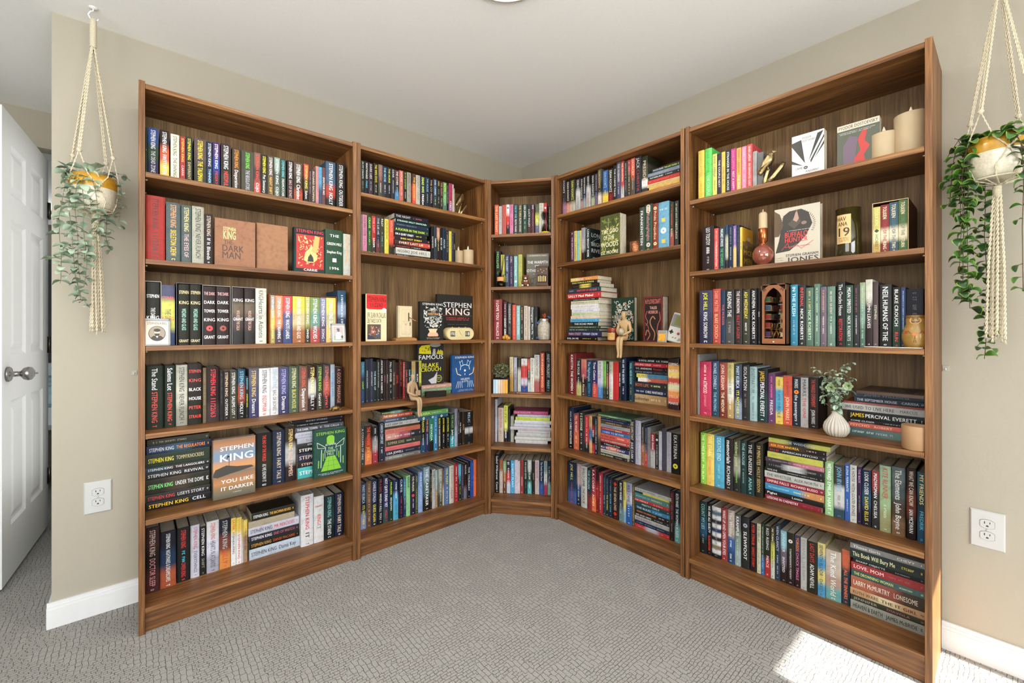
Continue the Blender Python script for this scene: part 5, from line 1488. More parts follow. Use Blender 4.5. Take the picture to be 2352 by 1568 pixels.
def bird(M, sc_, label, flip=1):
    S = M @ Matrix.Scale(sc_, 4); t = empty('bird_figurine', M=S); tag(t, label, 'bookend', 'brass birds on branches')
    f = flip
    skin('bird', BRASS, [[('tail', (-.030 * f, 0, .052), (.004, .010)), ('rump', (-.012 * f, 0, .078), .012), ('belly', (0, 0, .093), (.021, .019)), ('breast', (.010 * f, 0, .108), .020), ('neck', (.013 * f, 0, .122), .012), ('head', (.016 * f, 0, .133), .0125)]], Matrix(), t)
    q = MB(); q.add([(.019 * f, -.004, .137), (.019 * f, .004, .137), (.019 * f, 0, .129), (.033 * f, 0, .132)], [(0, 1, 3), (1, 2, 3), (2, 0, 3)]); q.build('beak', BRASS, t)
    for sy in (-1, 1):
        q = MB(); P = [(.012 * f, .112), (.004 * f, .118), (-.010 * f, .100), (-.034 * f, .058), (-.018 * f, .074), (.004 * f, .088)]
        q.add([(x, sy * (.0185 if i not in (3,) else .008), z) for i, (x, z) in enumerate(P)] + [(x, sy * .0165 if i != 3 else sy * .006, z) for i, (x, z) in enumerate(P)], [tuple(range(6)), tuple(range(11, 5, -1))] + [(i, (i + 1) % 6, (i + 1) % 6 + 6, i + 6) for i in range(6)]); q.build('wing', BRASS, t)
        q = MB(); q.tube([(.004 * f, sy * .006, .078), (.004 * f, sy * .006, .064)], .002, 6); q.build('leg', BRASS, t)
    q = MB(); q.tube([(-.012 * f, 0, 0), (-.006 * f, 0, .03), (.002 * f, 0, .060), (.010 * f, 0, .066)], [.010, .008, .007, .005], 9); q.tube([(-.004 * f, 0, .004), (.022 * f, 0, .034), (.048 * f, 0, .066), (.058 * f, 0, .082)], [.011, .010, .009, .007], 9)
    q.bevbox(-.03, .05, -.014, .014, 0, .006, .002); q.build('branch_stand', BRASS, t)
bird(at('L2', 0, 1057, .045, Matrix.Rotation(.2, 4, 'Z')), .98, 'small brass bird on a branch, at end of top shelf, second bookcase')
bird(at('RR', 0, 1762, .05, Matrix.Rotation(.15, 4, 'Z')), 1.0, 'brass bird perched on a forked branch, top shelf beside white sunburst book')

CREAM = plain('cream_wax', 'bda987', .55, sub=.3, var=.03)
def candle(M, r, h, label, group='flameless candles'):
    t = empty('candle', M=M); tag(t, label, 'candle', group)
    q = MB(); wob = lambda a: .0
    n = 40; prof = [(r * .97, 0), (r, .003)]; 
    q.lathe([(0.0001, 0), (r * .97, 0), (r, .004), (r, h * .5), (r, h)], n, cap=False)
    vs = []
    for i in range(n):
        a = 2 * pi * i / n; e = .004 * sin(a + 1) ; vs += [(r * cos(a), r * sin(a), h), (r * .99 * cos(a), r * .99 * sin(a), h + .002 + e * .3), (r * .9 * cos(a), r * .9 * sin(a), h - .006), (r * .5 * cos(a), r * .5 * sin(a), h - .014)]
    b = len(q.v); q.add(vs + [(0, 0, h - .016)], [(4 * i + k, 4 * ((i + 1) % n) + k, 4 * ((i + 1) % n) + k + 1, 4 * i + k + 1) for i in range(n) for k in range(3)] + [(4 * i + 3, 4 * ((i + 1) % n) + 3, 4 * n) for i in range(n)], 0, (1, 1, 1), True)
    q.build('wax_body', CREAM, t)
    q = MB(); q.lathe([(.0001, h - .016), (.004, h - .012), (.0068, h + .004), (.0058, h + .014), (.002, h + .026), (.0001, h + .030)], 10, cap=False, sy=.6); q.build('plastic_flame', plain('flame_plastic', 'efe6cf', .4, var=.02), t)
candle(at('RR', 0, 2030, .085), .038, .095, 'shorter cream flameless candle, on top shelf beside grey-green face-out book')
candle(at('RR', 0, 2092, .085), .043, .137, 'tallest cream flameless candle against the end panel, top shelf')
candle(at('L2', 1, 1053, .11), .028, .088, 'small low cream candle next to books, second shelf of second bookcase')
candle(at('L2', 1, 1075, .10), .034, .098, 'taller cream candle at end of second shelf, second bookcase')

# miniature wooden door
t = empty('door_model', M=at('L2', 2, 929, .07)); tag(t, 'miniature cream door model with a key, on a wooden base, third shelf', 'ornament')
BW = plain('model_oak', '9c6f3c', .5, var=.15); CW = plain('model_cream', 'c9bb9a', .6, var=.03)
q = MB(); q.add([(x * sx, y * sx, z) for z, x, y in ((0, .062, .026), (.010, .060, .024), (.015, .050, .018)) for x, y in ((-x, -y), (x, -y), (x, y), (-x, y)) for sx in (1,)], [(0, 3, 2, 1), (8, 9, 10, 11)] + [(4 * j + e, 4 * j + (e + 1) % 4, 4 * (j + 1) + (e + 1) % 4, 4 * (j + 1) + e) for j in range(2) for e in range(4)]); q.build('base', BW, t)
q = MB(); q.bevbox(-.041, .041, -.011, .013, .015, .186, .002); q.build('frame', CW, t)
q = MB(); q.bevbox(-.036, .036, -.0155, -.011, .018, .183, .0012)
o = q.build('door_leaf', CW, t)
for (a0, a1) in ((-.024, -.004), (.004, .024)):
    for (c0, c1) in ((.034, .095), (.103, .168)):
        q = MB(); q.bevbox(a0, a1, -.0172, -.0155, c0, c1, .0012); q.build('panel', CW, o)
q = MB(); q.bevbox(.013, .019, -.0185, -.0155, .105, .150, .001); q.bevbox(.022, .027, -.0185, -.0155, .080, .098, .001); q.build('lock_plate', plain('dark_iron', '3a342c', .5, .6), t)
q = MB(); q.tube([(.016, -.018, .126), (.024, -.034, .118), (.040, -.048, .106), (.048, -.050, .102)], [.0018, .002, .0026, .003], 7); q.build('key', plain('copper', 'a8704c', .35, 1), t)
q = MB(); marks(q, 'b55', lambda a, b: (a, -.0160, b), -.028, .014, .083, .090, random.Random(4))
lt = q.build('red_lettering', INK, t)

# oval flip clock
t = empty('flip_clock', M=at('L2', 2, 1058, .03)); tag(t, 'cream oval alarm clock showing FRI and 18, third shelf of second bookcase', 'clock')
def stadium(L, r, n=12): return [(L + r * cos(a), r + r * sin(a)) for a in [-pi / 2 + pi * k / n for k in range(n + 1)]] + [(-L + r * cos(a), r + r * sin(a)) for a in [pi / 2 + pi * k / n for k in range(n + 1)]]
CL, CR = .060, .036
q = MB(); o1 = stadium(CL, CR); o2 = [(x * .985, .0012 + z * .965) for x, z in o1]
q.prism(o1, .004, .045); n_ = len(o1); q.add([(x, .004, z) for x, z in o1] + [(x, 0, z) for x, z in o2] + [(x * .97, .001, .0024 + z * .93) for x, z in o1] + [(x * .95, .005, .003 + z * .91) for x, z in o1], [(k * n_ + i, k * n_ + (i + 1) % n_, (k + 1) * n_ + (i + 1) % n_, (k + 1) * n_ + i) for k in range(3) for i in range(n_)]); 
CLK = plain('clock_cream', 'cdb986', .4, var=.03); q.build('body', CLK, t)
q = MB(); q.poly([(x * .955, .0035, .0032 + z * .91) for x, z in o1]); q.build('dial', plain('dial_cream', 'd2c596', .6, var=.02), t)
for sx, s_ in ((-.052, 'FRI'), (.050, '18')):
    q = MB(); q.bevbox(sx - .016, sx + .016, .001, .003, .020, .050, .001); o = q.build('flip_card', plain('flip_card_grey', '3a3b36', .5), t)
    request(s_); resolve(); q = MB(); put(q, s_, 'e6e4da', lambda a, b, sx=sx: (sx + a, .0006, b), -.012, .012, .026, .045, 3); q.build('card_lettering', INK, o)
q = MB()
for k in range(12):
    a = 2 * pi * k / 12; x, z = .022 * cos(a), .036 + .022 * sin(a); q.add([(x + .0016 * cos(e), .0028, z + .0016 * sin(e)) for e in (0, 1.57, 3.14, 4.71)], [(0, 1, 2, 3)], 0, lin('776a48'))
q.build('hour_mark', INK, t)['kind'] = 'stuff'
for nm, P in (('hour_hand', [(0, .036), (.014, .026)]), ('minute_hand', [(0, .036), (-.008, .054)])):
    q = MB(); (x0, z0), (x1, z1) = P; q.tube([(x0, .0022, z0), (x1, .0022, z1)], .0007, 5); q.build(nm, plain('dark_hand', '55503c', .5), t)
for x in (-.045, 0, .045):
    q = MB(); q.lathe([(.004, 0), (.004, .003), (.0001, .0035)], 10, T=Matrix.Translation((x, .018, .0715)), cap=False); q.build('button', CLK, t)

# seated figures
CLAY = plain('pale_clay', 'a88c6c', .7, var=.08, bumpy=.3)
def figure(M, sc_, mat, label, held):
    S = M @ Matrix.Scale(sc_, 4)
    t = empty('seated_figurine', M=S); tag(t, label, 'figurine')
    # local: -y faces out of the shelf; hips at the shelf's edge, origin under the hips
    def arm(s): return [('chest', (0, .006, .086), .021), ('sh%d' % s, (s * .026, .006, .093), .0105), ('el%d' % s, (s * .037, .000, .052), .0068), ('wr%d' % s, (s * .014, -.026, .036), .0055), ('ha%d' % s, (s * .006, -.032, .036), .0058)]
    def leg(s): return [('hip', (0, .010, .018), (.022, .018)), ('th%d' % s, (s * .012, -.004, .018), .0135), ('kn%d' % s, (s * .008, -.046, .016), .0105), ('ca%d' % s, (s * .008, -.050, -.020), .0092), ('an%d' % s, (s * .007, -.046, -.062), .0062), ('to%d' % s, (s * .007, -.054, -.080), .0064)]
    skin('figure_body', mat, [[('hip', (0, .010, .018), (.022, .018)), ('waist', (0, .010, .048), (.016, .014)), ('chest', (0, .006, .086), (.022, .016)), ('neck', (0, .003, .108), .0078), ('chin', (0, -.003, .122), .0115), ('head', (0, -.002, .138), .0145), ('crown', (0, 0, .149), .0095)], arm(1), arm(-1), leg(1), leg(-1)], Matrix(), t)
    if held == 'book':
        q = MB(); q.bevbox(-.018, .018, -.040, -.036, .034, .062, .001, T=Matrix.Translation((0, 0, 0)) @ Matrix.Rotation(.0, 4, 'X')); o = q.build('held_book', mat, t)
    else:
        q = MB(); q.ball((0, -.030, .050), .0175, 8); q.build('held_ball', plain('speckled_ball', '9d8f7c', .35, var=.4, scale=400), t)
figure(at('L2', 3, 948, .012, Matrix.Rotation(.35, 4, 'Z')), .98, CLAY, 'pale clay figure reading a book, seated on edge of fourth shelf', 'book')
figure(at('R2', 2, 1433, .010, Matrix.Rotation(.15, 4, 'Z')), 1.02, plain('pale_resin', 'a88a60', .6, var=.06), 'pale seated figure holding a ball, legs over edge of third shelf', 'ball')

# black glass candle box
t = empty('black_box', M=at('L2', 3, 1000, .075, Matrix.Rotation(-.25, 4, 'Z'))); tag(t, 'small glossy black box lying before the pink and green books, fourth shelf', 'box')
q = MB(); q.bevbox(-.060, .060, -.018, .018, 0, .034, .002); q.build('body', plain('black_gloss', '0e0e0e', .12, coat=.6), t)
q = MB(); q.bevbox(-.056, .056, -.014, .014, .034, .0345, .0002); q.build('lid', plain('black_gloss', '0e0e0e', .12), t)

# cards in clear holders
def card(M, w_, h_, label, art, frame_col='8d8f90', face='e0d0b8'):
    t = empty('display_card', M=M); tag(t, label, 'card')
    q = MB(); fr = .006
    for b_ in ((-w_ / 2, -w_ / 2 + fr, 0, h_), (w_ / 2 - fr, w_ / 2, 0, h_), (-w_ / 2, w_ / 2, 0, fr), (-w_ / 2, w_ / 2, h_ - fr * 1.6, h_)): q.bevbox(b_[0], b_[1], -.003, .003, b_[2], b_[3], .0008)
    q.build('clear_holder', plain('clear_acrylic_' + frame_col, frame_col, .15, spec=.7), t)
    q = MB(); q.bevbox(-w_ / 2 + fr, w_ / 2 - fr, -.001, .001, fr, h_ - fr * 1.6, .0003); o = q.build('card_sheet', plain('card_stock_' + face, face, .5, var=.03), t)
    for it in art:
        if it[0] == 't': request(it[1])
    resolve(); q = art_mesh(0, 1, 1, art, random.Random(1)); W2, H2 = w_ - 2 * fr, h_ - fr * 2.6
    q.v = [(-W2 / 2 + a * W2, -.0012 - (x - .0003) * 1.0, fr + b * H2) for x, a, b in q.v]
    for f in q.f: f.reverse()
    k_ = q.build('card_print', INK, o); k_['kind'] = 'stuff'
card(at('LL', 2, 361, .004, Matrix.Rotation(-.18, 4, 'X')), .078, .103, 'clear case with sepia oval portrait of bearded man, at foot of third shelf',
     [('t', 'STEPHEN KING', '2b2420', .08, .92, .84, .95, 2.6), ('e', '3a322c', .5, .46, .38, .33), ('e', '8f8272', .5, .47, .35, .30), ('p', '2c2622', [(.2, .26), (.34, .36), (.66, .36), (.8, .26), (.66, .17), (.5, .15), (.34, .17)]), ('e', 'c9b6a0', .5, .50, .12, .13), ('e', '2c2622', .5, .60, .15, .07), ('p', '2c2622', [(.38, .46), (.62, .46), (.58, .36), (.5, .33), (.42, .36)]), ('p', 'ddd0be', [(.44, .35), (.56, .35), (.5, .26)])])
card(at('LL', 2, 778, .012, Matrix.Rotation(-.15, 4, 'X')), .066, .090, 'clear-framed baseball card of a player in a white jersey, at third shelf end',
     [('r', 'e8e2d6', 0, 1, 0, 1), ('r', 'b9a9a6', .08, .92, .05, .95), ('r', '93a58a', .08, .92, .05, .35), ('e', '7d5a48', .52, .68, .11, .09), ('e', '3c5c9c', .50, .77, .13, .06), ('p', 'd9d9d6', [(.25, .12), (.28, .5), (.45, .6), (.62, .58), (.78, .5), (.80, .2), (.6, .12)]), ('e', '55504a', .82, .28, .10, .09), ('m', '48a', .36, .66, .40, .45)], '9a9c9c', 'e6e0d2')
# little gold creature
GOLD = plain('dull_gold', '8f7440', .4, .8, var=.3, scale=200, bumpy=.8)
t = empty('gold_turtle', M=at('LL', 3, 771, .035)); tag(t, 'tiny antique gold turtle ornament at the end of the fourth shelf', 'ornament')
q = MB(); q.ball((0, 0, .010), (.021, .017, .011), 8); q.build('shell', GOLD, t)
q = MB(); q.ball((-.025, -.003, .008), (.007, .005, .005), 6); q.build('head', GOLD, t)
for sx, sy in ((-1, -1), (1, -1), (-1, 1), (1, 1)):
    q = MB(); q.ball((sx * .016, sy * .015, .004), (.006, .005, .004), 5); q.build('leg', GOLD, t)

# ---- corner bookcase
t = empty('hourglass', M=at('C', 0, 1252, .025)); tag(t, 'clear hourglass with fine wire frame and yellow sand, top corner shelf', 'hourglass')
GL = plain('clear_glass', 'f2f5f5', .05, var=0, trans=1.0, ior=1.06)
q = MB(); q.lathe([(.0001, .004), (.019, .006), (.024, .030), (.016, .054), (.003, .068), (.003, .072), (.016, .086), (.024, .108), (.018, .128), (.0001, .134)], 20, cap=False); q.build('glass_bulb', GL, t)
q = MB(); q.lathe([(.0001, 0), (.028, 0), (.028, .006), (.0001, .008)], 20, cap=False); q.build('base', plain('yellow_base', 'cdb52a', .5), t)
q = MB(); q.lathe([(.0001, .009), (.018, .010), (.016, .018), (.0001, .022)], 16, cap=False); q.build('sand', plain('yellow_sand', 'd3bf45', .8), t)
for k in range(4):
    a = k * pi / 2 + .5; q = MB(); q.tube([(.025 * cos(a), .025 * sin(a), .006), (.006 * cos(a), .006 * sin(a), .07), (.025 * cos(a), .025 * sin(a), .132)], .0009, 5); q.build('wire', plain('silver_wire', 'c9c2b8', .3, 1), t)
t = empty('reed_diffuser', M=at('C', 1, 1151, .03)); tag(t, 'glass reed diffuser with dark sticks and orange label, second corner shelf', 'diffuser')
q = MB(); q.lathe([(.0001, .0), (.027, .0), (.029, .004), (.029, .062), (.026, .072), (.013, .082), (.013, .104), (.015, .106)], 24, cap=False); q.build('bottle', GL, t)
q = MB(); q.lathe([(.0001, .003), (.026, .003), (.026, .030), (.0001, .030)], 20, cap=False); q.build('oil', plain('yellow_oil', 'b7ac38', .2, var=.1), t)
q = MB(); 
for k in range(12): 
    a = -pi / 2 - .75 + 1.5 * k / 11; b_ = -pi / 2 - .75 + 1.5 * (k + 1) / 11
    if k < 11: q.add([(.0296 * cos(a), .0296 * sin(a), .036), (.0296 * cos(b_), .0296 * sin(b_), .036), (.0296 * cos(b_), .0296 * sin(b_), .060), (.0296 * cos(a), .0296 * sin(a), .060)], [(0, 1, 2, 3)])
q.build('label', plain('orange_label', 'd08a50', .6), t)
for dx, dy, h_ in ((-.035, .01, .235), (.022, .004, .27), (.030, .02, .265), (-.012, .02, .24), (.016, -.008, .25)):
    q = MB(); q.tube([(-dx * .4, 0, .006), (dx * .2, dy * .3, .106), (dx, dy, h_)], .0014, 6); q.build('reed', plain('dark_reed', '4a3b36', .7), t)
t = empty('teddy_bear', M=at('C', 1, 1208, .03, Matrix.Rotation(.0, 4, 'Z'))); tag(t, 'small brown teddy bear ornament with white belly, before patterned face-out book', 'toy')
FUR = plain('brown_fur', '6b4028', .9, var=.3, scale=150, bumpy=1.0); WH = plain('off_white', 'ddd3c4', .8)
q = MB(); q.ball((0, 0, .022), (.019, .016, .021), 8); q.build('body', FUR, t)
q = MB(); q.ball((0, -.004, .054), (.017, .015, .016), 8); q.build('head', FUR, t)
q = MB(); q.ball((0, -.018, .050), (.007, .006, .006), 6); q.build('muzzle', WH, t)
for s_ in (-1, 1):
    q = MB(); q.ball((s_ * .014, 0, .068), (.006, .004, .006), 6); q.build('ear', FUR, t)
    q = MB(); q.ball((s_ * .021, -.010, .028), (.006, .006, .012), 6); q.build('arm', FUR, t)
    q = MB(); q.ball((s_ * .016, -.020, .007), (.008, .012, .007), 6); o = q.build('leg', FUR, t)
    q = MB(); q.ball((s_ * .016, -.0305, .007), (.006, .003, .005), 5); q.build('paw_pad', WH, o)
    q = MB(); q.ball((s_ * .006, -.0175, .058), .0018, 4); q.build('eye', plain('bead_black', '111', .2), t)
q = MB(); q.ball((-.006, -.016, .034), (.006, .003, .004), 5); q.ball((.006, -.016, .034), (.006, .003, .004), 5); q.build('bow_tie', WH, t)
t = empty('toy_cabinet', M=at('C', 1, 1245, .03, Matrix.Rotation(0, 4, 'Z'))); tag(t, 'little dark wooden cabinet ornament with tiny lit-looking windows, second corner shelf', 'ornament')
CB = plain('dark_toy_wood', '4a3426', .6, var=.2)
q = MB(); q.bevbox(-.036, .036, 0, .05, .010, .118, .002); q.bevbox(-.039, .039, -.003, .053, .116, .124, .002); q.bevbox(-.039, .039, -.003, .053, .004, .014, .002)
for sx in (-1, 1): q.bevbox(sx * .034 - .004, sx * .034 + .004, -.002, .004, 0, .006, .001)
q.build('carcass', CB, t)
q = MB(); q.bevbox(-.028, .028, -.003, 0, .024, .072, .001); o = q.build('glazed_front', plain('toy_shadow', '2b1d15', .7), t)
for k in range(5):
    q = MB(); q.bevbox(-.024 + k * .0105, -.018 + k * .0105, -.005, -.003, .030, .062 + .003 * (k % 2), .0008); q.build('figure_strip', plain('toy_gold', 'c9b070', .5), o)
for x, z in ((-.024, .094), (-.008, .102), (.010, .094), (.026, .104), (.0, .086)):
    q = MB(); q.ball((x, -.001, z), .0028, 4); q.build('stud', WH, t)
# third corner shelf: jar with flowers, gold nugget
t = empty('mason_jar', M=at('C', 2, 1249.5, .05)); tag(t, 'frosted jar topped with red flower and blue beads, third corner shelf', 'jar')
q = MB(); q.lathe([(.0001, 0), (.034, .001), (.039, .008), (.040, .080), (.036, .098), (.027, .110), (.0265, .128), (.0001, .128)], 28, cap=False); q.build('glass_body', plain('frosted_grey', 'a29a8b', .45, var=.35, scale=90, bumpy=.6), t)
q = MB(); q.lathe([(.0275, .112), (.029, .114), (.0275, .118), (.029, .122), (.027, .126)], 24, cap=False); q.build('rim', plain('jar_rim', 'aeaca2', .3, .6), t)
for k in range(11):
    a = 2.4 * k; e = .3 + .5 * (k % 3); q = MB()
    T = Matrix.Translation((.004, -.006, .130)) @ Matrix.Rotation(a, 4, 'Z') @ Matrix.Rotation(-e, 4, 'Y')
    q.add([(0, 0, 0), (.012, -.005, .002), (.026, -.003, .004), (.032, 0, .005), (.026, .003, .004), (.012, .005, .002)], [(0, 1, 2, 3, 4, 5)], T=T); q.add([(0, 0, -.001), (.012, -.005, .001), (.026, -.003, .003), (.032, 0, .004), (.026, .003, .003), (.012, .005, .001)], [(5, 4, 3, 2, 1, 0)], T=T)
    q.build('petal', plain('dried_red', 'a4472f', .7, var=.2), t)
for k, (x, y, z) in enumerate(((-.034, -.018, .102), (-.028, -.026, .112), (.034, -.012, .135), (.028, -.02, .14), (-.038, -.022, .012), (-.030, -.030, .010))):
    q = MB(); q.ball((x, y, z), .008 if k in (0, 2, 4) else .0055, 6); q.build('blue_bead', plain('blue_bead', '3a5684', .4, var=.3), t)
t = empty('gold_nugget', M=at('C', 2, 1163, .02)); tag(t, 'glossy yellow nugget-shaped ornament in front of pink-lettered book, third corner shelf', 'ornament')
q = MB(); AM = plain('amber_resin', 'b27a1c', .2, var=.35, scale=70, bumpy=.5, coat=.5)
for x, z, r_ in ((-.014, .014, .013), (.0, .018, .015), (.014, .012, .012), (.006, .008, .009), (-.006, .028, .008)): q.ball((x, 0, z), (r_, r_ * .7, r_), 7)
q.build('lump', AM, t)
# fourth corner shelf: planter box
t = empty('boxwood_plant', M=at('C', 3, 1151, .06, Matrix.Rotation(.12, 4, 'Z'))); tag(t, 'small grey-green bushy plant in striped wooden cube, fourth corner shelf', 'plant')
q = MB(); q.bevbox(-.045, .045, -.045, .045, 0, .088, .002); q.build('cube_pot', plain('cube_navy', '24365a', .6, var=.2), t)
for k, c in enumerate(('9fb8c8', 'b9cdd6', 'd0b9a2', 'c9a58a', 'd8a24a', 'd79a34')):
    q = MB(); q.box(-.044 + k * .0148, -.0305 + k * .0148, -.0468, -.0448, .002, .086); q.build('painted_slat', plain('slat_' + c, c, .6, var=.08), t)
q = MB(); rr = random.Random(3)
for k in range(700):
    a, b_ = rr.uniform(0, 6.28), rr.uniform(-.75, 1); r_ = .056 * (.45 + .55 * rr.random()); p = (r_ * cos(a) * (1 - b_ ** 2) ** .5, r_ * sin(a) * (1 - b_ ** 2) ** .5 * .9, .132 + .046 * b_)
    T = Matrix.Translation(p) @ Matrix.Rotation(rr.uniform(0, 6.28), 4, 'Z') @ Matrix.Rotation(rr.uniform(-1, 1), 4, 'X')
    q.add([(0, 0, 0), (.005, -.0045, .001), (.012, 0, 0), (.005, .0045, .001)], [(0, 1, 2, 3)], T=T)
o = q.build('foliage', plain('boxwood_leaf', '7d8562', .7, var=.5, scale=60), t); o['kind'] = 'stuff'
q = MB()
for k in range(9): a = k * .7; q.tube([(0, 0, .086), (.02 * cos(a), .02 * sin(a), .11), (.045 * cos(a), .04 * sin(a), .14)], .0012, 5)
o = q.build('stem', plain('twig_brown', '55442f', .8), t); o['kind'] = 'stuff'
q = MB(); T = Matrix.Translation(world('C', spot('C', 3, 1217, .035)[0], .035, SH['C'][3] + .0035)) @ Matrix.Rotation(rot('C') - .04, 4, 'Z') @ Matrix.Rotation(pi / 2, 4, 'Y')
q.lathe([(.0001, -.075), (.0032, -.068), (.0034, .060), (.0001, .075)], 6, cap=False); o = q.build('pencil', plain('pencil_tan', 'b47a4a', .5, var=.15), M=T); tag(o, 'long tan wooden pencil lying in front of the upright books, fourth corner shelf', 'pencil')
t = empty('hair_clip', M=at('C', 3, 1188, .03)); tag(t, 'small silver clip lying at the foot of leaning books, fourth corner shelf', 'clip')
q = MB(); q.tube([(-.014, 0, .003), (0, -.003, .005), (.014, 0, .003)], .0018, 6); q.build('arm', STEEL, t); q = MB(); q.tube([(-.012, .003, .0025), (0, .005, .007), (.012, .003, .0025)], .0015, 6); q.build('spring_arm', STEEL, t)

# ---- fourth bookcase
t = empty('copper_tumbler', M=at('R2', 1, 1459.5, .05)); tag(t, 'hammered copper candle tumbler between green face-out book and grey spine, second shelf', 'candle holder')
q = MB(); q.lathe([(.0001, 0), (.024, 0), (.027, .006), (.027, .058), (.0255, .0585), (.0255, .040), (.0001, .040)], 28, cap=False); q.build('cup', plain('hammered_copper', 'a06a4a', .35, .9, var=.2, scale=150, bumpy=1.0), t)
q = MB(); q.lathe([(.0001, .042), (.025, .041)], 20, cap=False); q.build('wax', CREAM, t)
t = empty('candle_jar', M=at('R2', 2, 1408.5, .03)); tag(t, 'amber glass candle jar with cream label, third shelf of fourth bookcase', 'candle jar')
q = MB(); q.lathe([(.0001, 0), (.026, 0), (.029, .004), (.029, .050), (.027, .056), (.027, .066)], 28, cap=False); q.build('jar', plain('amber_glass', '6b2a12', .12, coat=.6, var=.15), t)
q = MB(); q.lathe([(.029, .052), (.0295, .055), (.0295, .068), (.027, .070), (.0001, .070)], 28, cap=False); q.build('lid', plain('amber_lid', '84331a', .15, var=.1), t)
q = MB()
for k in range(12):
    a = -pi / 2 - .9 + 1.8 * k / 12; b_ = a + .15; q.add([(.0295 * cos(a), .0295 * sin(a), .008), (.0295 * cos(b_), .0295 * sin(b_), .008), (.0295 * cos(b_), .0295 * sin(b_), .044), (.0295 * cos(a), .0295 * sin(a), .044)], [(0, 1, 2, 3)])
o = q.build('label', plain('cream_label', 'cda25e', .6, var=.04), t)
q = MB()
for z0, z1, h_ in ((.034, .038, 0), (.027, .030, 0), (.021, .024, 0), (.013, .015, 0)): marks(q, '7a4a2a', lambda a, b: (.0299 * sin(a / .0299), -.0299 * cos(a / .0299), b), -.016, .018, z0, z1, rr)
q.build('label_lettering', INK, o)
# handheld game
GG = plain('game_grey', 'b3b0a8', .5, var=.02)
t = empty('handheld_game', M=at('R2', 2, 1543, .012, Matrix.Translation((0, .02, 0)) @ Matrix.Rotation(-.20, 4, 'X') @ Matrix.Rotation(.24, 4, 'Y'))); tag(t, 'light grey handheld game with two red buttons, leaning at the third shelf end', 'toy')
q = MB(); q.bevbox(-.043, .043, -.012, .014, 0, .138, .004); q.build('case', GG, t)
q = MB(); q.bevbox(-.037, .037, -.0135, -.012, .072, .130, .001); o = q.build('screen_bezel', plain('bezel_grey', '6d6f70', .4), t)
q = MB(); q.bevbox(-.023, .023, -.0142, -.0135, .080, .122, .0004); q.build('screen', plain('screen_olive', '6a6a3e', .3, var=.1), o)
q = MB(); q.bevbox(-.033, -.013, -.0150, -.012, .042, .049, .001); q.bevbox(-.0265, -.0195, -.0150, -.012, .0355, .0555, .001); q.build('direction_pad', plain('pad_black', '222', .4), t)
for x, z in ((.030, .052), (.014, .044)):
    q = MB(); q.lathe([(.006, 0), (.006, .003), (.0001, .004)], 14, T=Matrix.Translation((x, -.012, z)) @ Matrix.Rotation(pi / 2, 4, 'X'), cap=False); q.build('red_button', plain('button_red', 'a02348', .4), t)
for x in (-.008, .006):
    q = MB(); q.tube([(x - .003, -.0128, .020), (x + .004, -.0128, .024)], .0016, 6); q.build('start_button', plain('pad_grey', '666', .5), t)
for k in range(5):
    q = MB(); q.tube([(.018 + k * .0045, -.0122, .010 + k * .001), (.024 + k * .0045, -.0122, .024 + k * .001)], .0009, 5); q.build('speaker_slot', plain('pad_grey', '666', .5), t)
t = empty('game_cartridge', M=at('R2', 2, 1520, .012, Matrix.Rotation(-.15, 4, 'X'))); tag(t, 'small grey game cartridge with orange sticker, leaning beside the handheld game', 'toy')
q = MB(); q.bevbox(-.024, .024, -.003, .003, 0, .058, .002); q.build('case', plain('cart_grey', '85857f', .5), t)
q = MB(); q.bevbox(-.017, .017, -.0036, -.003, .008, .042, .0003); o = q.build('sticker', plain('sticker_orange', 'cc8f28', .5, var=.25, scale=90), t)
q = MB(); q.bevbox(-.019, .019, -.0040, -.003, .046, .053, .0005); q.build('name_ridge', plain('cart_grey', '85857f', .5), t)

# ---- fifth bookcase
t = empty('candlestick', M=at('RR', 1, 1752.5, .045)); tag(t, 'rose glass bulb candlestick with copper neck and cream taper, second shelf', 'candlestick')
q = MB(); q.lathe([(.0001, 0), (.020, .001), (.017, .007), (.030, .014), (.0385, .034), (.0385, .050), (.030, .070), (.014, .082), (.010, .088)], 32, cap=False); q.build('glass_bulb', plain('rose_glass', '8a4a3a', .06, .15, var=.1, coat=1.0), t)
q = MB(); q.lathe([(.010, .086), (.0095, .092), (.0165, .098), (.017, .148), (.015, .150), (.0001, .147)], 24, cap=False); q.build('neck', plain('copper_neck', 'b5683c', .22, .9), t)
q = MB(); q.lathe([(.0155, .147), (.0150, .208), (.011, .214), (.003, .2145), (.002, .226), (.0001, .227)], 20, cap=False); q.build('taper', CREAM, t)
t = empty('bottle_candle', M=at('RR', 1, 1948, .06)); tag(t, 'dark cut-bottle candle with cream label numbered 19, second shelf', 'candle jar')
q = MB(); q.lathe([(.0001, 0), (.036, 0), (.038, .004), (.038, .172), (.0355, .172), (.0355, .05), (.0001, .05)], 36, cap=False); q.build('bottle_glass', plain('olive_glass', '2f2a12', .06, var=.2, coat=1.0), t)
q = MB(); N = 14
for k in range(N):
    a = -pi / 2 - .75 + 1.15 * k / N; b_ = a + 1.15 / N; q.add([(.0384 * cos(a), .0384 * sin(a), .046), (.0384 * cos(b_), .0384 * sin(b_), .046), (.0384 * cos(b_), .0384 * sin(b_), .148), (.0384 * cos(a), .0384 * sin(a), .148)], [(0, 1, 2, 3)])
o = q.build('label', plain('bottle_label', 'cfae78', .6, var=.06), t)
q = MB(); cyl = lambda a, b: (.0388 * cos(-pi / 2 - .75 + a / .0384), .0388 * sin(-pi / 2 - .75 + a / .0384), b)
for s_ in ('HAV', 'ANA', '19'): request(s_)
resolve()
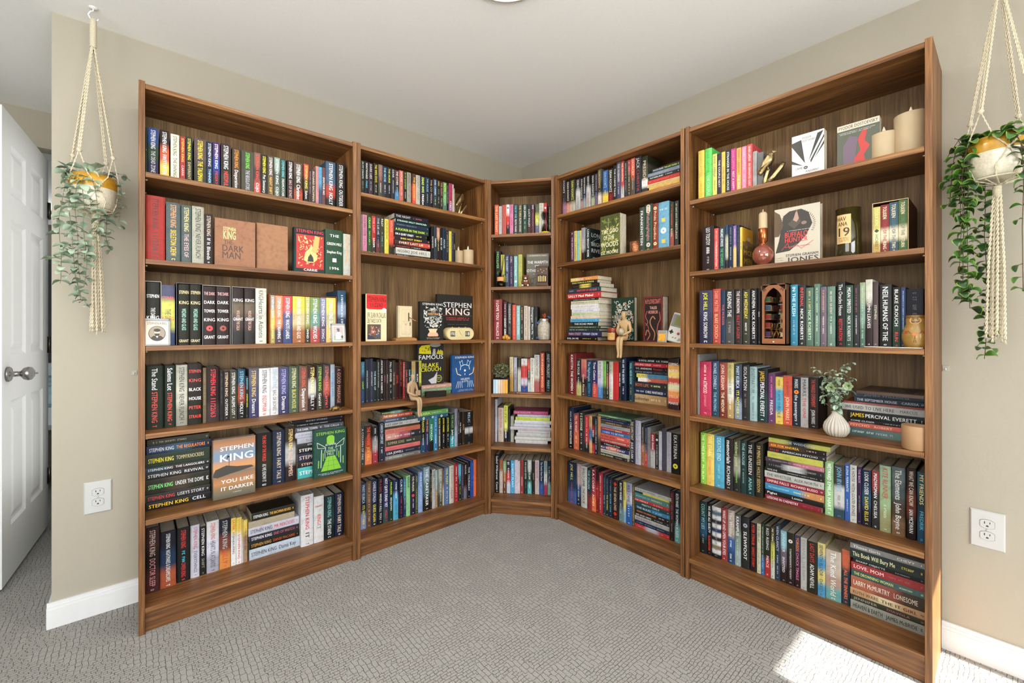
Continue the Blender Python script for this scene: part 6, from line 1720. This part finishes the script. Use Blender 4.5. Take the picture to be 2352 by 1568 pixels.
put(q, 'HAV', '3a2a1e', cyl, .003, .030, .126, .140, 2); put(q, 'ANA', '3a2a1e', cyl, .006, .034, .108, .122, 2); put(q, '19', '3a2a1e', cyl, .008, .040, .072, .102, 2.4)
for z in (.064, .058, .053): marks(q, '7a5a3a', cyl, .006, .038, z, z + .003, rr)
q.build('label_lettering', INK, o)
t = empty('nesting_doll', M=at('RR', 2, 2105, .045)); tag(t, 'painted wooden nesting doll with moustached face, at end of third shelf', 'doll')
DW = plain('painted_yellow_wood', '98753a', .3, var=.2, coat=.4)
dprof = [(.0001, 0), (.026, 0), (.030, .004), (.036, .030), (.036, .046), (.031, .064), (.0255, .078), (.0262, .092), (.024, .106), (.0001, .1075)]
q = MB(); q.lathe(dprof, 32, cap=False); q.build('body', DW, t)
def dr(z):
    for (r0, z0), (r1, z1) in zip(dprof, dprof[1:]):
        if z0 <= z <= z1 and z1 > z0: return r0 + (r1 - r0) * (z - z0) / (z1 - z0)
    return .03
dl = lambda a, b: ((dr(b) + .0006) * sin(a / .03), -(dr(b) + .0006) * cos(a / .03), b)
def dpoly(q, c, P): q.add([dl(a, b) for a, b in P], [tuple(range(len(P)))], 0, lin(c))
q = MB(); dpoly(q, 'c99a62', [(.017 * cos(e), .090 + .012 * sin(e)) for e in [k * .35 for k in range(18)]]); q.build('face', INK, t)
q = MB()
for s_ in (-1, 1): 
    dpoly(q, '2b1a10', [(s_ * .006 + .0018 * cos(e), .094 + .0012 * sin(e)) for e in (0, 1, 2, 3, 4, 5)])
    q.tube([dl(s_ * .001, .0865), dl(s_ * .007, .0850), dl(s_ * .011, .0875)], .0009, 5, 0, lin('3b2412')); q.tube([dl(s_ * .003, .097), dl(s_ * .009, .0975)], .0006, 5, 0, lin('3b2412'))
q.build('painted_features', INK, t)
q = MB(); q.lathe([(.0262, .098), (.0264, .102), (.0245, .107)], 32, cap=False); q.build('hat_band', plain('hat_brown', '7a5520', .4), t)
q = MB()
for s_ in (-1, 1):
    q.tube([dl(s_ * .028, .07), dl(s_ * .012, .052), dl(0, .040), dl(s_ * .002, .020)], .0006, 5, 0, lin('4a2f18'))
    dpoly(q, 'a8452a', [(s_ * .020 + .005 * cos(e), .052 + .005 * sin(e)) for e in [k * .6 for k in range(10)]])
dpoly(q, 'c9662c', [(.0 + .005 * cos(e), .046 + .005 * sin(e)) for e in [k * .6 for k in range(10)]])
q.build('painted_robe', INK, t)['kind'] = 'stuff'
# white cables
for k, (P, lb) in enumerate((([(1985, .030), (2020, .012), (2060, .014), (2100, .02), (2124, .03)], 'white power cable lying along the third shelf toward the doll, front one'), ([(1995, .045), (2035, .022), (2070, .008), (2105, .006), (2124, .012)], 'second white cable curving behind the first on the third shelf'))):
    q = MB(); pts = []
    for j in range(25):
        f = j / 24 * (len(P) - 1); i = min(int(f), len(P) - 2); g = f - i; g = g * g * (3 - 2 * g)
        x = P[i][0] * (1 - g) + P[i + 1][0] * g; s_ = P[i][1] * (1 - g) + P[i + 1][1] * g
        u, z = spot('RR', 2, x, s_); pts.append(world('RR', min(u, .775), s_, z + .0022))
    q.tube(pts, .0016, 6); o = q.build('cable', plain('white_cable', 'ddd8cc', .5, var=.02)); tag(o, lb, 'cable')
# book nook: a wooden arch in front of a tiny library
u0 = uz('RR', 1747.5, 700, .02)[0]; u1 = uz('RR', 1806, 700, .02)[0]; W = u1 - u0; H = uz('RR', 1747.5, 654, .02)[1] - SH['RR'][2]
t = empty('book_nook', M=CM('RR', u0, .02, SH['RR'][2])); tag(t, 'carved wooden book nook with pointed arch and miniature library inside, third shelf', 'ornament')
NW = plain('nook_wood', '84512f', .5, var=.15); DK = plain('nook_dark', '2a1910', .7)
n = 14; cxn = W / 2; zs_ = H * .55; hw = W * .36
zs_ = H * .94 - hw * 1.732
arch = [(cxn - hw, H * .11)] + [(cxn + hw - 2 * hw * cos(pi / 3 * k / n), zs_ + 2 * hw * sin(pi / 3 * k / n)) for k in range(n + 1)]
arch += [(2 * cxn - x, z) for x, z in arch[::-1][1:]]
m_ = len(arch); out_ = []
for x, z in arch:
    out_.append((0 if x < cxn else W, z) if z < H * .9 else (x, H))
out_[0] = (0, 0); out_[-1] = (W, 0)
q = MB(); vs = [(x, 0, z) for x, z in arch] + [(x, 0, z) for x, z in out_] + [(x, .006, z) for x, z in arch]
q.add(vs, [(i, i + 1, i + 1 + m_, i + m_) for i in range(m_ - 1)] + [(i + 1, i, i + 2 * m_, i + 1 + 2 * m_) for i in range(m_ - 1)] + [(0, m_, 2 * m_ - 1, m_ - 1)])
q.build('arched_front', NW, t)
q = MB(); q.box(0, .004, .0, .17, 0, H); q.box(W - .004, W, .0, .17, 0, H); q.box(0, W, 0, .17, H - .004, H); q.box(0, W, 0, .17, 0, .006); q.box(0, W, .168, .17, 0, H); q.build('box', plain('nook_inside', '5a3a24', .6), t)
for x0 in (.006, W - .030):
    for k in range(5):
        zb = H * (.13 + .145 * k); q = MB(); q.box(x0, x0 + .024, .02, .15, zb, zb + .003); o = q.build('tiny_shelf', NW, t)
        q = MB(); y = .022
        while y < .145:
            wd = rr.uniform(.004, .008); c_ = lin(rr.choice(['7a2a22', '2f4a5a', '8f7a4a', '3d5a38', 'c9b58a', '4a3050', 'a05a30'])); q.box(x0 + .003, x0 + .021, y, y + wd * .9, zb + .003, zb + rr.uniform(.016, .024), 0, c_); y += wd
        q.build('tiny_books', PRINT, t)['kind'] = 'stuff'
for k in range(4):
    zb = H * (.2 + .16 * k); q = MB(); q.box(W * .28, W * .72, .12, .16, zb, zb + .003); x = W * .29
    while x < W * .70: wd = rr.uniform(.003, .006); q.box(x, x + wd * .85, .122, .15, zb + .003, zb + rr.uniform(.014, .022), 0, lin(rr.choice(['7a2a22', '2f4a5a', '8f7a4a', 'c9b58a']))); x += wd
    q.build('tiny_books', PRINT, t)['kind'] = 'stuff'
for x, z in ((W * .3, .0), (W * .5, .0), (W * .66, 0)):
    q = MB()
    for s_ in (-1, 1): q.tube([(x + s_ * .008, .03 + .008 * s_, H * .11), (x, .035, H * .26)], .0012, 5)
    q.tube([(x, .035, H * .26), (x + .004, .035, H * .36)], .0014, 5); q.bevbox(x - .007, x + .007, .03, .042, H * .255, H * .265, .001); q.build('tiny_easel', plain('brass_bits', 'b08a4a', .35, .8), t)
q = MB(); q.lathe([(.003, 0), (.003, .002), (.0001, .0025)], 12, T=Matrix.Translation((W / 2, 0, H * .055)) @ Matrix.Rotation(pi / 2, 4, 'X'), cap=False); q.build('touch_button', plain('button_pale', 'd8cdb8', .4), t)
for s_ in (0, 1):
    q = MB()
    for k in range(3):
        P = [(.010 + .003 * k + .004 * cos(a), H * .93 - .004 * k + .005 * sin(a)) for a in [j * .8 for j in range(6)]]
        q.tube([((x if s_ == 0 else W - x), -.001, z) for x, z in P], .0008, 5)
    q.build('carved_scroll', plain('carving_dark', '4a2a16', .6), t)
# candle cup on the fourth shelf
t = empty('clay_cup', M=at('RR', 3, 2104, .035)); tag(t, 'plain tan clay cup candle in front of the lying books, fourth shelf', 'candle holder')
q = MB(); q.lathe([(.0001, 0), (.033, 0), (.036, .003), (.036, .076), (.0345, .0775), (.033, .075), (.033, .066), (.0001, .066)], 36, cap=False); q.build('cup', plain('tan_clay', 'a07b58', .6, var=.03), t)
q = MB(); q.lathe([(.0325, .067), (.0001, .068)], 24, cap=False); q.build('wax', CREAM, t)
# magazines on the top of the lying books (fourth shelf)
zt = max(b_['z'] + b_['t'] for b_ in books if b_['case'] == 'RR' and b_['si'] == 3 and b_['lying'])
u_ = uz('RR', 1968, 850, .06)[0]
t = empty('photo_book', M=CM('RR', u_, .05, zt + .0005, Matrix.Rotation(-.03, 4, 'Z'))); tag(t, 'large dark photo book with black cover panel, lying on top of the fourth-shelf pile', 'book')
W3 = .776 - u_
q = MB(); q.bevbox(0, W3, 0, .20, 0, .012, .001); q.build('cover', plain('photo_cover', '3f2c22', .35, var=.35, scale=9), t)
q = MB(); q.box(.05, W3 - .03, .02, .16, .012, .0124); o = q.build('black_panel', plain('panel_black', '15120f', .4), t)
q = MB()
for k, (y0, y1) in enumerate(((.12, .13), (.095, .105), (.075, .082), (.055, .060))): marks(q, 'aaa', lambda a, b: (a, b, .0127), .07, .12 if k else .10, y0, y1, rr)
q.build('panel_lettering', INK, o)

# ================================================================ plants
def leafmesh(name, L, W_, mats, cup=.12, seg=7):
    q = MB(); vs = []; cols = (-1, -.8, 0, .8, 1)
    for i in range(seg + 1):
        f = i / seg; w_ = W_ / 2 * max(.02, sin(pi * (f * .94 + .03))) ** .55; z = cup * L * sin(pi * f)
        e = .04 * L if i in (0, seg) else 0
        for c in cols: vs.append((f * L + (e if i == 0 else -e if i == seg else 0) * (1 - abs(c)) * -1, c * w_, z + abs(c) * w_ * .35))
    n_ = len(cols)
    for i in range(seg):
        for k in range(4):
            b_ = [vs[i * n_ + k], vs[(i + 1) * n_ + k], vs[(i + 1) * n_ + k + 1], vs[i * n_ + k + 1]]
    q.add(vs, [(i * n_ + k, (i + 1) * n_ + k, (i + 1) * n_ + k + 1, i * n_ + k + 1) for i in range(seg) for k in (1, 2)], 0, (1, 1, 1), True)
    q.f += [[i * n_ + k, (i + 1) * n_ + k, (i + 1) * n_ + k + 1, i * n_ + k + 1] for i in range(seg) for k in (0, 3)]
    q.m += [1] * (2 * seg); q.sm += [True] * (2 * seg); q.c += [[(1, 1, 1)] * 4] * (2 * seg)
    return q.mesh(name, mats if isinstance(mats, list) else [mats, mats])
def leafmat(name, a, b, c, rough=.55):
    m, n, l, b_ = newmat(name); oi = n.new('ShaderNodeObjectInfo'); f = noise(n, l, coords(n, l), 60, 2)
    ad = n.new('ShaderNodeMath'); ad.operation = 'MULTIPLY_ADD'; ad.inputs[1].default_value = .35; l.new(f, ad.inputs[0]); ml = n.new('ShaderNodeMath'); ml.operation = 'MULTIPLY'; ml.inputs[1].default_value = .75; l.new(oi.outputs['Random'], ml.inputs[0]); l.new(ml.outputs[0], ad.inputs[2])
    l.new(ramp(n, l, ad.outputs[0], [(.1, a), (.5, b), (.95, c)]), b_.inputs['Base Color']); b_.inputs['Roughness'].default_value = rough; b_.inputs['Subsurface Weight'].default_value = 0
    return m
EUC = leafmat('eucalyptus_leaf', '5a6e58', '869c86', 'b0c2a8'); STEM = plain('vine_stem', '6c7150', .7); DSTEM = plain('brown_stem', '4a3226', .7)
VAR = leafmat('variegated_leaf', '16301a', '2c5426', '4d7a2c', .3); VARL = leafmat('lime_leaf', '8aa81e', 'b3cc2c', 'cfe04a', .4)
EUCM = [leafmesh('eucalyptus_leaf', .020, .016, EUC), leafmesh('eucalyptus_leaf', .026, .019, EUC), leafmesh('eucalyptus_leaf', .015, .012, EUC)]
RIM = plain('lime_leaf_rim', '7f9a3c', .35, var=.3)
VARM = [leafmesh('variegated_leaf', .019, .018, [VAR, RIM], .22), leafmesh('variegated_leaf', .022, .020, [VAR, RIM], .25), leafmesh('lime_leaf', .015, .012, VARL, .2)]
def vine(parent, q, pts, step, meshes, rr, stemr=.0009, count=None, size=1.0, droop=.4, alt=False, wts=(3, 2, 2)):
    P = [Vector(p) for p in pts]; q.tube(P, stemr, 5)
    L = 0; side = rr.uniform(0, 6.28); nxt = step * .3; n = 0
    for i in range(len(P) - 1):
        seg = (P[i + 1] - P[i]); sl = seg.length
        while nxt < L + sl:
            p = P[i] + seg * ((nxt - L) / sl)
            for k in range(1 if alt else 2):
                a = side + pi * k + rr.uniform(-.4, .4)
                M = Matrix.Translation(p) @ Matrix.Rotation(a, 4, 'Z') @ Matrix.Rotation(droop + rr.uniform(-.5, .5), 4, 'Y') @ Matrix.Rotation(rr.uniform(-.7, .7), 4, 'X') @ Matrix.Scale(size * rr.uniform(.8, 1.2), 4)
                o = bpy.data.objects.new('leaf', rr.choices(meshes, wts)[0]); COL.objects.link(o); o.parent = parent; o.matrix_local = M; n += 1
            side += pi / 2 + rr.uniform(-.3, .3); nxt += step
        L += sl
    return n
def p3(x, y, Y=None, X=None):
    d = ray(x, y); t = (Y / d[1]) if Y is not None else X / d[0]; return Vector((d[0] * t, d[1] * t, CH + d[2] * t))
ROPE = plain('cotton_rope', 'd6ccb2', .9, var=.10, scale=300, bumpy=.8)
def rope(q, pts, r=.0022, twist=True):
    # a twisted two-ply cord
    P = [Vector(p) for p in pts]; dense = [P[0]]
    for a, b_ in zip(P, P[1:]):
        n = max(1, int((b_ - a).length / .0028)); dense += [a + (b_ - a) * (k / n) for k in range(1, n + 1)]
    if not twist: q.tube(dense, r, 6); return
    for ph in (0, pi):
        S = []
        for i, p in enumerate(dense):
            t = (dense[min(i + 1, len(dense) - 1)] - dense[max(0, i - 1)]).normalized(); sd = t.cross(Vector((.3, 1, .1))).normalized(); o = t.cross(sd); a = i * .62 + ph
            S.append(p + (sd * cos(a) + o * sin(a)) * r * .55)
        q.tube(S, r * .62, 5)
def hanging(px, depth_kw, pot_px, rim_y, base_y, pot_w, knots, hook_z, tassel, labels, vines, crown, kind, names):
    rr = random.Random(11 if kind == 'euc' else 12)
    f = lambda x, y: p3(x, y, **depth_kw)
    cen = f(pot_px, (rim_y + base_y) / 2); zr = f(pot_px, rim_y)[2]; zb = f(pot_px, base_y)[2]; R_ = pot_w / 2; H = zr - zb
    C = Vector((cen[0], cen[1], zb))
    t = empty('plant_pot', tuple(C)); tag(t, labels[0], 'plant pot')
    GLZ = plain('speckled_cream_glaze', 'd2cbb6', .25, var=.12, scale=160, coat=.3); MUS = plain('mustard_glaze', 'b98a28', .25, var=.18, scale=40, coat=.3)
    q = MB(); q.lathe([(.0001, 0), (R_ * .72, 0), (R_ * .82, .006), (R_ * .93, H * .25), (R_, H * .62)], 36, cap=False); q.build('body', GLZ, t)
    q = MB(); q.lathe([(R_, H * .62), (R_ * 1.01, H * .8), (R_ * .99, H), (R_ * .93, H), (R_ * .92, H * .7)], 36, cap=False); q.build('glazed_band', MUS, t)
    q = MB(); q.lathe([(R_ * .92, H * .88), (.0001, H * .9)], 24, cap=False); q.build('soil', plain('soil', '3a2c20', .95, bumpy=1), t)
    # macrame hanger
    t = empty('macrame_hanger', tuple(C)); tag(t, labels[1], 'plant hanger')
    top = Vector((C[0], C[1], hook_z)); L0 = top - C
    q = MB(); q.tube([L0 + Vector((0, 0, -.002)), L0 + Vector((0, 0, -.05)), L0 + Vector((0, 0, -.105))], [.008, .0085, .0075], 12); 
    for k in range(34): z = -.004 - k * .003; q.tube([L0 + Vector((.0088 * cos(a), .0088 * sin(a), z)) for a in [2 * pi * j / 10 for j in range(11)]], .0016, 5, cap=False)
    q.build('wrapped_neck', ROPE, t)
    na = 4
    for k in range(na):
        a = pi / 4 + k * pi / 2 + .25; kn = Vector((R_ * .98 * cos(a), R_ * .98 * sin(a), H + knots)); s_ = L0 + Vector((.004 * cos(a), .004 * sin(a), -.10)); q = MB()
        for off in (-1, 1):
            e = Vector((-sin(a), cos(a), 0)) * .0028 * off; rope(q, [s_ + e * .6, (s_ + kn) / 2 + e * 1.1, kn + e], .0028)
        q.build('cord', ROPE, t)
        q = MB(); q.ball(tuple(kn), (.0068, .0068, .0075), 6); q.tube([kn + Vector((.0062 * cos(b_), .0062 * sin(b_), .002 * sin(2 * b_))) for b_ in [2 * pi * j / 9 for j in range(10)]], .0024, 6); q.build('knot', ROPE, t)
        for dn in (-1, 1):
            a2 = a + dn * pi / 4; k2 = Vector((R_ * 1.05 * cos(a2), R_ * 1.05 * sin(a2), H * .62)); q = MB(); mid = Vector((R_ * 1.06 * cos(a + dn * pi / 8), R_ * 1.06 * sin(a + dn * pi / 8), H * .95)); rope(q, [kn, mid, k2], .0019)
            a3 = a2 - dn * pi / 9; rope(q, [k2, Vector((R_ * .96 * cos(a3), R_ * .96 * sin(a3), H * .22)), Vector((R_ * .8 * cos(a3), R_ * .8 * sin(a3), -.004)), Vector((.012 * cos(a3), .012 * sin(a3), -.016))], .0019); q.build('net_cord', ROPE, t)
        if 1:
            a2 = a + pi / 4; q = MB(); q.ball((R_ * 1.06 * cos(a2), R_ * 1.06 * sin(a2), H * .62), .0062, 6); q.build('knot', ROPE, t)
    q = MB(); q.tube([(R_ * .85 * cos(a), R_ * .85 * sin(a), -.003) for a in [2 * pi * j / 24 for j in range(25)]], .0022, 6); q.build('base_loop', ROPE, t)
    tx = Vector(f(*tassel[0])) - C; te = Vector(f(*tassel[1])) - C; tl = tx[2] - te[2]
    nb = tx.copy()
    q = MB()
    for k in range(4): a = 1 + k * pi / 2; rope(q, [Vector((.7 * R_ * cos(a), .7 * R_ * sin(a), -.004)), Vector((nb[0], nb[1], nb[2] + .004))], .0019)
    q.build('gathering_cord', ROPE, t)
    q = MB(); q.tube([nb, nb + Vector((0, 0, -.03))], .0082, 10)
    for k in range(9): z = -.001 - k * .0034; q.tube([nb + Vector((.0088 * cos(a), .0088 * sin(a), z)) for a in [2 * pi * j / 10 for j in range(11)]], .0018, 5, cap=False)
    q.build('wrapped_knot', ROPE, t)
    for k in range(9):
        a = k * 2.4; r0 = .009 * (k / 9) ** .5; r1 = .024 * (k / 9 + .05) ** .5; q = MB(); L_ = tl * rr.uniform(.93, 1.0)
        e0 = nb + Vector((r0 * cos(a), r0 * sin(a), -.026)); e1 = nb + Vector((te[0] - nb[0] + r1 * cos(a), te[1] - nb[1] + r1 * sin(a), -L_)); md = (e0 + e1) / 2 + Vector((.003 * cos(a * 2), .003 * sin(a), 0)); rope(q, [e0, md, e1], .0033)
        for j in range(6): b_ = j * 1.05; q.tube([e1, e1 + Vector((.003 * cos(b_), .003 * sin(b_), -.014))], .0009, 4)
        q.build('tassel_cord', ROPE, t)
    # plant
    t = empty(names, tuple(C)); tag(t, labels[2], 'hanging plant'); q = MB(); n = 0
    ms, st_, sz, step = (EUCM, STEM, 1.12, .0165) if kind == 'euc' else (VARM, DSTEM, 1.3, .0185)
    for i, v in enumerate(vines):
        kw = dict(depth_kw); key = 'Y' if 'Y' in kw else 'X'; off = v[0]; pts = []
        kw[key] = kw[key] + off
        pts = [p3(x, y, **kw) - C for x, y in v[1:]]
        if i < len(vines) - 0 and v[1][1] < base_y + 5: pts = [Vector((pts[0][0] * .5, pts[0][1] * .5, H + .004))] + pts
        n += vine(t, q, pts, step, ms, rr, .0009, size=sz, alt=False, wts=(3, 2, 2) if kind == 'euc' else (4, 3, 1.3))
    for k in range(crown):
        a = rr.uniform(0, 6.28); r_ = R_ * rr.uniform(.3, 1.0); o = bpy.data.objects.new('leaf', rr.choices(ms, (3, 3, 1))[0]); COL.objects.link(o); o.parent = t; n += 1
        o.matrix_local = Matrix.Translation((r_ * cos(a), r_ * sin(a), H + rr.uniform(-.002, .022))) @ Matrix.Rotation(a + rr.uniform(-.8, .8), 4, 'Z') @ Matrix.Rotation(rr.uniform(-.7, .4), 4, 'Y') @ Matrix.Rotation(rr.uniform(-.6, .6), 4, 'X') @ Matrix.Scale(rr.uniform(1.2, 1.8), 4)
        if k % 2 == 0: q.tube([(r_ * .4 * cos(a), r_ * .4 * sin(a), H * .9), (r_ * cos(a), r_ * sin(a), H + .006)], .0009, 4)
    o = q.build('stem', st_, t); o['kind'] = 'stuff'; print(names, 'leaves', n)
YP = 2.225
V = [(-.03, (168, 405), (150, 420), (143, 460), (135, 500), (137, 545), (141, 590), (140, 640), (138, 650)),
     (-.05, (172, 405), (160, 430), (158, 480), (165, 530), (168, 580), (172, 625), (180, 665), (186, 690)),
     (-.06, (180, 410), (174, 440), (172, 480), (176, 520), (180, 560), (178, 600), (184, 640)),
     (-.07, (190, 410), (190, 440), (194, 480), (190, 520), (196, 560), (193, 600)),
     (-.07, (212, 410), (220, 440), (224, 475), (226, 510), (222, 545), (224, 560)),
     (.0, (246, 400), (262, 405), (276, 420), (280, 450), (278, 480), (272, 510), (284, 525)),
     (.02, (240, 400), (262, 395), (284, 403), (300, 415)),
     (.03, (246, 470), (245, 510), (243, 545), (250, 570), (258, 575)),
     (-.05, (150, 560), (140, 588), (122, 592), (104, 597)),
     (-.05, (172, 625), (186, 680), (200, 700), (206, 706)),
     (-.04, (150, 405), (142, 395), (150, 385)), (-.02, (168, 400), (160, 388), (154, 400), (147, 420)), (-.06, (200, 405), (205, 385), (214, 380)),
     (-.06, (196, 560), (200, 600), (196, 640), (192, 660))]
hanging(215, dict(Y=YP), 214, 407, 482, .132, .075, 2.262, [(219, 492), (222, 762)],
        ('cream pot with mustard rim in rope hanger by the door-side wall end', 'natural rope macrame hanger with tassel, left of the door-side bookcase'.replace('left of', 'on the wall side of'), 'pale grey-green eucalyptus trailing from the rope-hung pot by the door'), V, 42, 'euc', 'trailing_eucalyptus')
t = empty('ceiling_hook', (*p3(214, 30, Y=YP)[:2], HC)); tag(t, 'white ceiling swag hook holding the eucalyptus planter', 'hook')
q = MB(); q.lathe([(.0001, 0), (.014, 0), (.012, -.004), (.0001, -.006)], 20, cap=False); q.build('ceiling_plate', TRIM, t)
q = MB(); q.tube([(0, 0, -.003), (0, 0, -.012), (-.008, 0, -.018), (-.013, 0, -.030), (-.008, 0, -.043), (.002, 0, -.047), (.012, 0, -.043), (.015, 0, -.034)], .0026, 8); q.build('hook_arm', TRIM, t)
XP = 1.985
V = [(-.03, (2225, 320), (2205, 330), (2192, 360), (2186, 400), (2184, 440), (2180, 475)),
     (-.04, (2230, 325), (2216, 345), (2214, 400), (2215, 450), (2214, 520), (2212, 580), (2212, 640), (2208, 690)),
     (-.02, (2232, 330), (2226, 360), (2224, 430), (2222, 500), (2222, 560), (2223, 620), (2225, 665), (2228, 708)),
     (-.04, (2240, 335), (2232, 350), (2206, 370), (2200, 420), (2206, 450), (2206, 520)),
     (.03, (2262, 420), (2263, 480), (2261, 540), (2265, 600), (2266, 680), (2266, 740), (2264, 790), (2261, 824)),
     (-.08, (2330, 300), (2345, 330), (2350, 380), (2351, 430), (2348, 520), (2349, 600), (2350, 668)),
     (-.05, (2250, 330), (2240, 345), (2222, 380), (2221, 420)), (-.02, (2225, 318), (2200, 325), (2182, 352), (2168, 372)),
     (.02, (2205, 330), (2200, 320), (2192, 318)), (-.08, (2300, 300), (2338, 315), (2356, 350), (2352, 400)),
     (-.06, (2246, 320), (2234, 318), (2222, 340), (2214, 372), (2208, 420), (2212, 480), (2206, 560), (2204, 620))]
hanging(2290, dict(X=XP), 2296, 322, 410, .150, .08, 2.262, [(2290, 428), (2287, 784)],
        ('speckled cream pot with mustard rim hanging beside the fifth bookcase', 'white rope macrame hanger with long tassel, beside the fifth bookcase', 'dark green and lime variegated trailing plant in the rope-hung pot'), V, 70, 'var', 'trailing_hoya')
t = empty('ceiling_hook', (*p3(2296, 30, X=XP)[:2], HC)); tag(t, 'white ceiling hook above the variegated trailing plant', 'hook')
q = MB(); q.lathe([(.0001, 0), (.014, 0), (.012, -.004), (.0001, -.006)], 20, cap=False); q.build('ceiling_plate', TRIM, t)
q = MB(); q.tube([(0, 0, -.003), (0, 0, -.012), (-.008, 0, -.018), (-.013, 0, -.030), (-.008, 0, -.043), (.002, 0, -.047), (.012, 0, -.043), (.015, 0, -.034)], .0026, 8); q.build('hook_arm', TRIM, t)

# ribbed vase with eucalyptus on the fourth shelf
uv, zv = spot('RR', 3, 1921, .055); Mv = CM('RR', uv, .055, zv)
t = empty('ribbed_vase', M=Mv); tag(t, 'white ribbed gourd-shaped vase on the fourth shelf of the fifth bookcase', 'vase')
q = MB(); VP = [(.0001, 0), (.022, 0), (.028, .004), (.036, .018), (.038, .032), (.034, .048), (.022, .066), (.013, .080), (.0115, .090), (.010, .090), (.009, .07)]
n = 120; vs = []
for i in range(n):
    a = 2 * pi * i / n
    for k, (r_, z) in enumerate(VP):
        rb = 1 + .15 * (abs(sin(a * 10)) ** .5 - .6) * (1 if 1 < k < 8 else 0); vs.append((r_ * rb * cos(a), r_ * rb * sin(a), z))
m_ = len(VP); q.add(vs, [(i * m_ + k, ((i + 1) % n) * m_ + k, ((i + 1) % n) * m_ + k + 1, i * m_ + k + 1) for i in range(n) for k in range(m_ - 1)], 0, (1, 1, 1), True); q.build('body', plain('white_ceramic', 'b3aca0', .35, var=.03), t)
t = empty('eucalyptus_sprig', M=Mv); tag(t, 'eucalyptus sprigs with two pale green rosettes standing in the ribbed vase', 'plant')
Mi = Mv.inverted(); q = MB(); rr = random.Random(21); fv = lambda x, y, s_=.04: Mi @ Vector(world('RR', *(lambda uzv: (uzv[0], s_, uzv[1]))(uz('RR', x, y, s_))))
B0 = Vector((0, 0, .07))
for P in (((1915, 900), (1895, 870), (1880, 852), (1867, 845)), ((1915, 900), (1908, 865), (1900, 848)), ((1920, 895), (1935, 860), (1945, 838), (1957, 832)), ((1920, 900), (1922, 870), (1915, 850)), ((1925, 905), (1950, 880), (1962, 868)), ((1912, 905), (1897, 885), (1890, 900), (1894, 930)), ((1925, 905), (1945, 900), (1958, 895)), ((1915, 900), (1905, 880), (1893, 868)), ((1922, 905), (1925, 930), (1927, 948)), ((1915, 905), (1900, 905), (1888, 915)), ((1918, 900), (1930, 875), (1932, 856)), ((1916, 900), (1902, 895), (1886, 888))):
    s_ = rr.uniform(.02, .09); vine(t, q, [B0, Vector((rr.uniform(-.004, .004), rr.uniform(-.004, .004), .092))] + [fv(x, y, s_) for x, y in P[0:]], .013, EUCM, rr, .0009, size=.72)
o = q.build('stem', STEM, t); o['kind'] = 'stuff'
for x, y in ((1909, 890), (1949, 886)):
    c = fv(x, y, .025); q = MB()
    for ring_, (r_, e, m2) in enumerate(((.017, .35, 6), (.012, .8, 5), (.006, 1.2, 4))):
        for k in range(m2):
            a = 2 * pi * k / m2 + ring_ * .5; T = Matrix.Translation(c) @ Matrix.Rotation(pi / 2, 4, 'X') @ Matrix.Rotation(a, 4, 'Z') @ Matrix.Rotation(-e, 4, 'Y')
            q.add([(0, 0, 0), (r_ * .5, -r_ * .4, .001), (r_ * .9, -r_ * .28, .003), (r_ * 1.1, 0, .004), (r_ * .9, r_ * .28, .003), (r_ * .5, r_ * .4, .001)], [(0, 1, 2, 3, 4, 5)], T=T)
    q.build('rosette', plain('pale_rosette', '93a37c', .6, var=.2), t)

# leaves past the first 300 on one plant become one joined part
for root in [o for o in list(COL.objects) if o.name in ('trailing_eucalyptus', 'trailing_hoya')]:
    lv = [o for o in root.children if o.name.split('.')[0] == 'leaf']; lv.sort(key=lambda o: -o.matrix_local.to_scale()[0] * o.data.vertices[-1].co.length)
    extra = lv[298:]
    if not extra: continue
    q = MB(); mats = []
    for o in extra:
        b0 = len(q.v); q.v += [tuple(o.matrix_local @ v.co) for v in o.data.vertices]
        for m_ in o.data.materials:
            if m_ not in mats: mats.append(m_)
        for p in o.data.polygons:
            q.f.append([b0 + i for i in p.vertices]); q.m.append(mats.index(o.data.materials[p.material_index])); q.sm.append(True); q.c.append([(1, 1, 1)] * len(p.vertices))
    for o in extra: bpy.data.objects.remove(o)
    s_ = q.build('small_leaves', mats, root); s_['kind'] = 'stuff'
